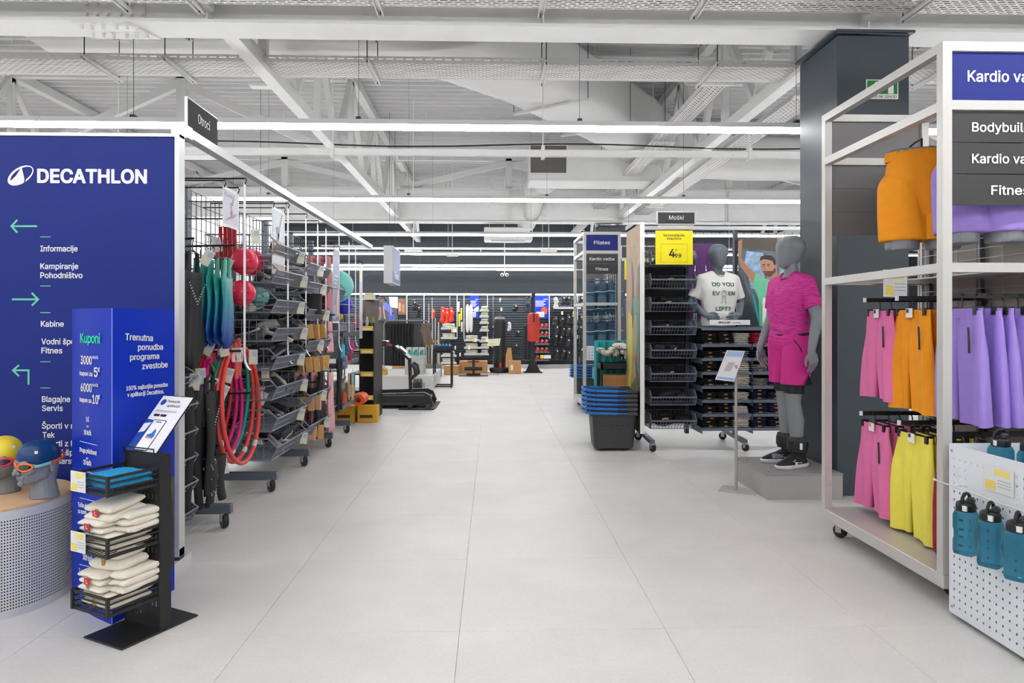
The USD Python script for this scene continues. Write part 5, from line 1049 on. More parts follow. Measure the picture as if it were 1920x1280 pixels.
# ---------------------------------------------------------------- trolley behind the baskets
tx0, tx1, ty = PY(1126, 700, 7.75)[0], PY(1200, 700, 7.75)[0], 7.72
t = thing('trolley', 'black metal trolley behind the stacked shopping baskets', 'trolley', (tx0, ty, 0)); w = tx1 - tx0
for x in (0, w - .025):
    for y in (0, .3): part(t, 'leg', Bx(x, x + .025, y, y + .025, .0, .86), BLACK)
for z in (.80, .42, .12): part(t, 'tray', G().box(0, w, 0, .325, z, z + .008).box(0, w, 0, .008, z, z + .07).box(0, w, .317, .325, z, z + .07).box(0, .008, 0, .325, z, z + .07).box(w - .008, w, 0, .325, z, z + .07), BLACK)
g = G()
for k in range(13): x = w * k / 12; g.rod((x, 0, .87), (x, 0, 1.03), .0022, 4); g.rod((x, .32, .87), (x, .32, 1.03), .0022, 4)
for k in range(8): y = .32 * k / 7; g.rod((0, y, .87), (0, y, 1.03), .0022, 4); g.rod((w, y, .87), (w, y, 1.03), .0022, 4)
for z in (.95, 1.03): g.tube([(0, 0, z), (w, 0, z), (w, .32, z), (0, .32, z)], .004, 5, True)
part(t, 'wire_cage', g, BLACK)
rs = np.random.RandomState(4)
for k in range(11):
    x, y, z = rs.uniform(.06, w - .06), rs.uniform(.06, .26), rs.uniform(.9, 1.06); m = (C((222, 216, 208), .6), BLK)[k % 3 == 2]
    g = G().tube([(-.09, 0, 0), (-.05, -.01, .03), (0, -.015, .035), (.05, 0, .02), (.085, .015, -.01)], [.02, .036, .04, .034, .018], 9).xf(rotz(rs.uniform(0, 6)) @ rotx(rs.uniform(-.9, .9)) @ roty(rs.uniform(-.9, .9)))
    p = thing('shin_guard', f'{("white", "black")[k % 3 == 2]} padded guard in the trolley cage, {("leftmost", "at the left back", "at the left front", "in the middle back", "in the middle front", "deep in the middle", "at the right back", "at the right front", "on top of the heap", "rightmost", "at the bottom")[k]}', 'guard', (tx0 + x, ty + y, z)); part(p, 'pad', g, m, True); v = g.get()[0]; part(p, 'strap', G().tube(v[20:60:6] * 1.04, .007, 5), BLK if k % 3 != 2 else WHT, True)
t = thing('exercise_mat', 'tall teal ribbed exercise mat standing behind the trolley', 'exercise mat', (tx0 - .02, ty + .42, 0)); part(t, 'mat', G().rbox((w/2 + .02, .03, .56), (w + .02, .045, 1.12), .015), C((18, 164, 168), .55, name='teal_foam'))
for k in range(6): part(t, 'rib', G().rod((.04 + k * (w - .02) / 5, .002, .0), (.04 + k * (w - .02) / 5, .002, 1.11), .03, 10), C((18, 164, 168), .55), 40)
t = thing('cardboard_box', 'brown cardboard box under the trolley by the shopping baskets', 'box', (tx0 + .03, ty + .03, .435)); part(t, 'carton', G().rbox((w/2 - .03, .13, .15), (w - .09, .24, .3), .004), C((176, 124, 72), .7, var=.06, scale=20)); part(t, 'tape', Bx(.0, w - .06, .11, .15, .3, .302), C((196, 152, 96), .4))
# ---------------------------------------------------------------- wheeled wall of goods on the left of the aisle
FX, GX = -1.70, -2.42                                                  # ends of the feet; the wire back
feet = [4.52, 5.47, 6.42, 7.37, 8.29, 9.22]
GREY = C((88, 96, 108), .4, name='gondola_grey'); WIRE = C((58, 62, 70), .4, name='dark_wire'); WIREL = C((124, 130, 142), .35, name='basket_wire')
where = ['nearest bay', 'second bay', 'third bay', 'fourth bay', 'fifth bay', 'last bay']
for i, y in enumerate(feet):
    t = thing('gondola', f'wheeled grey wire wall left of the aisle, {where[i]}', 'shop shelving', (GX, y, 0)); d = -.6 if i == 0 else -.95
    part(t, 'foot_bar', G().rbox(((FX - GX)/2, 0, .125), (FX - GX, .05, .062), .004), GREY); castor(t, FX - GX - .05, 0, .054, .1, .7)
    part(t, 'upright', Bx(-.03, .03, -.03, .03, .1, 2.42), GREY); g = G()
    for z in np.arange(.3, 2.42, .1): g.rod((0, d, z), (0, 0, z), .0035, 4)
    for k in np.arange(d + .09, 0, .095): g.rod((.006, k, .3), (.006, k, 2.4), .0042, 4)
    part(t, 'wire_back', g, WIRE)
    part(t, 'back_panel', Bx(-.03, -.02, d + .03, -.03, .3, 1.72 if i else 1.5), C((56, 60, 67), .6))
    if i: part(t, 'base_panel', Bx(-.02, .25, d + .03, -.03, .2, .215), GREY)
    g = G()
    for z in np.arange(.34, 2.3, .05): g.box(.031, .032, -.006, .006, z, z + .02)
    part(t, 'upright_slots', g, BLACK)
# top rail, department sign, hanging strips and posters
rail0, rail1 = PX(361, 252, -1.75), PX(700, 467, -1.75); rz_ = 2.42
t = thing('canopy_rail', 'long light grey rail above the left wall of goods', 'rail', (-1.75, 3.92, rz_))
part(t, 'rail', Bx(-.03, .03, 0, 6.0, -.022, .03), ALU); part(t, 'front_rail', Bx(-1.25, -.03, .0, .04, -.034, -.018), C((150, 151, 152), .5)); part(t, 'bracket', Bx(-.06, .035, -.01, .05, -.034, .035), ALU)
for y in (.62, 3.45, 5.9): part(t, 'side_arm', Bx(-.68, -.03, y - .015, y + .015, -.015, .015), ALU)
s = thing('department_sign', 'grey department sign on the rail above the left wall of goods', 'sign', (-1.75, 3.98, rz_ + .03)); part(s, 'frame', Bx(-.012, .005, -.01, .42, 0, .19), ALU); part(s, 'board', Bx(.005, .009, .0, .41, .01, .18), C((62, 62, 64), .85))
text3(s, 'Otroci', (.0093, .12, .075), (0, 1, 0), (0, 0, 1), height=.055, width=.17, m=INK)
STRIPM = C((232, 233, 234), .4, name='strip_white')
for i, (y, zb) in enumerate(((4.90, 1.0), (5.93, .98), (6.5, 1.02), (6.94, 1.02), (7.28, 1.04), (7.9, 1.0), (8.45, 1.0), (8.85, 1.02))):
    zt = 2.33; pts = [(-1.752, y, z) for z in np.linspace(zt, zb + .12, 8)] + [(-1.748, y + .004, zb + .06), (-1.735, y + .02, zb + .02), (-1.72, y + .03, zb)]
    t = thing('hanging_strip', f'narrow white price strip hanging along the left wall, {("first", "second", "third", "fourth", "fifth", "sixth", "seventh", "eighth")[i]} from the front', 'price strip', (-1.75, y, zt)); o = np.array([-1.75, y, zt])
    P4 = [np.array([np.array(p) + (0, -.019, 0), np.array(p) + (0, .019, 0), np.array(p) + (-.004, .019, 0), np.array(p) + (-.004, -.019, 0)]) - o for p in pts]
    part(t, 'strip', G().loft(P4), STRIPM); part(t, 'hook', G().tube([(-.0, 0, -.01), (.01, 0, .02), (0, 0, .035), (-.02, 0, .03)], .004, 5), BLACK, True)
    part(t, 'holder_arm', G().rod((-.66, .01, .032), (-.01, 0, .032), .0055, 5), BLACK)
for i, (y0, y1, z1, h, lab, cols_) in enumerate(((4.50, 4.78, 2.235, .26, 'pale violet poster of a leaping gymnast at the front of the left wall', ((196, 194, 214), (150, 118, 100))), (5.5, 5.83, 2.27, .54, 'tall beach coloured poster with a figure on the left wall', ((196, 206, 212), (176, 134, 112))), (7.58, 7.9, 2.17, .84, 'tall slate violet poster with pale lettering on the left wall', ((104, 106, 148), (226, 170, 150))), (9.1, 9.3, 2.12, 1.0, 'pastel striped tall banner at the far end of the left wall', ((206, 216, 232), (206, 186, 222))))):
    t = thing('hanging_poster', lab, 'poster', (-1.75, y0, z1)); w = y1 - y0
    part(t, 'sheet', Bx(-.003, 0, 0, w, -h, 0), C((232, 232, 234), .4)); part(t, 'print', Bx(0, .001, .015, w - .015, -h + .02, -.02), C(cols_[0], .4, var=.08, scale=6))
    pg = lambda pts, rgb, dd=.0014: part(t, 'picture', G().prism(Polygon([(a * w, -h + b * h) for a, b in pts]).buffer(0), .0006, (dd, 0, 0), (0, 1, 0), (0, 0, 1), (1, 0, 0)), C(rgb, .4))
    if i == 0:
        pg([(.2, .2), (.5, .3), (.48, .5), (.42, .62), (.5, .66), (.56, .5), (.6, .36), (.86, .42), (.86, .38), (.58, .26), (.2, .16)], cols_[1]); pg([(.52, .6), (.66, .86), (.7, .84), (.6, .58)], cols_[1]); pg([(.46, .42), (.56, .42), (.58, .3), (.48, .3)], (90, 78, 92), .002)
        text3(t, 'Gimnastika', (.0012, .03, -.06), (0, 1, 0), (0, 0, 1), height=.022, width=.14, m=INK)
    elif i == 1:
        pg([(.05, .05), (.95, .05), (.95, .16), (.05, .16)], (150, 112, 92)); pg([(.05, .28), (.95, .28), (.95, .5), (.05, .52)], cols_[1]); pg([(.3, .5), (.5, .7), (.75, .95), (.8, .93), (.56, .66), (.44, .48)], (178, 120, 96), .002); pg([(.28, .7), (.44, .74), (.46, .64), (.3, .62)], (78, 92, 180), .002); pg([(.4, .64), (.58, .62), (.6, .5), (.44, .5)], (190, 206, 226), .002)
    elif i == 2:
        pg([(.55, .3), (.85, .55), (.85, .1), (.5, .08)], cols_[1]); pg([(.1, .05), (.4, .05), (.4, .24), (.1, .24)], (150, 164, 200), .002)
        for k in range(4): pg([(.15, .62 - .05 * k), (.75 - .1 * k, .62 - .05 * k), (.75 - .1 * k, .635 - .05 * k), (.15, .635 - .05 * k)], (206, 206, 222), .002)
    else:
        for k, c in enumerate(((206, 186, 222), (240, 200, 210), (200, 228, 220), (206, 198, 236), (236, 226, 196))): pg([(.08, .08 + .17 * k), (.92, .08 + .17 * k), (.92, .24 + .17 * k), (.08, .24 + .17 * k)], c)
    part(t, 'hook', G().tube([(0, .02, -.01), (.012, .02, .02), (0, .02, .04), (-.02, .02, .03)], .004, 5).tube([(0, w - .02, -.01), (.012, w - .02, .02), (0, w - .02, .04), (-.02, w - .02, .03)], .004, 5), BLACK, True); part(t, 'holder_arm', G().rod((-.67, .02, .035), (0, .02, .035), .005, 5).rod((-.67, w - .02, .035), (0, w - .02, .035), .005, 5), BLACK)
# price tags, arms and baskets
CARDS = C((222, 222, 212), .4)
def hang_tag(label, X, Y, z, w=.062, h=.105, tilt=.2, turn=.35):
    t = thing('price_tag', label, 'price tag', (X, Y, z), turn); R = roty(tilt)
    part(t, 'card', Bx(-w/2, w/2, -.0015, .0015, -h, 0).xf(R), CARDS); part(t, 'price_patch', Bx(-w/2 + .005, w*.1, -.003, -.0015, -h*.9, -h*.5).xf(R), C((232, 226, 190), .4)); part(t, 'print', Bx(-w*.1, w*.42, -.003, -.0015, -h*.45, -h*.12).xf(R), C((190, 198, 208), .4))
_arm = None
def shop_arm(Y, z, label, X1=-1.76):
    t = thing('garment_rail', label, 'hanging rail', (GX, Y, z)); part(t, 'bar', G().rod((0, 0, 0), (X1 - GX, 0, .02), .0075, 6), BLACK); part(t, 'bracket', Bx(-.01, .012, -.03, .03, -.04, .03), BLACK); return t
bigb = wire_basket(.86, .52, .10, .17, .024, 1.45); smallb = wire_basket(.36, .34, .08, .13, .05, 1.3)
mids = ['lowest', 'second up', 'third up', 'fourth up', 'fifth up', 'sixth up', 'seventh up', 'eighth up']
sb0 = bb0 = None
for i, z in enumerate((.10, .27, .43, .59, .755, .93)):
    lab = f'small six-sided wire basket behind the blue panel, {mids[i]}'
    if sb0 is None: sb0 = thing('wire_basket', lab, 'basket', (-1.90, 4.0, z), math.pi/2); part(sb0, 'wires', smallb, WIREL)
    else: dup(sb0, (-1.90, 4.0, z), math.pi/2, label=lab)
    solo('rolled_socks', f'dark rolled goods in the small basket behind the blue panel, {mids[i]}', 'socks', G().tube([(-.08, 0, 0), (0, .02, .01), (.09, 0, 0)], [.03, .045, .03], 9).tube([(-.05, .06, .03), (.05, -.05, .04)], .03, 8), BLK, (-1.99, 4.2, z + .05), .3 * i, smooth=True)
SHOE_COLS = [BLK, BLK, C((52, 54, 58), .7), C((206, 200, 192), .6), BLK, C((44, 46, 52), .7), C((150, 146, 144), .6)]
def bay_basket(Y0, z, label, seed, n=8, Xf=-1.76):
    global bb0
    if bb0 is None: bb0 = thing('wire_basket', label, 'basket', (Xf, Y0, z), math.pi/2); part(bb0, 'wires', bigb, WIREL); part(bb0, 'lip_plate', G().prism(Polygon([(.5, 0), (.86, 0), (.86, .085), (.58, .085)]), .002, (0, -.004, 0), (1, 0, 0), (0, -.42, .9), (0, -.9, -.42)), C((66, 70, 78), .4))
    else: dup(bb0, (Xf, Y0, z), math.pi/2, label=label)
    rs = np.random.RandomState(seed)
    pos = ('front left', 'front middle', 'front right', 'back left', 'back middle', 'back right', 'on top left', 'on top right')
    for k in range(n):
        m = SHOE_COLS[rs.randint(len(SHOE_COLS))]; x, y, zz = -.06 - .38 * rs.rand(), .08 + .7 * (k + rs.rand()) / n, .03 + .09 * rs.rand()
        q = thing('soft_shoe', f'{"pale" if m is SHOE_COLS[3] or m is SHOE_COLS[6] else "dark"} soft shoe {pos[k]} in the {label.split(", ")[-2]} basket, {label.split(", ")[-1]}', 'shoe', (Xf + x, Y0 + y, z + zz), rs.uniform(0, 6.3)); R = rotx(rs.uniform(-.5, .5)) @ roty(rs.uniform(-.9, .9))
        part(q, 'sole', G().loft([np.c_[w_ * np.cos(A_), np.full(32, y_), .012 * np.sin(A_) - .012] for y_, w_ in ((-.125, .012), (-.1, .033), (-.05, .042), (0, .034), (.06, .03), (.1, .028), (.115, .01))]).xf(R), C((150, 148, 146), .6) if k % 3 else C((214, 210, 204), .6), True)
        part(q, 'upper', G().loft([np.c_[w_ * np.cos(A_), np.full(32, y_), h_ * np.maximum(np.sin(A_), -.1)] for y_, w_, h_ in ((-.12, .01, .01), (-.1, .03, .03), (-.05, .038, .05), (0, .03, .05), (.06, .028, .06), (.1, .024, .058), (.11, .008, .03))]).xf(R), m, True)
for i, z in enumerate((.24, .47, .72, .96, 1.19, 1.42, 1.66, 1.87)):
    bay_basket(5.5, z, f'big dark wire basket full of soft shoes, second bay, {mids[i]}', 40 + i, 8 if i < 6 else 4)
    hang_tag(f'white price tag on the front edge of the second bay, basket {mids[i]}', -1.70, 6.26 - .1 * (i % 2), z + .1, tilt=.12, turn=.2)
for i, z in enumerate((.26, .55, 1.06, 1.36, 1.62, 1.80)):
    bay_basket(6.46, z, f'big dark wire basket of mixed goods, third bay, {mids[i]}', 60 + i, 6)
    hang_tag(f'white price tag on the front edge of the third bay, basket {mids[i]}', -1.70, 7.1 - .12 * (i % 3), z + .1, tilt=.12, turn=.2)
for i, z in enumerate((.3, .58, 1.14, 1.62)): bay_basket(7.4, z, f'big dark wire basket of mixed goods, fourth bay, {mids[i]}', 80 + i, 4, Xf=-1.80)
# hanging garments
def vest(m, L, w, label, X, Y, z, neck=.16, studs=False, grp=None, turn=0, bottom='v'):
    t = thing('hanging_leotard', label, 'leotard', (X, Y, z), turn, grp); loops = []
    for v in np.linspace(0, 1, 16):
        ww = w * (.36 - .06 * math.sin(v * 5) + (.06 * v if v < .75 else .045)) if v < .8 else w * (.36 + .03) * (1 - ((v - .8) / .2) ** 1.4 * .82)
        c, s_ = np.sign(np.cos(A_)) * abs(np.cos(A_)) ** .8, np.sin(A_); y = ww * c
        loops.append(np.c_[.022 * s_ + .008 * np.sin(y * 60 + v * 5) * min(1, v * 3), y, np.full(32, -.14 - (L - .14) * v) + (.02 * np.abs(c) if v == 0 else 0)])
    part(t, 'fabric', G().loft(loops), m, True)
    for s in (-1, 1): part(t, 'shoulder_strap', G().loft([np.c_[.012 * np.sin(A_), s * yy + hw_ * np.cos(A_), np.full(32, zz)] for yy, zz, hw_ in ((w*.17, 0, .022), (w*.18, -.06, .026), (w*.2, -.145, .05), (w*.17, -.2, .07))]), m, True)
    h = part(t, 'hanger', G().tube([(0, 0, .0), (0, 0, .06), (0, .012, .075), (0, .0, .09), (0, -.012, .082)], .0035, 5).bar((0, -w*.25, -.005), (0, 0, .012), .008, .01).bar((0, w*.25, -.005), (0, 0, .012), .008, .01), BLACK)
    if studs:
        g = G()
        for k in range(16):
            a = k / 15; y = (a - .5) * w * .6; zz = -.2 - .12 * (1 - abs(2 * a - 1)); g.ball((.03, y, zz), .005, 0); g.ball((.03, y * .9, zz - .02), .004, 0)
        part(t, 'studs', g, C((236, 236, 240), .2, .6), kind='stuff')
    return t
OMBRE = custom('ombre_teal', {'g': ('geometry', {}), 's': ('separate_xyz', {}), 'mr': ('map_range', {'from_min': 1.12, 'from_max': 1.72, 'clamp': True}), 'r': ('rgb_ramp', {'ramp': [(0, lin((18, 40, 132))), (.3, lin((22, 84, 158))), (.65, lin((30, 150, 160))), (1, lin((52, 170, 148)))]}), 'p': ('principled_bsdf', {'roughness': .4})}, [('g.position', 's.vector'), ('s.z', 'mr.value'), ('mr.result', 'r.fac'), ('r.color', 'p.base_color')], 'p.BSDF')
shop_arm(4.42, 1.86, 'black hanging rail of the black leotards behind the blue panel', -1.9); shop_arm(4.80, 1.86, 'black hanging rail of the teal leotards', -1.78)
for k in range(2): vest(BLK, .74, .5, f'black leotard with silver studs at the neckline, {("in front", "behind")[k]}, beside the blue panel', -1.91 - .07 * k, 4.42, 1.79, studs=k == 0, turn=.1)
for k in range(5): vest(OMBRE, .62, .36, f'teal to blue shaded leotard on the rail, {("nearest the aisle", "second from the aisle", "third from the aisle", "fourth from the aisle", "innermost")[k]}', -1.84 - .045 * k, 4.80, 1.78, turn=.12 - .05 * k)
t = thing('rope_pack', 'red skipping ribbons in clear hanging packs above the teal leotards', 'pack', (-2.04, 5.2, 2.1))
for k in range(4): part(t, 'ribbon', G().rod((.0 + .035 * k, .0, -.04), (.0 + .035 * k, .01, -.36), .014, 8), C((206, 34, 34), .4))
part(t, 'clear_sleeve', Bx(-.025, .13, -.018, .026, -.37, .02), custom('clear_film', {'t': ('transparent_bsdf', {}), 'g': ('glossy_bsdf', {'roughness': .1}), 'f': ('fresnel', {'IOR': 1.35}), 'm': ('mix_closure', {})}, [('f.fac', 'm.fac'), ('t.BSDF', 'm.closure1'), ('g.BSDF', 'm.closure2')], 'm.closure')); part(t, 'hook', G().rod((-.38, 0, .02), (.13, 0, .02), .005, 5), BLACK)
BALLR = C((226, 44, 80), .3)
for k, (px, py, Y, r, m, lab) in enumerate(((458, 490, 5.2, .1, BALLR, 'pink red gymnastics ball on the wire holder, upper front'), (470, 491, 5.55, .105, BALLR, 'pink red gymnastics ball on the wire holder, upper back'), (454, 549, 5.2, .098, BALLR, 'pink red gymnastics ball on the wire holder, lower one'), (484, 556, 5.62, .085, C((96, 168, 162), .35), 'teal gymnastics ball beside the pink red balls'))):
    p = PY(px, py, Y); t = thing('gymnastics_ball', lab, 'ball', p); part(t, 'ball', G().ball((0, 0, 0), r, 3), m, True); part(t, 'valve', G().ball((r*.7, -r*.7, 0), .008, 1), C((150, 20, 50), .5))
    h = thing('ball_holder', f'dark wire ring holding the {lab.split(" on the")[0].split(" beside")[0]}, {lab.split(", ")[-1] if "," in lab else "teal"}', 'holder', p); a = np.linspace(0, 2*np.pi, 20)[:-1]
    part(h, 'ring', G().tube(np.c_[r*.86*np.cos(a), r*.86*np.sin(a), np.full(19, -r*.55)], .004, 5, True), WIRE, True); part(h, 'arm', G().rod((GX - p[0], 0, -r*.55), (-r*.86, 0, -r*.55), .005, 5), WIRE)
solo('swim_fin', 'blue rubber training fin at the top of the wire wall behind the blue panel', 'swim fin', G().prism(Polygon([(0, 0), (.1, -.04), (.16, -.06), (.17, -.03), (.08, .02), (.02, .1), (0, .1)]), .03, (0, 0, 0), (0, 1, 0), (0, 0, 1)), C((30, 100, 190), .4), (-2.36, 5.1, 2.22))
solo('hair_scrunchies', 'bunch of silver scrunchies hanging below the black leotard', 'scrunchies', (lambda g: ([g.tube([(.03 * math.cos(a + k), .03 * math.sin(a + k), -.03 * k + .012 * math.sin(5 * a)) for a in np.linspace(0, 6.28, 16)[:-1]], .016, 6, True) for k in range(5)], g)[1])(G()), C((178, 180, 184), .4), (-1.97, 4.52, 1.19), smooth=True)
CORAL = C((232, 72, 64), .4); HTEAL = C((22, 146, 138), .4); HMAG = C((222, 28, 130), .4); HYEL = C((206, 214, 30), .4); HRED = C((214, 40, 56), .4)
cyc = 0
for k, (X, r, m, lab) in enumerate(((-1.76, .43, CORAL, 'big coral hula hoop, outermost'), (-1.80, .425, CORAL, 'big coral hula hoop, second from the aisle'), (-1.84, .41, HTEAL, 'teal hula hoop behind the coral ones'), (-1.885, .40, HMAG, 'magenta hula hoop behind the teal one'), (-1.925, .40, HMAG, 'magenta hula hoop, the inner one'), (-1.965, .38, HRED, 'red hula hoop among the magenta ones'), (-2.0, .30, HTEAL, 'small teal hula hoop deep inside'), (-2.03, .28, HYEL, 'small lime yellow hula hoop'), (-2.08, .43, CORAL, 'big coral hula hoop, innermost at the back'), (-2.13, .42, CORAL, 'coral hula hoop next to the grid'))):
    zc = 1.17 - r - (.10 if r < .32 else 0); t = thing('hula_hoop', lab, 'hula hoop', (X - .085, 5.10, zc), .05); a = np.linspace(0, 2*np.pi, 61)[:-1]; tl = .05 * (k % 3 - 1)
    part(t, 'hoop', G().tube(np.c_[tl * np.sin(a) * r, r * np.cos(a), r * np.sin(a)], .016, 8, True), m, True); aa = np.linspace(-1.0 - .2 * k, -.85 - .2 * k, 5); part(t, 'label_band', G().tube(np.c_[tl * np.sin(aa) * r, r * np.cos(aa), r * np.sin(aa)], .017, 8), C((220, 214, 210), .5), True)
for y, z, w in ((4.9, 1.12, 'front one'), (5.1, 1.15, 'middle one'), (5.3, 1.12, 'rear one'), (5.1, .80, 'lower one')): shop_arm(y, z, f'dark rail carrying the hula hoops, {w}', -1.78)
for k, (px, py, Y) in enumerate(((402, 655, 4.72), (425, 655, 4.75), (430, 700, 4.95), (428, 610, 5.0), (404, 690, 4.8))): pass
for k in range(3):
    t = thing('ribbon_bundle', f'coral skipping rope bundle hanging before the hula hoops, {("left", "middle", "right")[k]}', 'skipping rope', (-1.99 + .08 * k, 4.84 + .05 * k, 1.3 - .05 * k)); part(t, 'rope', G().tube([(0, 0, 0), (.012, .0, -.12), (0, .01, -.26)], [.02, .028, .016], 8).tube([(.02, 0, .03), (.03, 0, -.1), (.02, .01, -.24)], .014, 7), C((226, 96, 88), .6), True); part(t, 'paper_sleeve', G().cbox((.01, -.0, -.09), (.06, .05, .1)), WHITE)
def trousers(m, L, label, X, Y, z, w=.3, studs=False, turn=0, nm='hanging_leggings', cat='leggings'):
    t = thing(nm, label, cat, (X, Y, z), turn); g = G()
    for s in (-1, 1): g.loft([np.c_[.02 * np.sin(A_) + .008 * np.sin(6 * q + s), s * w * (.2 + .1 * q) + w * .25 * (1 - .35 * q) * np.cos(A_), np.full(32, -q * L)] for q in np.linspace(0, 1, 9)])
    part(t, 'fabric', g, m, True); part(t, 'hanger', G().tube([(0, 0, 0), (0, 0, .05), (0, .012, .065), (0, 0, .08)], .0035, 5).bar((0, -w*.35, .005), (0, w*.35, .005), .008, .01), BLACK)
    if studs:
        rs = np.random.RandomState(int(L * 1000)); g = G()
        for k in range(60): g.ball((.028, (rs.rand() - .5) * w * .9, -L + .22 * rs.rand() ** 2), .0045, 0)
        part(t, 'studs', g, C((232, 226, 216), .2, .5), kind='stuff')
    return t
shop_arm(4.62, .93, 'dark rail of the black garments below the leotards', -1.84)
trousers(BLK, .78, 'long black leggings hanging beside the small baskets', -1.88, 4.36, .93, .26)
for k in range(4): trousers(BLK, .66 - .03 * k, f'black studded leggings beside the hula hoops, {("outermost", "second", "third", "innermost")[k]}', -1.865 - .05 * k, 4.64, .88, .42, studs=True, turn=.15)
vest(BLK, .34, .3, 'black tank top with glittering lettering in front of the black leggings', -1.86, 4.56, .98, studs=True)
trousers(C((30, 30, 32), .7), .3, 'short black trousers on the lowest rail by the first castor', -1.84, 4.62, .44, .3, nm='hanging_trousers', cat='trousers'); shop_arm(4.62, .5, 'grey low rail by the first castor', -1.82)
tags = [(398, 640, 4.75), (417, 640, 4.78), (350, 655, 4.4), (376, 690, 4.5), (402, 708, 4.7), (432, 690, 4.9), (424, 722, 4.85), (475, 655, 4.9), (497, 690, 5.6), (497, 735, 5.6), (478, 430, 5.0), (396, 470, 4.55), (404, 445, 5.0), (432, 485, 5.0), (416, 860, 4.72), (366, 700, 4.35)]
for k, (px, py, Y) in enumerate(tags):
    p = PY(px, py, Y); hang_tag(f'white price tag on the nearest bay, {("at the black leotards", "right of the leotard rail", "low by the small baskets", "under the scrunchies", "above the studded leggings", "at the ropes", "over the tank top", "on the first strip", "on the hoop rail end", "on the second hoop rail end", "by the gymnast poster", "at the leotard rail", "beside the red ribbons", "under the red ribbons", "on the low rail", "behind the notice")[k]}', *p, tilt=rnd.uniform(-.2, .5), turn=rnd.uniform(-.2, .5))
# third bay: kraft packs
for r, (z, n, y0) in enumerate(((1.32, 8, 6.52), (1.0, 9, 6.5), (.62, 5, 6.6), (.32, 5, 6.7))):
    shop_arm(y0 + .3, z + .1, f'dark rail carrying kraft packs in the third bay, {("upper", "second", "third", "lowest")[r]}', -1.74)
    for k in range(n):
        lab = f'kraft card pack hanging in the third bay, {("upper", "second", "third", "lowest")[r]} row, number {k + 1} from the front'
        lab = lab.replace(f'number {k+1} from the front', ('frontmost', 'second from front', 'third from front', 'fourth from front', 'fifth from front', 'sixth from front', 'seventh from front', 'eighth from front', 'rearmost')[k]); t = thing('card_pack', lab, 'pack', (-1.80 + .05 * (k % 3), y0 + .075 * k, z), rnd.uniform(-.5, .3)); R = roty(rnd.uniform(-.15, .15))
        part(t, 'card', G().rbox((0, 0, -.07), (.06, .022, .14), .003).xf(R), C((206, 160, 98), .6) if (r + k) % 4 else C((222, 176, 146), .7)); part(t, 'hang_hook', G().rod((0, 0, 0), (0, 0, .045), .003, 4), BLACK)
for k, (z, Y, L, w) in enumerate(((.92, 7.0, .30, .2), (.46, 7.05, .24, .2), (.5, 6.9, .22, .2))): trousers(BLK, L, f'small black tights hanging in the third bay, {("upper pair", "lower rear pair", "lower front pair")[k]}', -1.74, Y, z, w, nm='hanging_tights', cat='tights')
ROSE = C((224, 168, 176), .8, bump=.15, bscale=200, name='rose_cloth'); ROSE2 = C((204, 124, 130), .8, name='dusty_rose')
def dress(m, L, w, label, X, Y, z, turn=0):
    t = thing('hanging_dress', label, 'dress', (X, Y, z), turn); loops = []
    for v in np.linspace(0, 1, 14):
        ww = w * (.3 + .05 * math.cos(v * 9)) if v < .35 else w * (.3 + .32 * (v - .35)); y = ww * np.cos(A_); loops.append(np.c_[.025 * np.sin(A_) + .016 * v * np.sin(y * 55 + X * 40), y, np.full(32, -L * v)])
    part(t, 'fabric', G().loft(loops), m, True); part(t, 'hanger', G().tube([(0, 0, 0), (0, 0, .05), (0, .012, .065), (0, 0, .08)], .0035, 5), BLACK)
for k in range(4): dress(ROSE2, .62, .4, f'dusty rose dress hanging high in the fourth bay, {("outermost", "second", "third", "innermost")[k]}', -1.78 - .08 * k, 7.5, 2.05, .1)
for k in range(3): dress(ROSE, .34, .4, f'pale rose skirt hanging at mid height in the fourth bay, {("outermost", "second", "innermost")[k]}', -1.78 - .08 * k, 7.55, 1.35, .1)
for k in range(5): dress(ROSE, .62 + .02 * k, .42, f'long pale rose dress hanging low in the fourth bay, {("outermost", "second", "third", "fourth", "innermost")[k]}', -1.74 - .09 * k, 7.42, .80, .1)
for z, Y in ((2.1, 7.5), (1.4, 7.55), (.85, 7.42)): shop_arm(Y, z, f'dark rail carrying the rose garments, {"top" if z > 2 else "middle" if z > 1 else "low"}', -1.72)
trousers(BLK, .58, 'black leather look leggings behind the low rose dresses', -1.74, 7.85, .92, .2); vest(C((120, 130, 146), .6), .4, .3, 'grey blue bodice leaning in a wire holder in the third bay', -1.75, 6.85, 1.82)
solo('waist_trainer', 'black fitted waist band on a holder in the third bay', 'waist band', G().lathe([(.11, 0), (.09, .1), (.1, .2)], 20, cap=False), BLK, (-1.78, 6.8, 1.42), smooth=True)
solo('satin_cloth', 'pink satin cloth draped over a basket in the second bay', 'cloth', G().loft([np.c_[.12 * (1 - q) * np.cos(A_) - .02 * q, .16 * np.sin(A_), np.full(32, .06 * (1 - q * q) + .012 * math.sin(q * 9))] for q in np.linspace(0, 1, 6)]), C((222, 150, 140), .35), (-1.86, 6.0, 1.83), smooth=True); solo('ribbon', 'salmon pink ribbon hanging at the top of the second bay', 'ribbon', G().tube([(0, 0, 0), (.01, .0, -.1), (-.01, .01, -.22), (.02, 0, -.3)], [.02, .016, .02, .03], 6), C((226, 142, 132), .4), (-1.83, 5.85, 2.07), smooth=True)
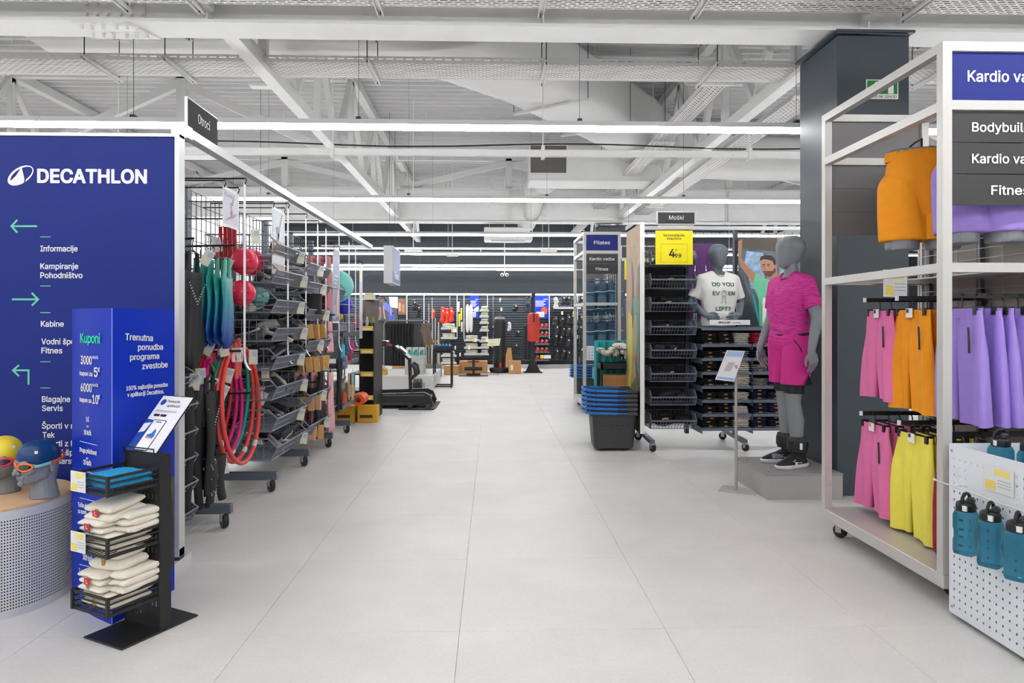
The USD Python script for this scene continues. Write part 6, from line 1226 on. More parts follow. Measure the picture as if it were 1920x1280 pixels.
# fifth bay: shelves with small equipment
for k, z in enumerate((.86, .35)):
    t = thing('shelf', f'grey metal shelf in the fifth bay, {("upper", "lower")[k]}', 'shelf', (GX, 7.95 + .0, z)); part(t, 'tray', Bx(0, .68, 0, 1.0, -.02, 0), FIT); part(t, 'front_lip', Bx(.68, .69, 0, 1.0, -.03, .015), FIT); part(t, 'bracket', Bx(.0, .66, -.005, 0, -.06, 0), FIT)
solo('clear_case', 'clear plastic case standing on the lower shelf of the fifth bay', 'case', Bx(-.14, .14, -.15, .15, 0, .42), _mats['clear_film'], (-1.92, 8.2, .351)); 
for k, (X, Y, z, r, m, lab, sc) in enumerate(((-1.9, 8.45, 1.78, .2, C((126, 214, 206), .4), 'big pale turquoise gym ball at the top of the fifth bay', 1), (-1.85, 8.3, 1.66, .09, C((110, 180, 220), .4), 'sky blue foot shaped massage ball below the gym ball', 1), (-1.9, 8.75, 1.56, .13, C((66, 60, 216), .4), 'violet blue gym ball beside the turquoise one', 1), (-1.82, 8.2, 1.4, .045, C((214, 180, 40), .4), 'yellow spiky massage ball on the fifth bay', 1))):
    solo('gym_ball', lab, 'ball', G().ball((0, 0, 0), r, 3), m, (X, Y, z), smooth=True)
for k in range(2): 
    t = thing('shelf', f'dark wire shelf holding balls in the fifth bay, {("upper", "lower")[k]}', 'shelf', (GX, 8.0, (1.55, 1.33)[k])); g = G()
    for q in range(14): g.rod((0, .07 * q, 0), (.66, .07 * q, 0), .003, 4)
    part(t, 'wires', g.rod((.66, 0, 0), (.66, .93, 0), .005, 5).rod((.66, 0, .1), (.66, .93, .1), .004, 5), WIREL)
for k in range(7): solo('yoga_block', f'grey violet foam block on the wire shelf of the fifth bay, {("first", "second", "third", "fourth", "fifth", "sixth", "seventh")[k]} from the front', 'foam block', G().rbox((0, 0, .06), (.16, .1, .12), .012), C((134, 124, 142), .7), (-1.85, 8.06 + .125 * k, 1.20), smooth=30)
t = thing('shelf', 'dark shelf under the grey violet foam blocks', 'shelf', (GX, 8.0, 1.195)); part(t, 'tray', Bx(0, .68, 0, .95, -.02, 0), C((52, 54, 60), .5)); part(t, 'front_lip', Bx(.68, .69, 0, .95, -.03, .02), C((52, 54, 60), .5))
for k, (c, z, Y, lab) in enumerate((((88, 186, 190), 1.08, 8.1, 'aqua'), ((30, 96, 150), 1.08, 8.35, 'dark blue'), ((230, 30, 130), 1.1, 8.6, 'bright pink'), ((40, 110, 200), .94, 7.98, 'blue and kraft'), ((40, 110, 200), .94, 8.12, 'blue and brown'), ((196, 150, 96), .94, 8.25, 'kraft'), ((190, 40, 50), .98, 8.5, 'red net'), ((44, 140, 190), .7, 8.7, 'sky blue'), ((222, 90, 50), .5, 8.2, 'orange strap'))):
    solo('equipment_pack', f'{lab} small training pack hanging in the fifth bay', 'pack', G().rbox((0, 0, -.08), (.06, .07, .16), .015).rod((0, 0, 0), (0, 0, .05), .003, 4), C(c, .5), (-1.76, Y, z), .3, smooth=35)
p = PY(676, 747, 8.9); t = thing('foam_roller', 'orange hollow foam roller on the lowest shelf of the last bay', 'foam roller', p); part(t, 'tube', G().lathe([(.075, -.16), (.075, .16), (.035, .16), (.035, -.16), (.075, -.16)], 26, cap=False).xf(rotx(math.pi/2)), C((232, 84, 34), .5), 40)
solo('wooden_board', 'pale wooden boards standing on the last bay beside the orange roller', 'board', G().box(0, .02, 0, .05, 0, .34).box(.04, .06, .02, .06, 0, .33), C((216, 194, 162), .5), (-1.8, 8.6, .36)); solo('cardboard_box', 'pale kraft box on the lowest shelf behind the orange roller', 'box', G().rbox((0, 0, .1), (.3, .34, .2), .006), C((204, 178, 132), .6), (-1.98, 9.05, .36), smooth=20)
# black end shelving with yellow labels
ex0, ey = PY(656, 700, 9.35)[0], 9.32; ex1 = PY(702, 700, 9.35)[0]
t = thing('end_shelving', 'black end shelving with yellow shelf labels at the far end of the left wall', 'shop shelving', (ex0, ey, 0)); w = ex1 - ex0
part(t, 'side_panel', Bx(w - .02, w, 0, .7, 0.0, 1.33), BLACK); part(t, 'back_panel', Bx(0, w, .68, .7, 0, 1.33), BLACK)
for k, z in enumerate((.02, .3, .62, .93, 1.24)):
    s = part(t, 'shelf_board', Bx(0, w - .02, 0, .68, z, z + .02), BLACK); part(s, 'yellow_label', Bx(w * .45, w - .01, -.004, 0, z - .02, z + .045), C((238, 200, 50), .5)); part(s, 'white_label', Bx(w * .52, w * .9, -.0055, -.004, z - .01, z + .02), C((240, 232, 200), .5))
YEL = C((226, 172, 40), .5)
for k in range(2): t = thing('crate', f'yellow printed carton on the floor at the far end of the left wall, {("left", "right")[k]}', 'carton', (ex0 - .16 + .3 * k, ey - .16, 0.0)); part(t, 'carton', G().rbox((.13, .1, .11), (.26, .2, .22), .005), YEL); part(t, 'print', Bx(.03, .2, -.002, .0, .06, .1), C((70, 54, 30), .5))
for k, (c, lab) in enumerate((((230, 60, 40), 'red topped'), ((210, 208, 204), 'white'), ((200, 196, 190), 'pale grey'), ((120, 170, 60), 'green'))): solo('spray_bottle', f'{lab} small bottle on the top of the black end shelving', 'bottle', G().lathe([(.022, 0), (.022, .1), (.014, .12), (.014, .15), (0.004, .155)], 14), C(c, .4), (ex0 + .06 + .08 * k, ey + .1, 1.261 if k else 1.261), smooth=40)
# backlit white panel seen through the wires, and hanging blue banner
t = thing('lightbox', 'big white backlit panel seen through the wire wall at the upper left', 'lightbox', (-5.1, 11.0, 1.95)); part(t, 'frame', Bx(-.03, 1.6, .01, .1, -.03, 1.06), ALU); part(t, 'lit_face', Bx(0, 1.57, 0, .01, 0, 1.03), custom('lit_face', {'e': ('emission', {'color': (1, 1, 1), 'strength': 1.1})}, [], 'e.emission'))
for x in (.1, 1.4): part(t, 'suspension_wire', G().rod((x, .05, 1.06), (x, .05, 3.25), .004, 4), CHAR)
a, b = PX(740, 460, -1.76), PX(754, 536, -1.76)
t = thing('hanging_banner', 'blue double sided banner hanging over the far end of the left wall', 'banner', (-1.80, a[1], b[2])); part(t, 'body', Bx(-.16, 0, 0, b[1] - a[1], 0, a[2] - b[2]), C((196, 196, 198), .4)); part(t, 'blue_face', Bx(0, .004, .04, b[1] - a[1], .02, a[2] - b[2] - .02), C((28, 42, 132), .45, spec=.25)); text3(t, 'Fitnes', (.005, .2, .1), (0, 1, 0), (0, 0, 1), height=.12, width=.6, m=INK, bold=True)
for y in (.2, .9): part(t, 'suspension_wire', G().rod((-.08, y, a[2] - b[2]), (-.08, y, 5.2 - b[2]), .004, 4), CHAR)
# ---------------------------------------------------------------- rear wall display
BYF = 19.7
bx0, bx1 = PY(640, 600, BYF)[0], 6.0
bw = thing('slat_wall', 'long dark slatted display wall at the back of the store', 'shop shelving', (bx0, BYF, 0)); W_ = bx1 - bx0; SL = C((60, 68, 76), .5, name='slat_grey')
part(bw, 'back_panel', Bx(0, W_, .1, .14, .12, 2.1), C((40, 45, 51), .6)); part(bw, 'plinth', Bx(0, W_, -.1, .14, 0, .1), C((206, 205, 203), .5)); part(bw, 'top_light', Bx(0, W_, -.06, .0, 2.1, 2.135), _mats['light_strip'] if False else EMIT); part(bw, 'top_board', Bx(0, W_, .0, .14, 2.09, 2.15), ALU)
for k in range(26): z = .2 + k * .07; part(bw, 'slat', G().rbox((W_/2, .09, z + .028), (W_, .025, .05), .006), SL)
for x in np.arange(.6, W_, 1.25): part(bw, 'upright', Bx(x - .018, x + .018, .05, .09, .12, 2.1), C((90, 98, 106), .4))
ids = ['first', 'second', 'third', 'fourth', 'fifth', 'sixth', 'seventh', 'eighth', 'ninth', 'tenth']
for i, px in enumerate((763, 795, 857, 870, 914, 1030, 1083)):
    p = PY(px, 635, 19.45); t = thing('hanging_strip', f'white price strip before the rear slatted wall, {ids[i]} from the left', 'price strip', p); part(t, 'strip', Bx(-.014, .014, 0, .003, 0, 1.24), STRIPM); part(t, 'holder', Bx(-.004, .004, 0, .28, 1.22, 1.23), FIT)
def wall_poster(label, xs, ys, Y=19.62, rgb=(22, 62, 196)):
    a, b = PY(xs[0], ys[0], Y), PY(xs[1], ys[1], Y); t = thing('wall_poster', label, 'poster', (a[0], Y, b[2])); part(t, 'sheet', Bx(0, b[0] - a[0], 0, .006, 0, a[2] - b[2]), C(rgb, .4)); return t, b[0] - a[0], a[2] - b[2]
for lab, xs, ins in (('blue poster with white lettering and a white belt picture, rear wall', (881, 898), 0), ('larger blue poster with a red glove picture, rear wall right', (1001, 1030), 1)):
    t, w, h = wall_poster(lab, xs, (554, 597))
    q = lambda nm, pts, rgb, d=.001: part(t, nm, G().prism(Polygon([(x * w, y * h) for x, y in pts]), .001, (0, -d, 0), (1, 0, 0), (0, 0, 1), (0, -1, 0)), C(rgb, .4))
    for k in range(4): q('text_line', [(.1, .74 - .07 * k), (.75 - .12 * (k % 2), .74 - .07 * k), (.75 - .12 * (k % 2), .775 - .07 * k), (.1, .775 - .07 * k)], (235, 236, 240))
    q('text_line', [(.62, .83), (.9, .83), (.9, .86), (.62, .86)], (235, 236, 240)); q('price_patch', [(.15, .06), (.68, .06), (.68, .3), (.15, .3)], (222, 224, 228), .002)
    if ins: q('picture', [(.45, .42), (.7, .52), (.86, .4), (.84, .2), (.7, .18), (.5, .3)], (222, 88, 56)); q('picture', [(.9, .44), (1, .48), (1, .3), (.92, .32)], (222, 88, 56))
    else: q('picture', [(.3, .36), (.7, .5), (.98, .54), (.98, .3), (.6, .3)], (232, 232, 234))
t, w, h = wall_poster('photo poster of a running woman in a violet T-shirt, rear wall left', (709, 746), (556, 600), rgb=(66, 84, 92)); q2 = lambda nm, pts, rgb, d=.001: part(t, nm, G().prism(Polygon([(x * w, y * h) for x, y in pts]).buffer(0), .001, (0, -d, 0), (1, 0, 0), (0, 0, 1), (0, -1, 0)), C(rgb, .4))
q2('picture', [(.6, .55), (1, .5), (1, 1), (.55, 1)], (206, 208, 190)); q2('head', [(.1, .8), (.16, .96), (.3, .97), (.36, .86), (.28, .74), (.16, .74)], (120, 84, 66), .002); q2('hair', [(.14, .92), (.2, 1), (.34, .98), (.46, .84), (.36, .78), (.3, .92)], (58, 40, 34), .003); q2('violet_shirt', [(.22, .72), (.4, .76), (.62, .6), (.82, .3), (.66, .24), (.44, .4), (.3, .5)], (104, 112, 206), .002); q2('arm', [(.24, .64), (.3, .6), (.34, .3), (.4, .05), (.3, .05), (.24, .4)], (188, 136, 108), .003); q2('arm', [(.6, .55), (.66, .5), (.7, .2), (.62, .2)], (188, 136, 108), .003); q2('trousers', [(.5, .3), (.84, .32), (.86, 0), (.5, 0)], (84, 88, 176), .002); q2('figure', [(.02, .6), (.14, .56), (.18, .2), (.1, 0), (0, 0)], (150, 110, 96), .002)
t, w, h = wall_poster('brown photo poster of people training, rear wall left', (745, 762), (560, 590), rgb=(132, 96, 78)); part(t, 'picture', Bx(.04, .1, -.002, 0, .1, .34), C((206, 160, 132), .5)); part(t, 'picture', Bx(.13, .2, -.002, 0, .06, .3), C((180, 130, 104), .5))
def soft(name, label, cat, px, py, wpx, hpx, rgb, Y=19.45, seed=0, d=.12, group=None, lumps=3):
    """a small padded good far back: a few merged soft lobes of the measured size"""
    p = PY(px, py, Y); s = Y / FPX; w, h = wpx * s, hpx * s; rs = np.random.RandomState(seed + int(px * 7 + py)); r = min(w, h) * .3; hs = []
    for k in range(lumps): a, b = rs.uniform(-1, 1, 2), rs.uniform(-1, 1, 2); hs.append([((w/2 - r) * a[0], rs.uniform(-.03, .03), (h/2 - r) * a[1], r * .9), ((w/2 - r) * b[0], rs.uniform(-.03, .03), (h/2 - r) * b[1], r * .8)])
    hs += [[(-(w/2 - r), 0, -(h/2 - r), r), ((w/2 - r), 0, (h/2 - r) * .3, r)], [(0, 0, h/2 - r, r), (0, 0, -h/2 + r, r)]]
    t = thing(name, label, cat, p, 0, group); part(t, 'body', done(mani(hs), max(w, h) / 9, 2), C(rgb, .5), True)
    part(t, 'peg', G().rod((0, .05, h * .3), (0, BYF + .07 - Y, h * .3), .004, 4), FIT) if Y > 19 else None
    part(t, 'tag', G().cbox((w * .1, -r - .012, h * .25), (min(.04, w*.25), .002, .04)), C((200, 198, 190), .5)); return t
REDG = (222, 62, 40)
for k, (px, py, w, h) in enumerate(((812, 588, 9, 18), (830, 590, 12, 30), (838, 594, 12, 34), (846, 590, 12, 28))): soft('boxing_gloves', f'orange red boxing gear hanging on the rear wall, {ids[k]} from the left', 'boxing gloves', px, py, w, h, REDG, seed=k)
for k, (px, y0, y1, c) in enumerate(((860, 565, 585, 'white'), (861, 588, 612, 'yellow'), (865, 577, 600, 'yellow'), (866, 603, 622, 'white'))):
    a = PY(px, y1, 19.45); b = PY(px, y0, 19.45); t = thing('belt', f'{c} martial arts belt hanging on the rear wall, {("upper left", "lower left", "upper right", "lower right")[k]}', 'belt', a); part(t, 'belt', G().rbox((0, 0, (b[2]-a[2])/2), (.05, .03, b[2]-a[2]), .008), C((236, 220, 60) if c == 'yellow' else (226, 226, 224), .6)); part(t, 'peg', G().rod((0, 0, b[2]-a[2]), (0, .3, b[2]-a[2]), .004, 4), FIT)
a, b = PY(873, 624, 19.45), PY(886, 570, 19.45); t = thing('martial_suit', 'long white folded martial arts suit hanging on the rear wall', 'suit', (a[0], 19.45, a[2])); part(t, 'cloth', folded(b[2] - a[2], .12, b[0] - a[0], 2, 9).xf(roty(math.pi/2), (.0, 0, (b[2]-a[2])/2)), WHT, 50); part(t, 'hanger', G().tube([(.1, 0, b[2]-a[2]), (.1, 0, b[2]-a[2] + .08), (.1, .25, b[2]-a[2] + .08)], .005, 5), BLACK)
fw = folded(.34, .3, .1, 2, 31, .01); fp0 = None
for k, (px, py) in enumerate(((903+5, 583), (908, 594), (908, 606), (908, 620), (842, 616), (842, 634), (842, 667), (842, 680), (885, 638), (885, 652), (885, 664), (908, 640), (908, 652), (908, 664))):
    p = PY(px, py, 19.4); lab = f'white folded suit on the rear wall shelves, {("top", "second", "third", "fourth", "top", "second", "third", "bottom", "top", "second", "third", "top", "second", "third")[k]} of the {("right upper", "right upper", "right upper", "right upper", "left", "left", "left", "left", "middle", "middle", "middle", "right lower", "right lower", "right lower")[k]} pile'
    w = 1 if px != 908 else .6
    if fp0 is None: fp0 = thing('folded_suit', lab, 'suit', p); part(fp0, 'cloth', folded(.2, .3, .13, 2, 31, .012), WHT, 50); part(fp0, 'label', Bx(.02, .08, -.158, -.154, .03, .08), C((240, 220, 90), .5)); fpL = None
    elif w < 1: dup(fp0, p, 0, label=lab)
    elif fpL is None: fpL = thing('folded_suit', lab, 'suit', p); part(fpL, 'cloth', folded(.36, .3, .13, 3, 33, .015), WHT, 50); part(fpL, 'label', Bx(.0, .12, -.158, -.154, .02, .07), C((240, 220, 90), .5))
    else: dup(fpL, p, 0, label=lab)
    s = thing('shelf', f'small white shelf under the {lab.split("folded suit on the rear wall shelves, ")[1]}', 'shelf', p); hw_ = .13 if w < 1 else .22; part(s, 'tray', Bx(-hw_, hw_, -.17, .3, -.02, 0), FIT); part(s, 'front_lip', Bx(-hw_, hw_, -.178, -.17, -.02, .04), C((196, 200, 204), .4))
for k, (px, py, w, h, rgb, lab) in enumerate(((966, 577, 13, 14, (26, 26, 28), 'black boxing helmet on a wall shelf, rear wall centre'), (989, 572, 9, 24, (40, 50, 66), 'navy rolled kit behind the red bag stand'), (777, 572, 10, 22, (24, 24, 26), 'black padded target on the rear wall, left one'), (785, 583, 10, 26, (24, 24, 26), 'black padded target on the rear wall, right one'), (938, 562, 4, 8, (210, 205, 180), 'small white pack above the black bag'), (955, 612, 8, 18, (216, 216, 214), 'white pack hanging right of the black bag'), (971, 625, 12, 14, (28, 28, 30), 'black gear hanging right of the white pack'), (967, 652, 14, 20, (30, 30, 32), 'black gear hanging low by the cardboard board'), (924, 615, 9, 10, (40, 42, 46), 'dark gear left of the black bag, upper'), (922, 655, 10, 20, (30, 32, 36), 'dark gear left of the black bag, lower'))): soft('training_gear', lab, 'training gear', px, py, w, h, rgb, seed=k)
row = 0
for py in (611, 625, 640, 655, 670):
    s = thing('shelf', f'dark shelf of red gloves on the rear wall, {ids[row]} from above', 'shelf', PY(1016, py + 5, 19.5)); part(s, 'tray', Bx(-.2, .2, -.12, .25, -.02, 0), FIT); part(s, 'front_lip', Bx(-.2, .2, -.13, -.12, -.02, .03), FIT)
    for k in range(3): soft('boxing_gloves', f'red boxing glove on the rear wall shelves, {ids[row]} row, {("left", "middle", "right")[k]}', 'boxing gloves', 1008 + 8 * k, py, 8, 9, (206, 66, 52), 19.42, k, lumps=1)
    row += 1
rr = np.random.RandomState(3); n_ = 0
for r_, py in enumerate((566, 600, 620, 640, 662)):
    for c_, px in enumerate((1042, 1054, 1064, 1076, 1090)):
        soft('training_gear', f'dark combat gear right on the rear wall, {ids[r_]} row, {ids[c_]} from the left', 'training gear', px + rr.uniform(-3, 3), py + rr.uniform(-4, 4), rr.uniform(10, 14), rr.uniform(18, 26), [(24, 24, 26), (44, 46, 50), (30, 30, 34), (190, 188, 186), (26, 26, 30)][rr.randint(5)], 19.42, n_); n_ += 1
s = thing('shelf', 'pale shelf under the helmets at the right of the rear wall', 'shelf', PY(1062, 577, 19.5)); part(s, 'tray', Bx(-.36, .4, -.12, .25, -.02, 0), STEEL); part(s, 'front_lip', Bx(-.36, .4, -.13, -.12, -.03, .02), STEEL)
for k, (px, py, w) in enumerate(((846, 623, 10), (886, 641, 8), (909, 641, 7), (1013, 672, 20), (938, 583, 4), (877, 655, 4), (1074, 590, 4), (1052, 590, 4), (852, 655, 3), (861, 668, 3))):
    p = PY(px, py, 19.22); t = thing('price_label', 'yellow and white price label ' + ('at the left suit shelves', 'at the middle suit shelves', 'at the right suit shelves', 'under the red gloves, wide', 'above the black punching bag', 'low by the middle suits', 'under the right helmets', 'left of the right helmets', 'low by the left suits', 'beside the black bench')[k] + ' on the rear wall', 'price label', p); ww = w * 19.2 / FPX; part(t, 'card', Bx(0, ww, 0, .003, 0, .1), WHITE); part(t, 'price_patch', Bx(0, ww * .35, -.001, 0, 0, .1), C((240, 216, 60), .4)); part(t, 'holder', Bx(ww * .4, ww * .5, .003, .58, .04, .05), FIT)
# standing bag, red bag on a stand, boxes, bench
p = PF(937, 698); t = thing('punching_bag', 'tall black free standing punching bag on a round base at the back', 'punching bag', p); part(t, 'bag', G().lathe([(.11, .1), (.155, .14), (.16, .3), (.16, 1.32), (.145, 1.42), (.1, 1.47), (.02, 1.48)], 28), C((36, 36, 38), .35), 40); part(t, 'base', G().lathe([(.2, 0), (.26, .02), (.275, .07), (.26, .12), (.18, .14)], 28), C((32, 32, 34), .5), 40); part(t, 'red_plug', G().rbox((.02, -.16, .2), (.07, .04, .16), .015), C((200, 40, 34), .4)); part(t, 'top_band', G().lathe([(.147, 1.40), (.15, 1.42), (.12, 1.45)], 28, cap=False), C((150, 152, 152), .4), 40)
p = PF(999, 698); t = thing('bag_stand', 'black steel stand carrying the red punching bag at the back', 'stand', p)
part(t, 'base_plate', Bx(-.24, .24, -.24, .24, 0, .015), BLACK); part(t, 'column', Bx(-.045, .045, -.045, .045, .015, 2.05), BLACK); part(t, 'gusset', G().prism(Polygon([(-.2, .015), (.2, .015), (.06, .32), (-.06, .32)]), .012, (0, -.05, 0), (1, 0, 0), (0, 0, 1), (0, -1, 0)), BLACK); part(t, 'gusset', G().prism(Polygon([(-.2, .015), (.2, .015), (.06, .32), (-.06, .32)]), .012, (-.05, 0, 0), (0, 1, 0), (0, 0, 1), (-1, 0, 0)), BLACK); part(t, 'top_arm', Bx(-.05, .05, -.3, .06, 1.98, 2.08), BLACK)
t = thing('punching_bag', 'red punching bag hanging from the black stand at the back', 'punching bag', p + np.array([0, -.28, .82])); part(t, 'bag', G().lathe([(.1, 0), (.14, .02), (.155, .06), (.155, .66), (.14, .72), (.09, .75)], 28), C((204, 56, 44), .4), 40); part(t, 'strap', Bx(-.02, .02, -.162, -.15, .5, .74), BLACK); part(t, 'chain', G().rod((0, 0, .75), (0, 0, 1.17), .012, 6), BLACK)
t = thing('punching_bag', 'dark navy punching bag hanging behind the red one', 'punching bag', p + np.array([-.1, .45, .3])); part(t, 'bag', G().lathe([(.1, 0), (.13, .02), (.14, .06), (.14, .9), (.12, .95)], 24), C((34, 38, 48), .4), 40); part(t, 'chain', G().rod((0, 0, .95), (0, 0, 1.7), .01, 6), BLACK); part(t, 'wall_arm', G().rod((0, 0, 1.7), (0, 1.3, 1.7), .02, 8), BLACK)
BOXM = C((196, 146, 94), .7, var=.05, scale=10, name='carton'); 
for k, (x0, x1, yf, yt, dep, lab) in enumerate(((832, 860, 703, 686, .5, 'wide light cardboard box on the floor before the rear wall'), (861, 914, 700, 677, .4, 'long brown cardboard box behind the black bench'), (954, 977, 701, 677, .4, 'brown cardboard box right of the black punching bag'), (735, 770, 700, 683, .4, 'brown cardboard box under the clothes rail'))):
    a = PF(x0, yf); b = PY(x1, yf, a[1]); h = PY(x0, yt, a[1])[2]; t = thing('cardboard_box', lab, 'box', a); w = b[0] - a[0]; part(t, 'carton', G().rbox((w/2, dep/2, h/2), (w, dep, h), .006), BOXM); part(t, 'tape', Bx(0, w, dep*.45, dep*.55, h, h + .002), C((206, 170, 120), .4)); part(t, 'flap_seam', Bx(.01, w - .01, -.001, .0, h*.5, h*.505), C((150, 108, 66), .6)); part(t, 'label', Bx(w*.15, w*.35, -.002, 0, h*.3, h*.7), WHITE) if k == 2 else None
a = PF(946, 692); t = thing('cardboard_sheet', 'tall bent cardboard sheet leaning behind the black punching bag', 'cardboard', a + np.array([0, .3, 0])); part(t, 'sheet', G().prism(Polygon([(0, 0), (.24, 0), (.24, .2), (.2, .6), (.1, .6), (.02, .3)]), .02, (0, 0, 0), (1, 0, 0), (0, .2, .98), (0, -1, 0)), BOXM); part(t, 'fold', Bx(.1, .108, -.025, -.02, .02, .5), C((160, 116, 70), .6))
p = PF(888, 704); t = thing('training_bench', 'black ab training bench with roller pads on a dark mat', 'bench', p); part(t, 'mat', Bx(-.36, .36, -.25, .25, 0, .008), C((70, 70, 72), .7)); part(t, 'base_bar', G().rbox((0, -.1, .04), (.34, .06, .05), .01), BLACK); part(t, 'column', Bx(-.03, .03, -.1, -.04, .04, .46), BLACK)
for z in (.18, .47): part(t, 'roller_pad', G().rod((-.22, -.1, z), (.22, -.1, z), .045, 14), C((40, 40, 42), .6), 40)
part(t, 'seat', G().rbox((0, .1, .42), (.3, .4, .06), .02), C((40, 38, 40), .6)); part(t, 'red_trim', Bx(-.14, .14, -.06, -.05, .33, .37), C((150, 30, 34), .5))
p = PF(926, 703); t = thing('price_stand', 'pale yellow printed price board on a thin wire stand at the back', 'sign', p); part(t, 'wire_foot', G().tube([(-.1, -.1, .006), (-.12, .1, .006), (.12, .1, .006), (.1, -.1, .006)], .006, 5).rod((0, .1, .006), (0, .1, .8), .006, 5), BLACK); part(t, 'board', slab((-.17, .0, .72), (.14, .0, .74), (.17, .1, .92), (-.13, .1, .9)), C((226, 226, 204), .5)); part(t, 'price_patch', Bx(-.1, .0, .0, .004, .76, .8), C((236, 222, 90), .5))
# clothes rail
y_ = 16.2; xl, xr = PY(720, 600, y_)[0], PY(804, 600, y_)[0]; zt = PY(760, 601, y_)[2]
t = thing('clothes_rail', 'grey tubular clothes rail with black garments, behind the treadmill', 'clothes rail', ((xl + xr)/2, y_, 0)); w = (xr - xl)/2
part(t, 'tube_frame', G().tube([(-w, 0, .08), (-w, 0, zt - .1), (-w + .03, 0, zt - .02), (-w + .1, 0, zt), (w - .1, 0, zt), (w - .03, 0, zt - .02), (w, 0, zt - .1), (w, 0, .08)], .02, 10), C((128, 130, 134), .35, .3), True)
for s in (-1, 1): part(t, 'foot', G().rbox((s * w, 0, .04), (.06, .5, .05), .01), C((80, 82, 86), .5)); 
for k in range(13):
    x = xl + .1 + k * .072; c, L, nm = (BLK, 1.0, 'long black garment') if k < 8 else (C((62, 62, 66), .8), .55, 'dark grey T-shirt') if k < 10 else (C((112, 98, 88), .8), .5, 'taupe T-shirt')
    dress(c, L, .34 if L > .8 else .44, f'{nm} on the clothes rail, {("first", "second", "third", "fourth", "fifth", "sixth", "seventh", "eighth", "ninth", "tenth", "eleventh", "twelfth", "last")[k]} from the left', x, y_, zt - .06, .9 if k < 8 else 1.2)
# plinths, packs, table frame, poles
PL = C((206, 205, 202), .5, name='plinth_white')
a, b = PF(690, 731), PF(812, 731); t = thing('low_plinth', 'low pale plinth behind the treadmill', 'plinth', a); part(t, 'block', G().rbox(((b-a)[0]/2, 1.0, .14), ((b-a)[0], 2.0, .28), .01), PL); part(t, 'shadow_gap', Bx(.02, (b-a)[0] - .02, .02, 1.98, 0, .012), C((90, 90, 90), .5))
ya = a[1] + .3; q0, q1 = PY(759, 700, ya), PY(795, 668, ya); t = thing('display_block', 'light grey concrete block carrying green printed packs', 'plinth', (q0[0], ya, .28)); w, h = q1[0] - q0[0], q1[2] - .28; part(t, 'block', G().rbox((w/2, .2, h/2), (w, .4, h), .006), C((190, 190, 188), .6, var=.06, scale=6)); part(t, 'side_joint', Bx(w * .3, w*.305, -.001, 0, 0, h), C((150, 150, 150), .6))
for k in range(3):
    t = thing('printed_pack', f'white pack with green leaf print on the grey block, {("left", "middle", "right")[k]}', 'pack', (q0[0] + .02 + k * w / 3, ya + .04, q1[2])); ww = w / 3 - .02; part(t, 'pack', G().rbox((ww/2, .06, .09), (ww, .12, .18), .005), C((200, 210, 214), .4)); part(t, 'leaf_print', G().prism(affinity.rotate(affinity.scale(Point(ww/2, .08).buffer(.05), .6, 1.2), -30), .001, (0, -.0005, 0), (1, 0, 0), (0, 0, 1), (0, -1, 0)), C((60, 130, 70), .5)); part(t, 'aqua_print', Bx(ww*.4, ww*.95, -.002, -.001, .02, .1), C((60, 180, 170), .5))
a, b = PF(813, 727), PF(846, 727); t = thing('frame_table', 'tall thin black frame table with a tray of blue gloves', 'table', a); w = b[0] - a[0]; zt2 = PY(815, 655, a[1])[2]; g = 0
for x in (0, w):
    for y in (0, .4): part(t, 'leg', Bx(x - .014, x + .014, y - .014, y + .014, 0, zt2), BLACK)
for z in (.03, zt2 - .06):
    for y in (0, .4): part(t, 'rail', Bx(0, w, y - .014, y + .014, z - .014, z + .014), BLACK)
    for x in (0, w): part(t, 'rail', Bx(x - .014, x + .014, 0, .4, z - .014, z + .014), BLACK)
part(t, 'tray', G().box(0, w, 0, .4, zt2 - .03, zt2 - .02).box(0, w, 0, .01, zt2 - .02, zt2 + .04).box(0, w, .39, .4, zt2 - .02, zt2 + .04), BLACK)
for k in range(5): soft('training_gloves', f'blue knitted gloves in the tray of the black frame table, {ids[k]} from the left', 'gloves', 818 + 6.2 * k, 648, 8, 7, (30, 116, 168), a[1] + .15, k, lumps=2)
p = PF(811, 707); t = thing('pole_bin', 'blue grey box holding upright poles at the back', 'box', p + np.array([0, .2, 0])); part(t, 'box', G().box(-.2, .2, -.15, .15, 0, .02).box(-.2, .2, -.15, -.135, .02, .3).box(-.2, .2, .135, .15, .02, .3).box(-.2, -.185, -.135, .135, .02, .3).box(.185, .2, -.135, .135, .02, .3), C((110, 124, 144), .5)); part(t, 'base', Bx(-.19, .19, -.14, .14, .02, .03), C((90, 100, 118), .5))
for k in range(7):
    x = -.16 + .052 * k; L = (1.2, 1.75, 1.1, 1.9, 1.4, 1.2, 1.3)[k]; t = thing('training_pole', f'slim pale training pole with yellow fittings in the blue grey box, {ids[k]} from the left', 'pole', p + np.array([x, .2 + .05 * (k % 3 - 1), .03])); part(t, 'pole', G().rod((0, 0, 0), (.02 * (k % 3 - 1), 0, L), .013, 8), C((216, 212, 200), .4), 40)
    for z in (.24, .7 + .1 * (k % 2)): part(t, 'yellow_clip', G().rod((0, 0, z), (0, 0, z + .06), .024, 8), C((236, 178, 40), .5))
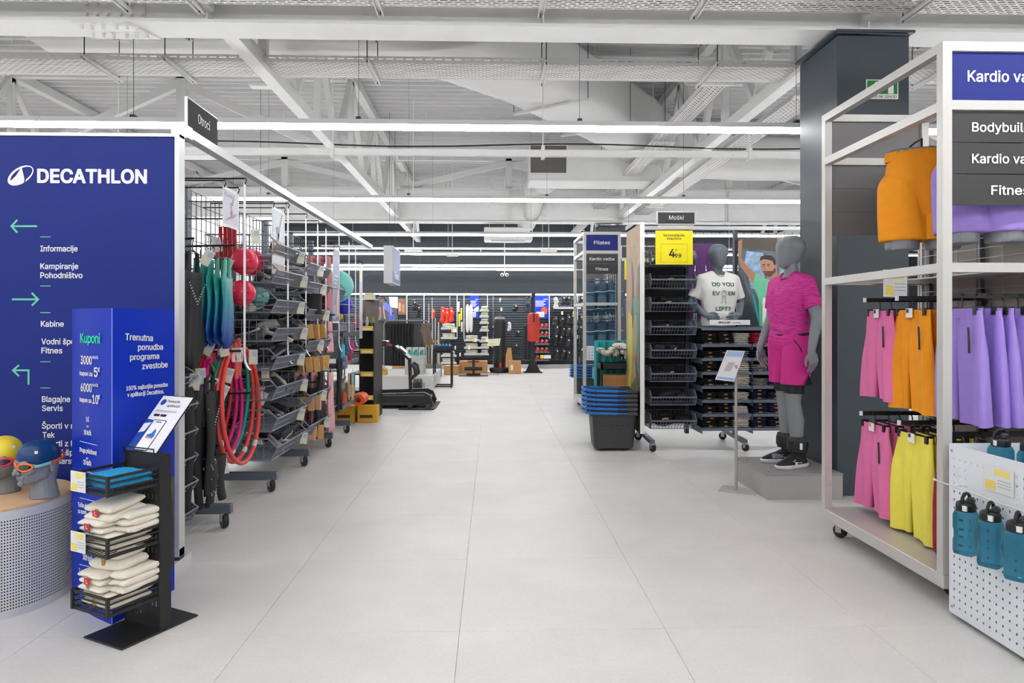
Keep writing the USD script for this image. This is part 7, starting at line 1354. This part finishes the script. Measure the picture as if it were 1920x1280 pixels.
# treadmill
TM = C((44, 44, 46), .4, name='treadmill_black')
a, b = PF(640, 765), PF(812, 765); t = thing('treadmill', 'black folding treadmill beside the aisle, console towards the plinth', 'treadmill', (b[0] - 1.6, a[1], 0)); L = 1.6
part(t, 'deck', G().rbox((L/2 - .02, .36, .12), (L - .08, .56, .07), .02), TM); part(t, 'belt', Bx(.08, L - .16, .13, .6, .155, .16), C((26, 26, 28), .6))
for y in (.04, .68): part(t, 'side_rail', G().prism(Polygon([(0, .04), (L - .02, .02), (L, .05), (L - .06, .2), (L - .14, .24), (0, .2)]).buffer(-.012).buffer(.012), .09, (0, y + .045, 0), (1, 0, 0), (0, 0, 1), (0, -1, 0)), TM)
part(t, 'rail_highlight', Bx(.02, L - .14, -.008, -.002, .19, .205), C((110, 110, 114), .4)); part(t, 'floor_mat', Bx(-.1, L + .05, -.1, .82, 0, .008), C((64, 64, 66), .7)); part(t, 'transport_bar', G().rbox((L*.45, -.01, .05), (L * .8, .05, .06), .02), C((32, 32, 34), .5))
cx_ = PY(768, 700, a[1] + .3)[0] - (b[0] - 1.6); zc_ = PY(768, 672, a[1] + .3)[2]
part(t, 'mast', G().bar((cx_ + .02, .3, .2), (cx_, .3, zc_), .06, .05), TM); part(t, 'console', G().bar((cx_ - .22, .3, zc_ + .2), (cx_ + .01, .3, zc_ - .0), .4, .035), C((36, 36, 38), .3)); part(t, 'screen', G().bar((cx_ - .17, .3, zc_ + .178), (cx_ - .06, .3, zc_ + .08), .3, .004).xf(t=(.02, 0, .017)), C((20, 22, 26), .15))
part(t, 'handle_bars', G().tube([(cx_ + .03, .1, zc_ - .08), (cx_ + .1, .1, zc_ - .12), (cx_ + .12, .1, zc_ - .24), (cx_ + .05, .1, zc_ - .3)], .03, 10), TM, True); part(t, 'handle_bars', G().tube([(cx_ + .03, .5, zc_ - .08), (cx_ + .1, .5, zc_ - .12), (cx_ + .12, .5, zc_ - .24), (cx_ + .05, .5, zc_ - .3)], .03, 10), TM, True)
p = PY(712, 643, 11.8); t = thing('treadmill', 'second black treadmill console showing over the left wall end', 'treadmill', (p[0], 11.8, 0)); part(t, 'console', G().rbox((0, 0, p[2]), (.3, .4, .09), .02), C((34, 34, 36), .3)); part(t, 'screen', Bx(-.02, .13, -.203, -.2, p[2] - .03, p[2] + .03), C((60, 64, 70), .2)); part(t, 'red_key', G().rbox((.19, -.1, p[2] - .03), (.08, .03, .03), .006), C((206, 40, 60), .4)); part(t, 'mast', Bx(-.16, -.1, -.03, .03, .2, p[2] - .03), TM); part(t, 'deck', G().rbox((-.7, 0, .12), (1.2, .6, .14), .03), TM)
p = PF(786, 728); 
for k in range(3): solo('shaker_bottle', f'dark shaker bottle in the small wire basket by the treadmill, {("left", "middle", "right")[k]}', 'bottle', G().lathe([(.03, 0), (.034, .1), (.028, .13), (.02, .15), (.02, .19)], 14), C((70, 74, 60), .3), p + np.array([-.06 + .06 * k, -.3, .03]), smooth=40)
t = thing('wire_basket', 'small black wire basket of bottles on the floor by the plinth', 'basket', p + np.array([0, -.3, 0])); g = G()
for z in (.02, .08, .13): g.tube([(-.14, -.07, z), (.14, -.07, z), (.14, .07, z), (-.14, .07, z)], .005, 5, True)
for x in (-.14, -.05, .05, .14): g.rod((x, -.07, .0), (x, -.07, .13), .004, 4); g.rod((x, .07, .0), (x, .07, .13), .004, 4)
part(t, 'wires', g, BLACK)
for k, px in enumerate((764, 797)):
    q = PF(px, 768); t = thing('slide_sandal', f'black slide sandal on the floor before the treadmill, {("left", "right")[k]}', 'sandal', q, 1.5 + .15 * k); part(t, 'sole', G().loft([np.c_[w_ * np.cos(A_), np.full(32, y_), .012 * np.sin(A_) + .012] for y_, w_ in ((-.14, .012), (-.11, .04), (-.04, .05), (.04, .038), (.1, .038), (.135, .015))]), C((40, 40, 42), .6), True); aa = np.linspace(0, np.pi, 12); part(t, 'strap', G().loft([np.c_[(.05) * np.cos(aa), np.full(12, y_), .065 * np.sin(aa) + .015] for y_ in (-.08, -.01)], cap=False, closed=False), BLACK, True)
a = PF(712, 731); t = thing('carton', 'ochre printed carton with a slanted top behind the black end shelving', 'carton', (a[0] - .2, a[1] + .1, 0)); part(t, 'carton', G().prism(Polygon([(0, 0), (.3, 0), (.3, .38), (.18, .48), (.1, .66), (0, .7)]), .3, (0, .3, 0), (1, 0, 0), (0, 0, 1), (0, -1, 0)), C((196, 158, 66), .6)); part(t, 'print_mark', Bx(.1, .22, -.002, 0, .3, .31), C((60, 46, 24), .5)); part(t, 'side_print', Bx(.24, .3, -.001, 0, 0, .36), C((222, 178, 80), .5))
# mannequin torso in taupe and hat, jacket and jeans left of the rear wall
p = PY(693, 640, 12.4); t = thing('mannequin_bust', 'torso stand in a taupe T-shirt beyond the end of the left wall', 'mannequin', (p[0], 12.4, .2), 1.2); part(t, 'shirt', done(mani(torso(.01) + arm(1, (.25, .03, 1.24), (.26, .02, 1.2)) + arm(-1, (-.25, .03, 1.24), (-.26, .02, 1.2))), .03, 4), C((112, 102, 98), .8), True); part(t, 'stand', G().rod((0, 0, -.2), (0, 0, .95), .02, 8), STEEL)
part(t, 'foot_plate', G().rod((0, 0, -.2), (0, 0, -.185), .15, 20), STEEL)
solo('sun_hat', 'pale straw hat above the taupe T-shirt torso', 'hat', G().lathe([(.17, 0), (.11, .02), (.1, .1), (.06, .13), (0, .135)], 24, cap=False), C((214, 202, 180), .7), (p[0], 12.4, 1.73), smooth=True)
trousers(C((62, 74, 104), .8), .62, 'blue denim trousers hanging beyond the end of the left wall', PY(706, 600, 13)[0], 13.0, 1.75, .4, nm='hanging_trousers', cat='trousers'); t = thing('garment_rail', 'dark hanging rail of the blue denim trousers', 'hanging rail', (PY(706, 600, 13)[0], 13.0, 0)); part(t, 'bar', G().tube([(-.6, 0, 0), (-.6, 0, 1.84), (.05, 0, 1.84)], .012, 6), BLACK); part(t, 'foot', Bx(-.7, -.5, -.2, .2, 0, .02), BLACK)
# ceiling fittings far back
p = PY(946, 515, 18.2); t = thing('security_camera', 'pair of small round white cameras hanging before the rear wall', 'camera', p)
for s in (-1, 1): part(t, 'camera_ball', G().ball((.06 * s, 0, 0), .05, 2), WHITE, True); part(t, 'lens', G().rod((.07 * s, -.05, -.005), (.07 * s, -.058, -.005), .022, 12), BLACK)
part(t, 'drop_rod', G().rod((0, 0, .03), (0, 0, 5.2 - p[2]), .008, 6), WHITE)
for k, (px, py, Y) in enumerate(((1029, 471, 13.0), (848, 478, 17.0), (775, 471, 12.0), (490, 160, 9.03))): p = PY(px, py, Y); t = thing('wireless_unit', f'small white box hanging from the ceiling, {("right of the aisle", "middle far back", "left of the aisle", "upper left")[k]}', 'ceiling unit', p); part(t, 'box', G().rbox((0, 0, 0), (.3, .16, .06), .015), WHITE); part(t, 'drop_rod', G().rod((0, 0, .03), (0, 0, 5.27 - p[2]), .007, 6), WHITE)
# exit sign on the clad column
a, b = PY(1624, 149, 5.198), PY(1684, 186, 5.198); t = thing('exit_sign', 'green and white emergency exit sign on the slate column', 'sign', (a[0], 5.196, b[2])); w, h = b[0] - a[0], a[2] - b[2]; GR = C((12, 124, 62), .4)
part(t, 'plate', Bx(0, w, 0, .004, 0, h), WHITE); part(t, 'green_field', Bx(.03*w, .97*w, -.001, 0, .26*h, .95*h), GR); part(t, 'door', Bx(.68*w, .85*w, -.002, -.001, .28*h, .88*h), WHITE)
man = unary_union([Point(.32, .82).buffer(.055), LineString([(.30, .72), (.25, .52)]).buffer(.05), LineString([(.25, .52), (.33, .44), (.3, .32)]).buffer(.028), LineString([(.24, .52), (.2, .40), (.1, .38)]).buffer(.028), LineString([(.31, .7), (.4, .62), (.45, .66)]).buffer(.02), LineString([(.28, .7), (.18, .68), (.14, .58)]).buffer(.02)])
part(t, 'running_figure', G().prism(affinity.scale(man, w, h, origin=(0, 0)), .001, (0, -.001, 0), (1, 0, 0), (0, 0, 1), (0, -1, 0)), WHITE); text3(t, 'ZASILNI IZHOD', (w*.06, -.0005, h*.06), (1, 0, 0), (0, 0, 1), width=w*.88, height=h*.13, m=BLACK)
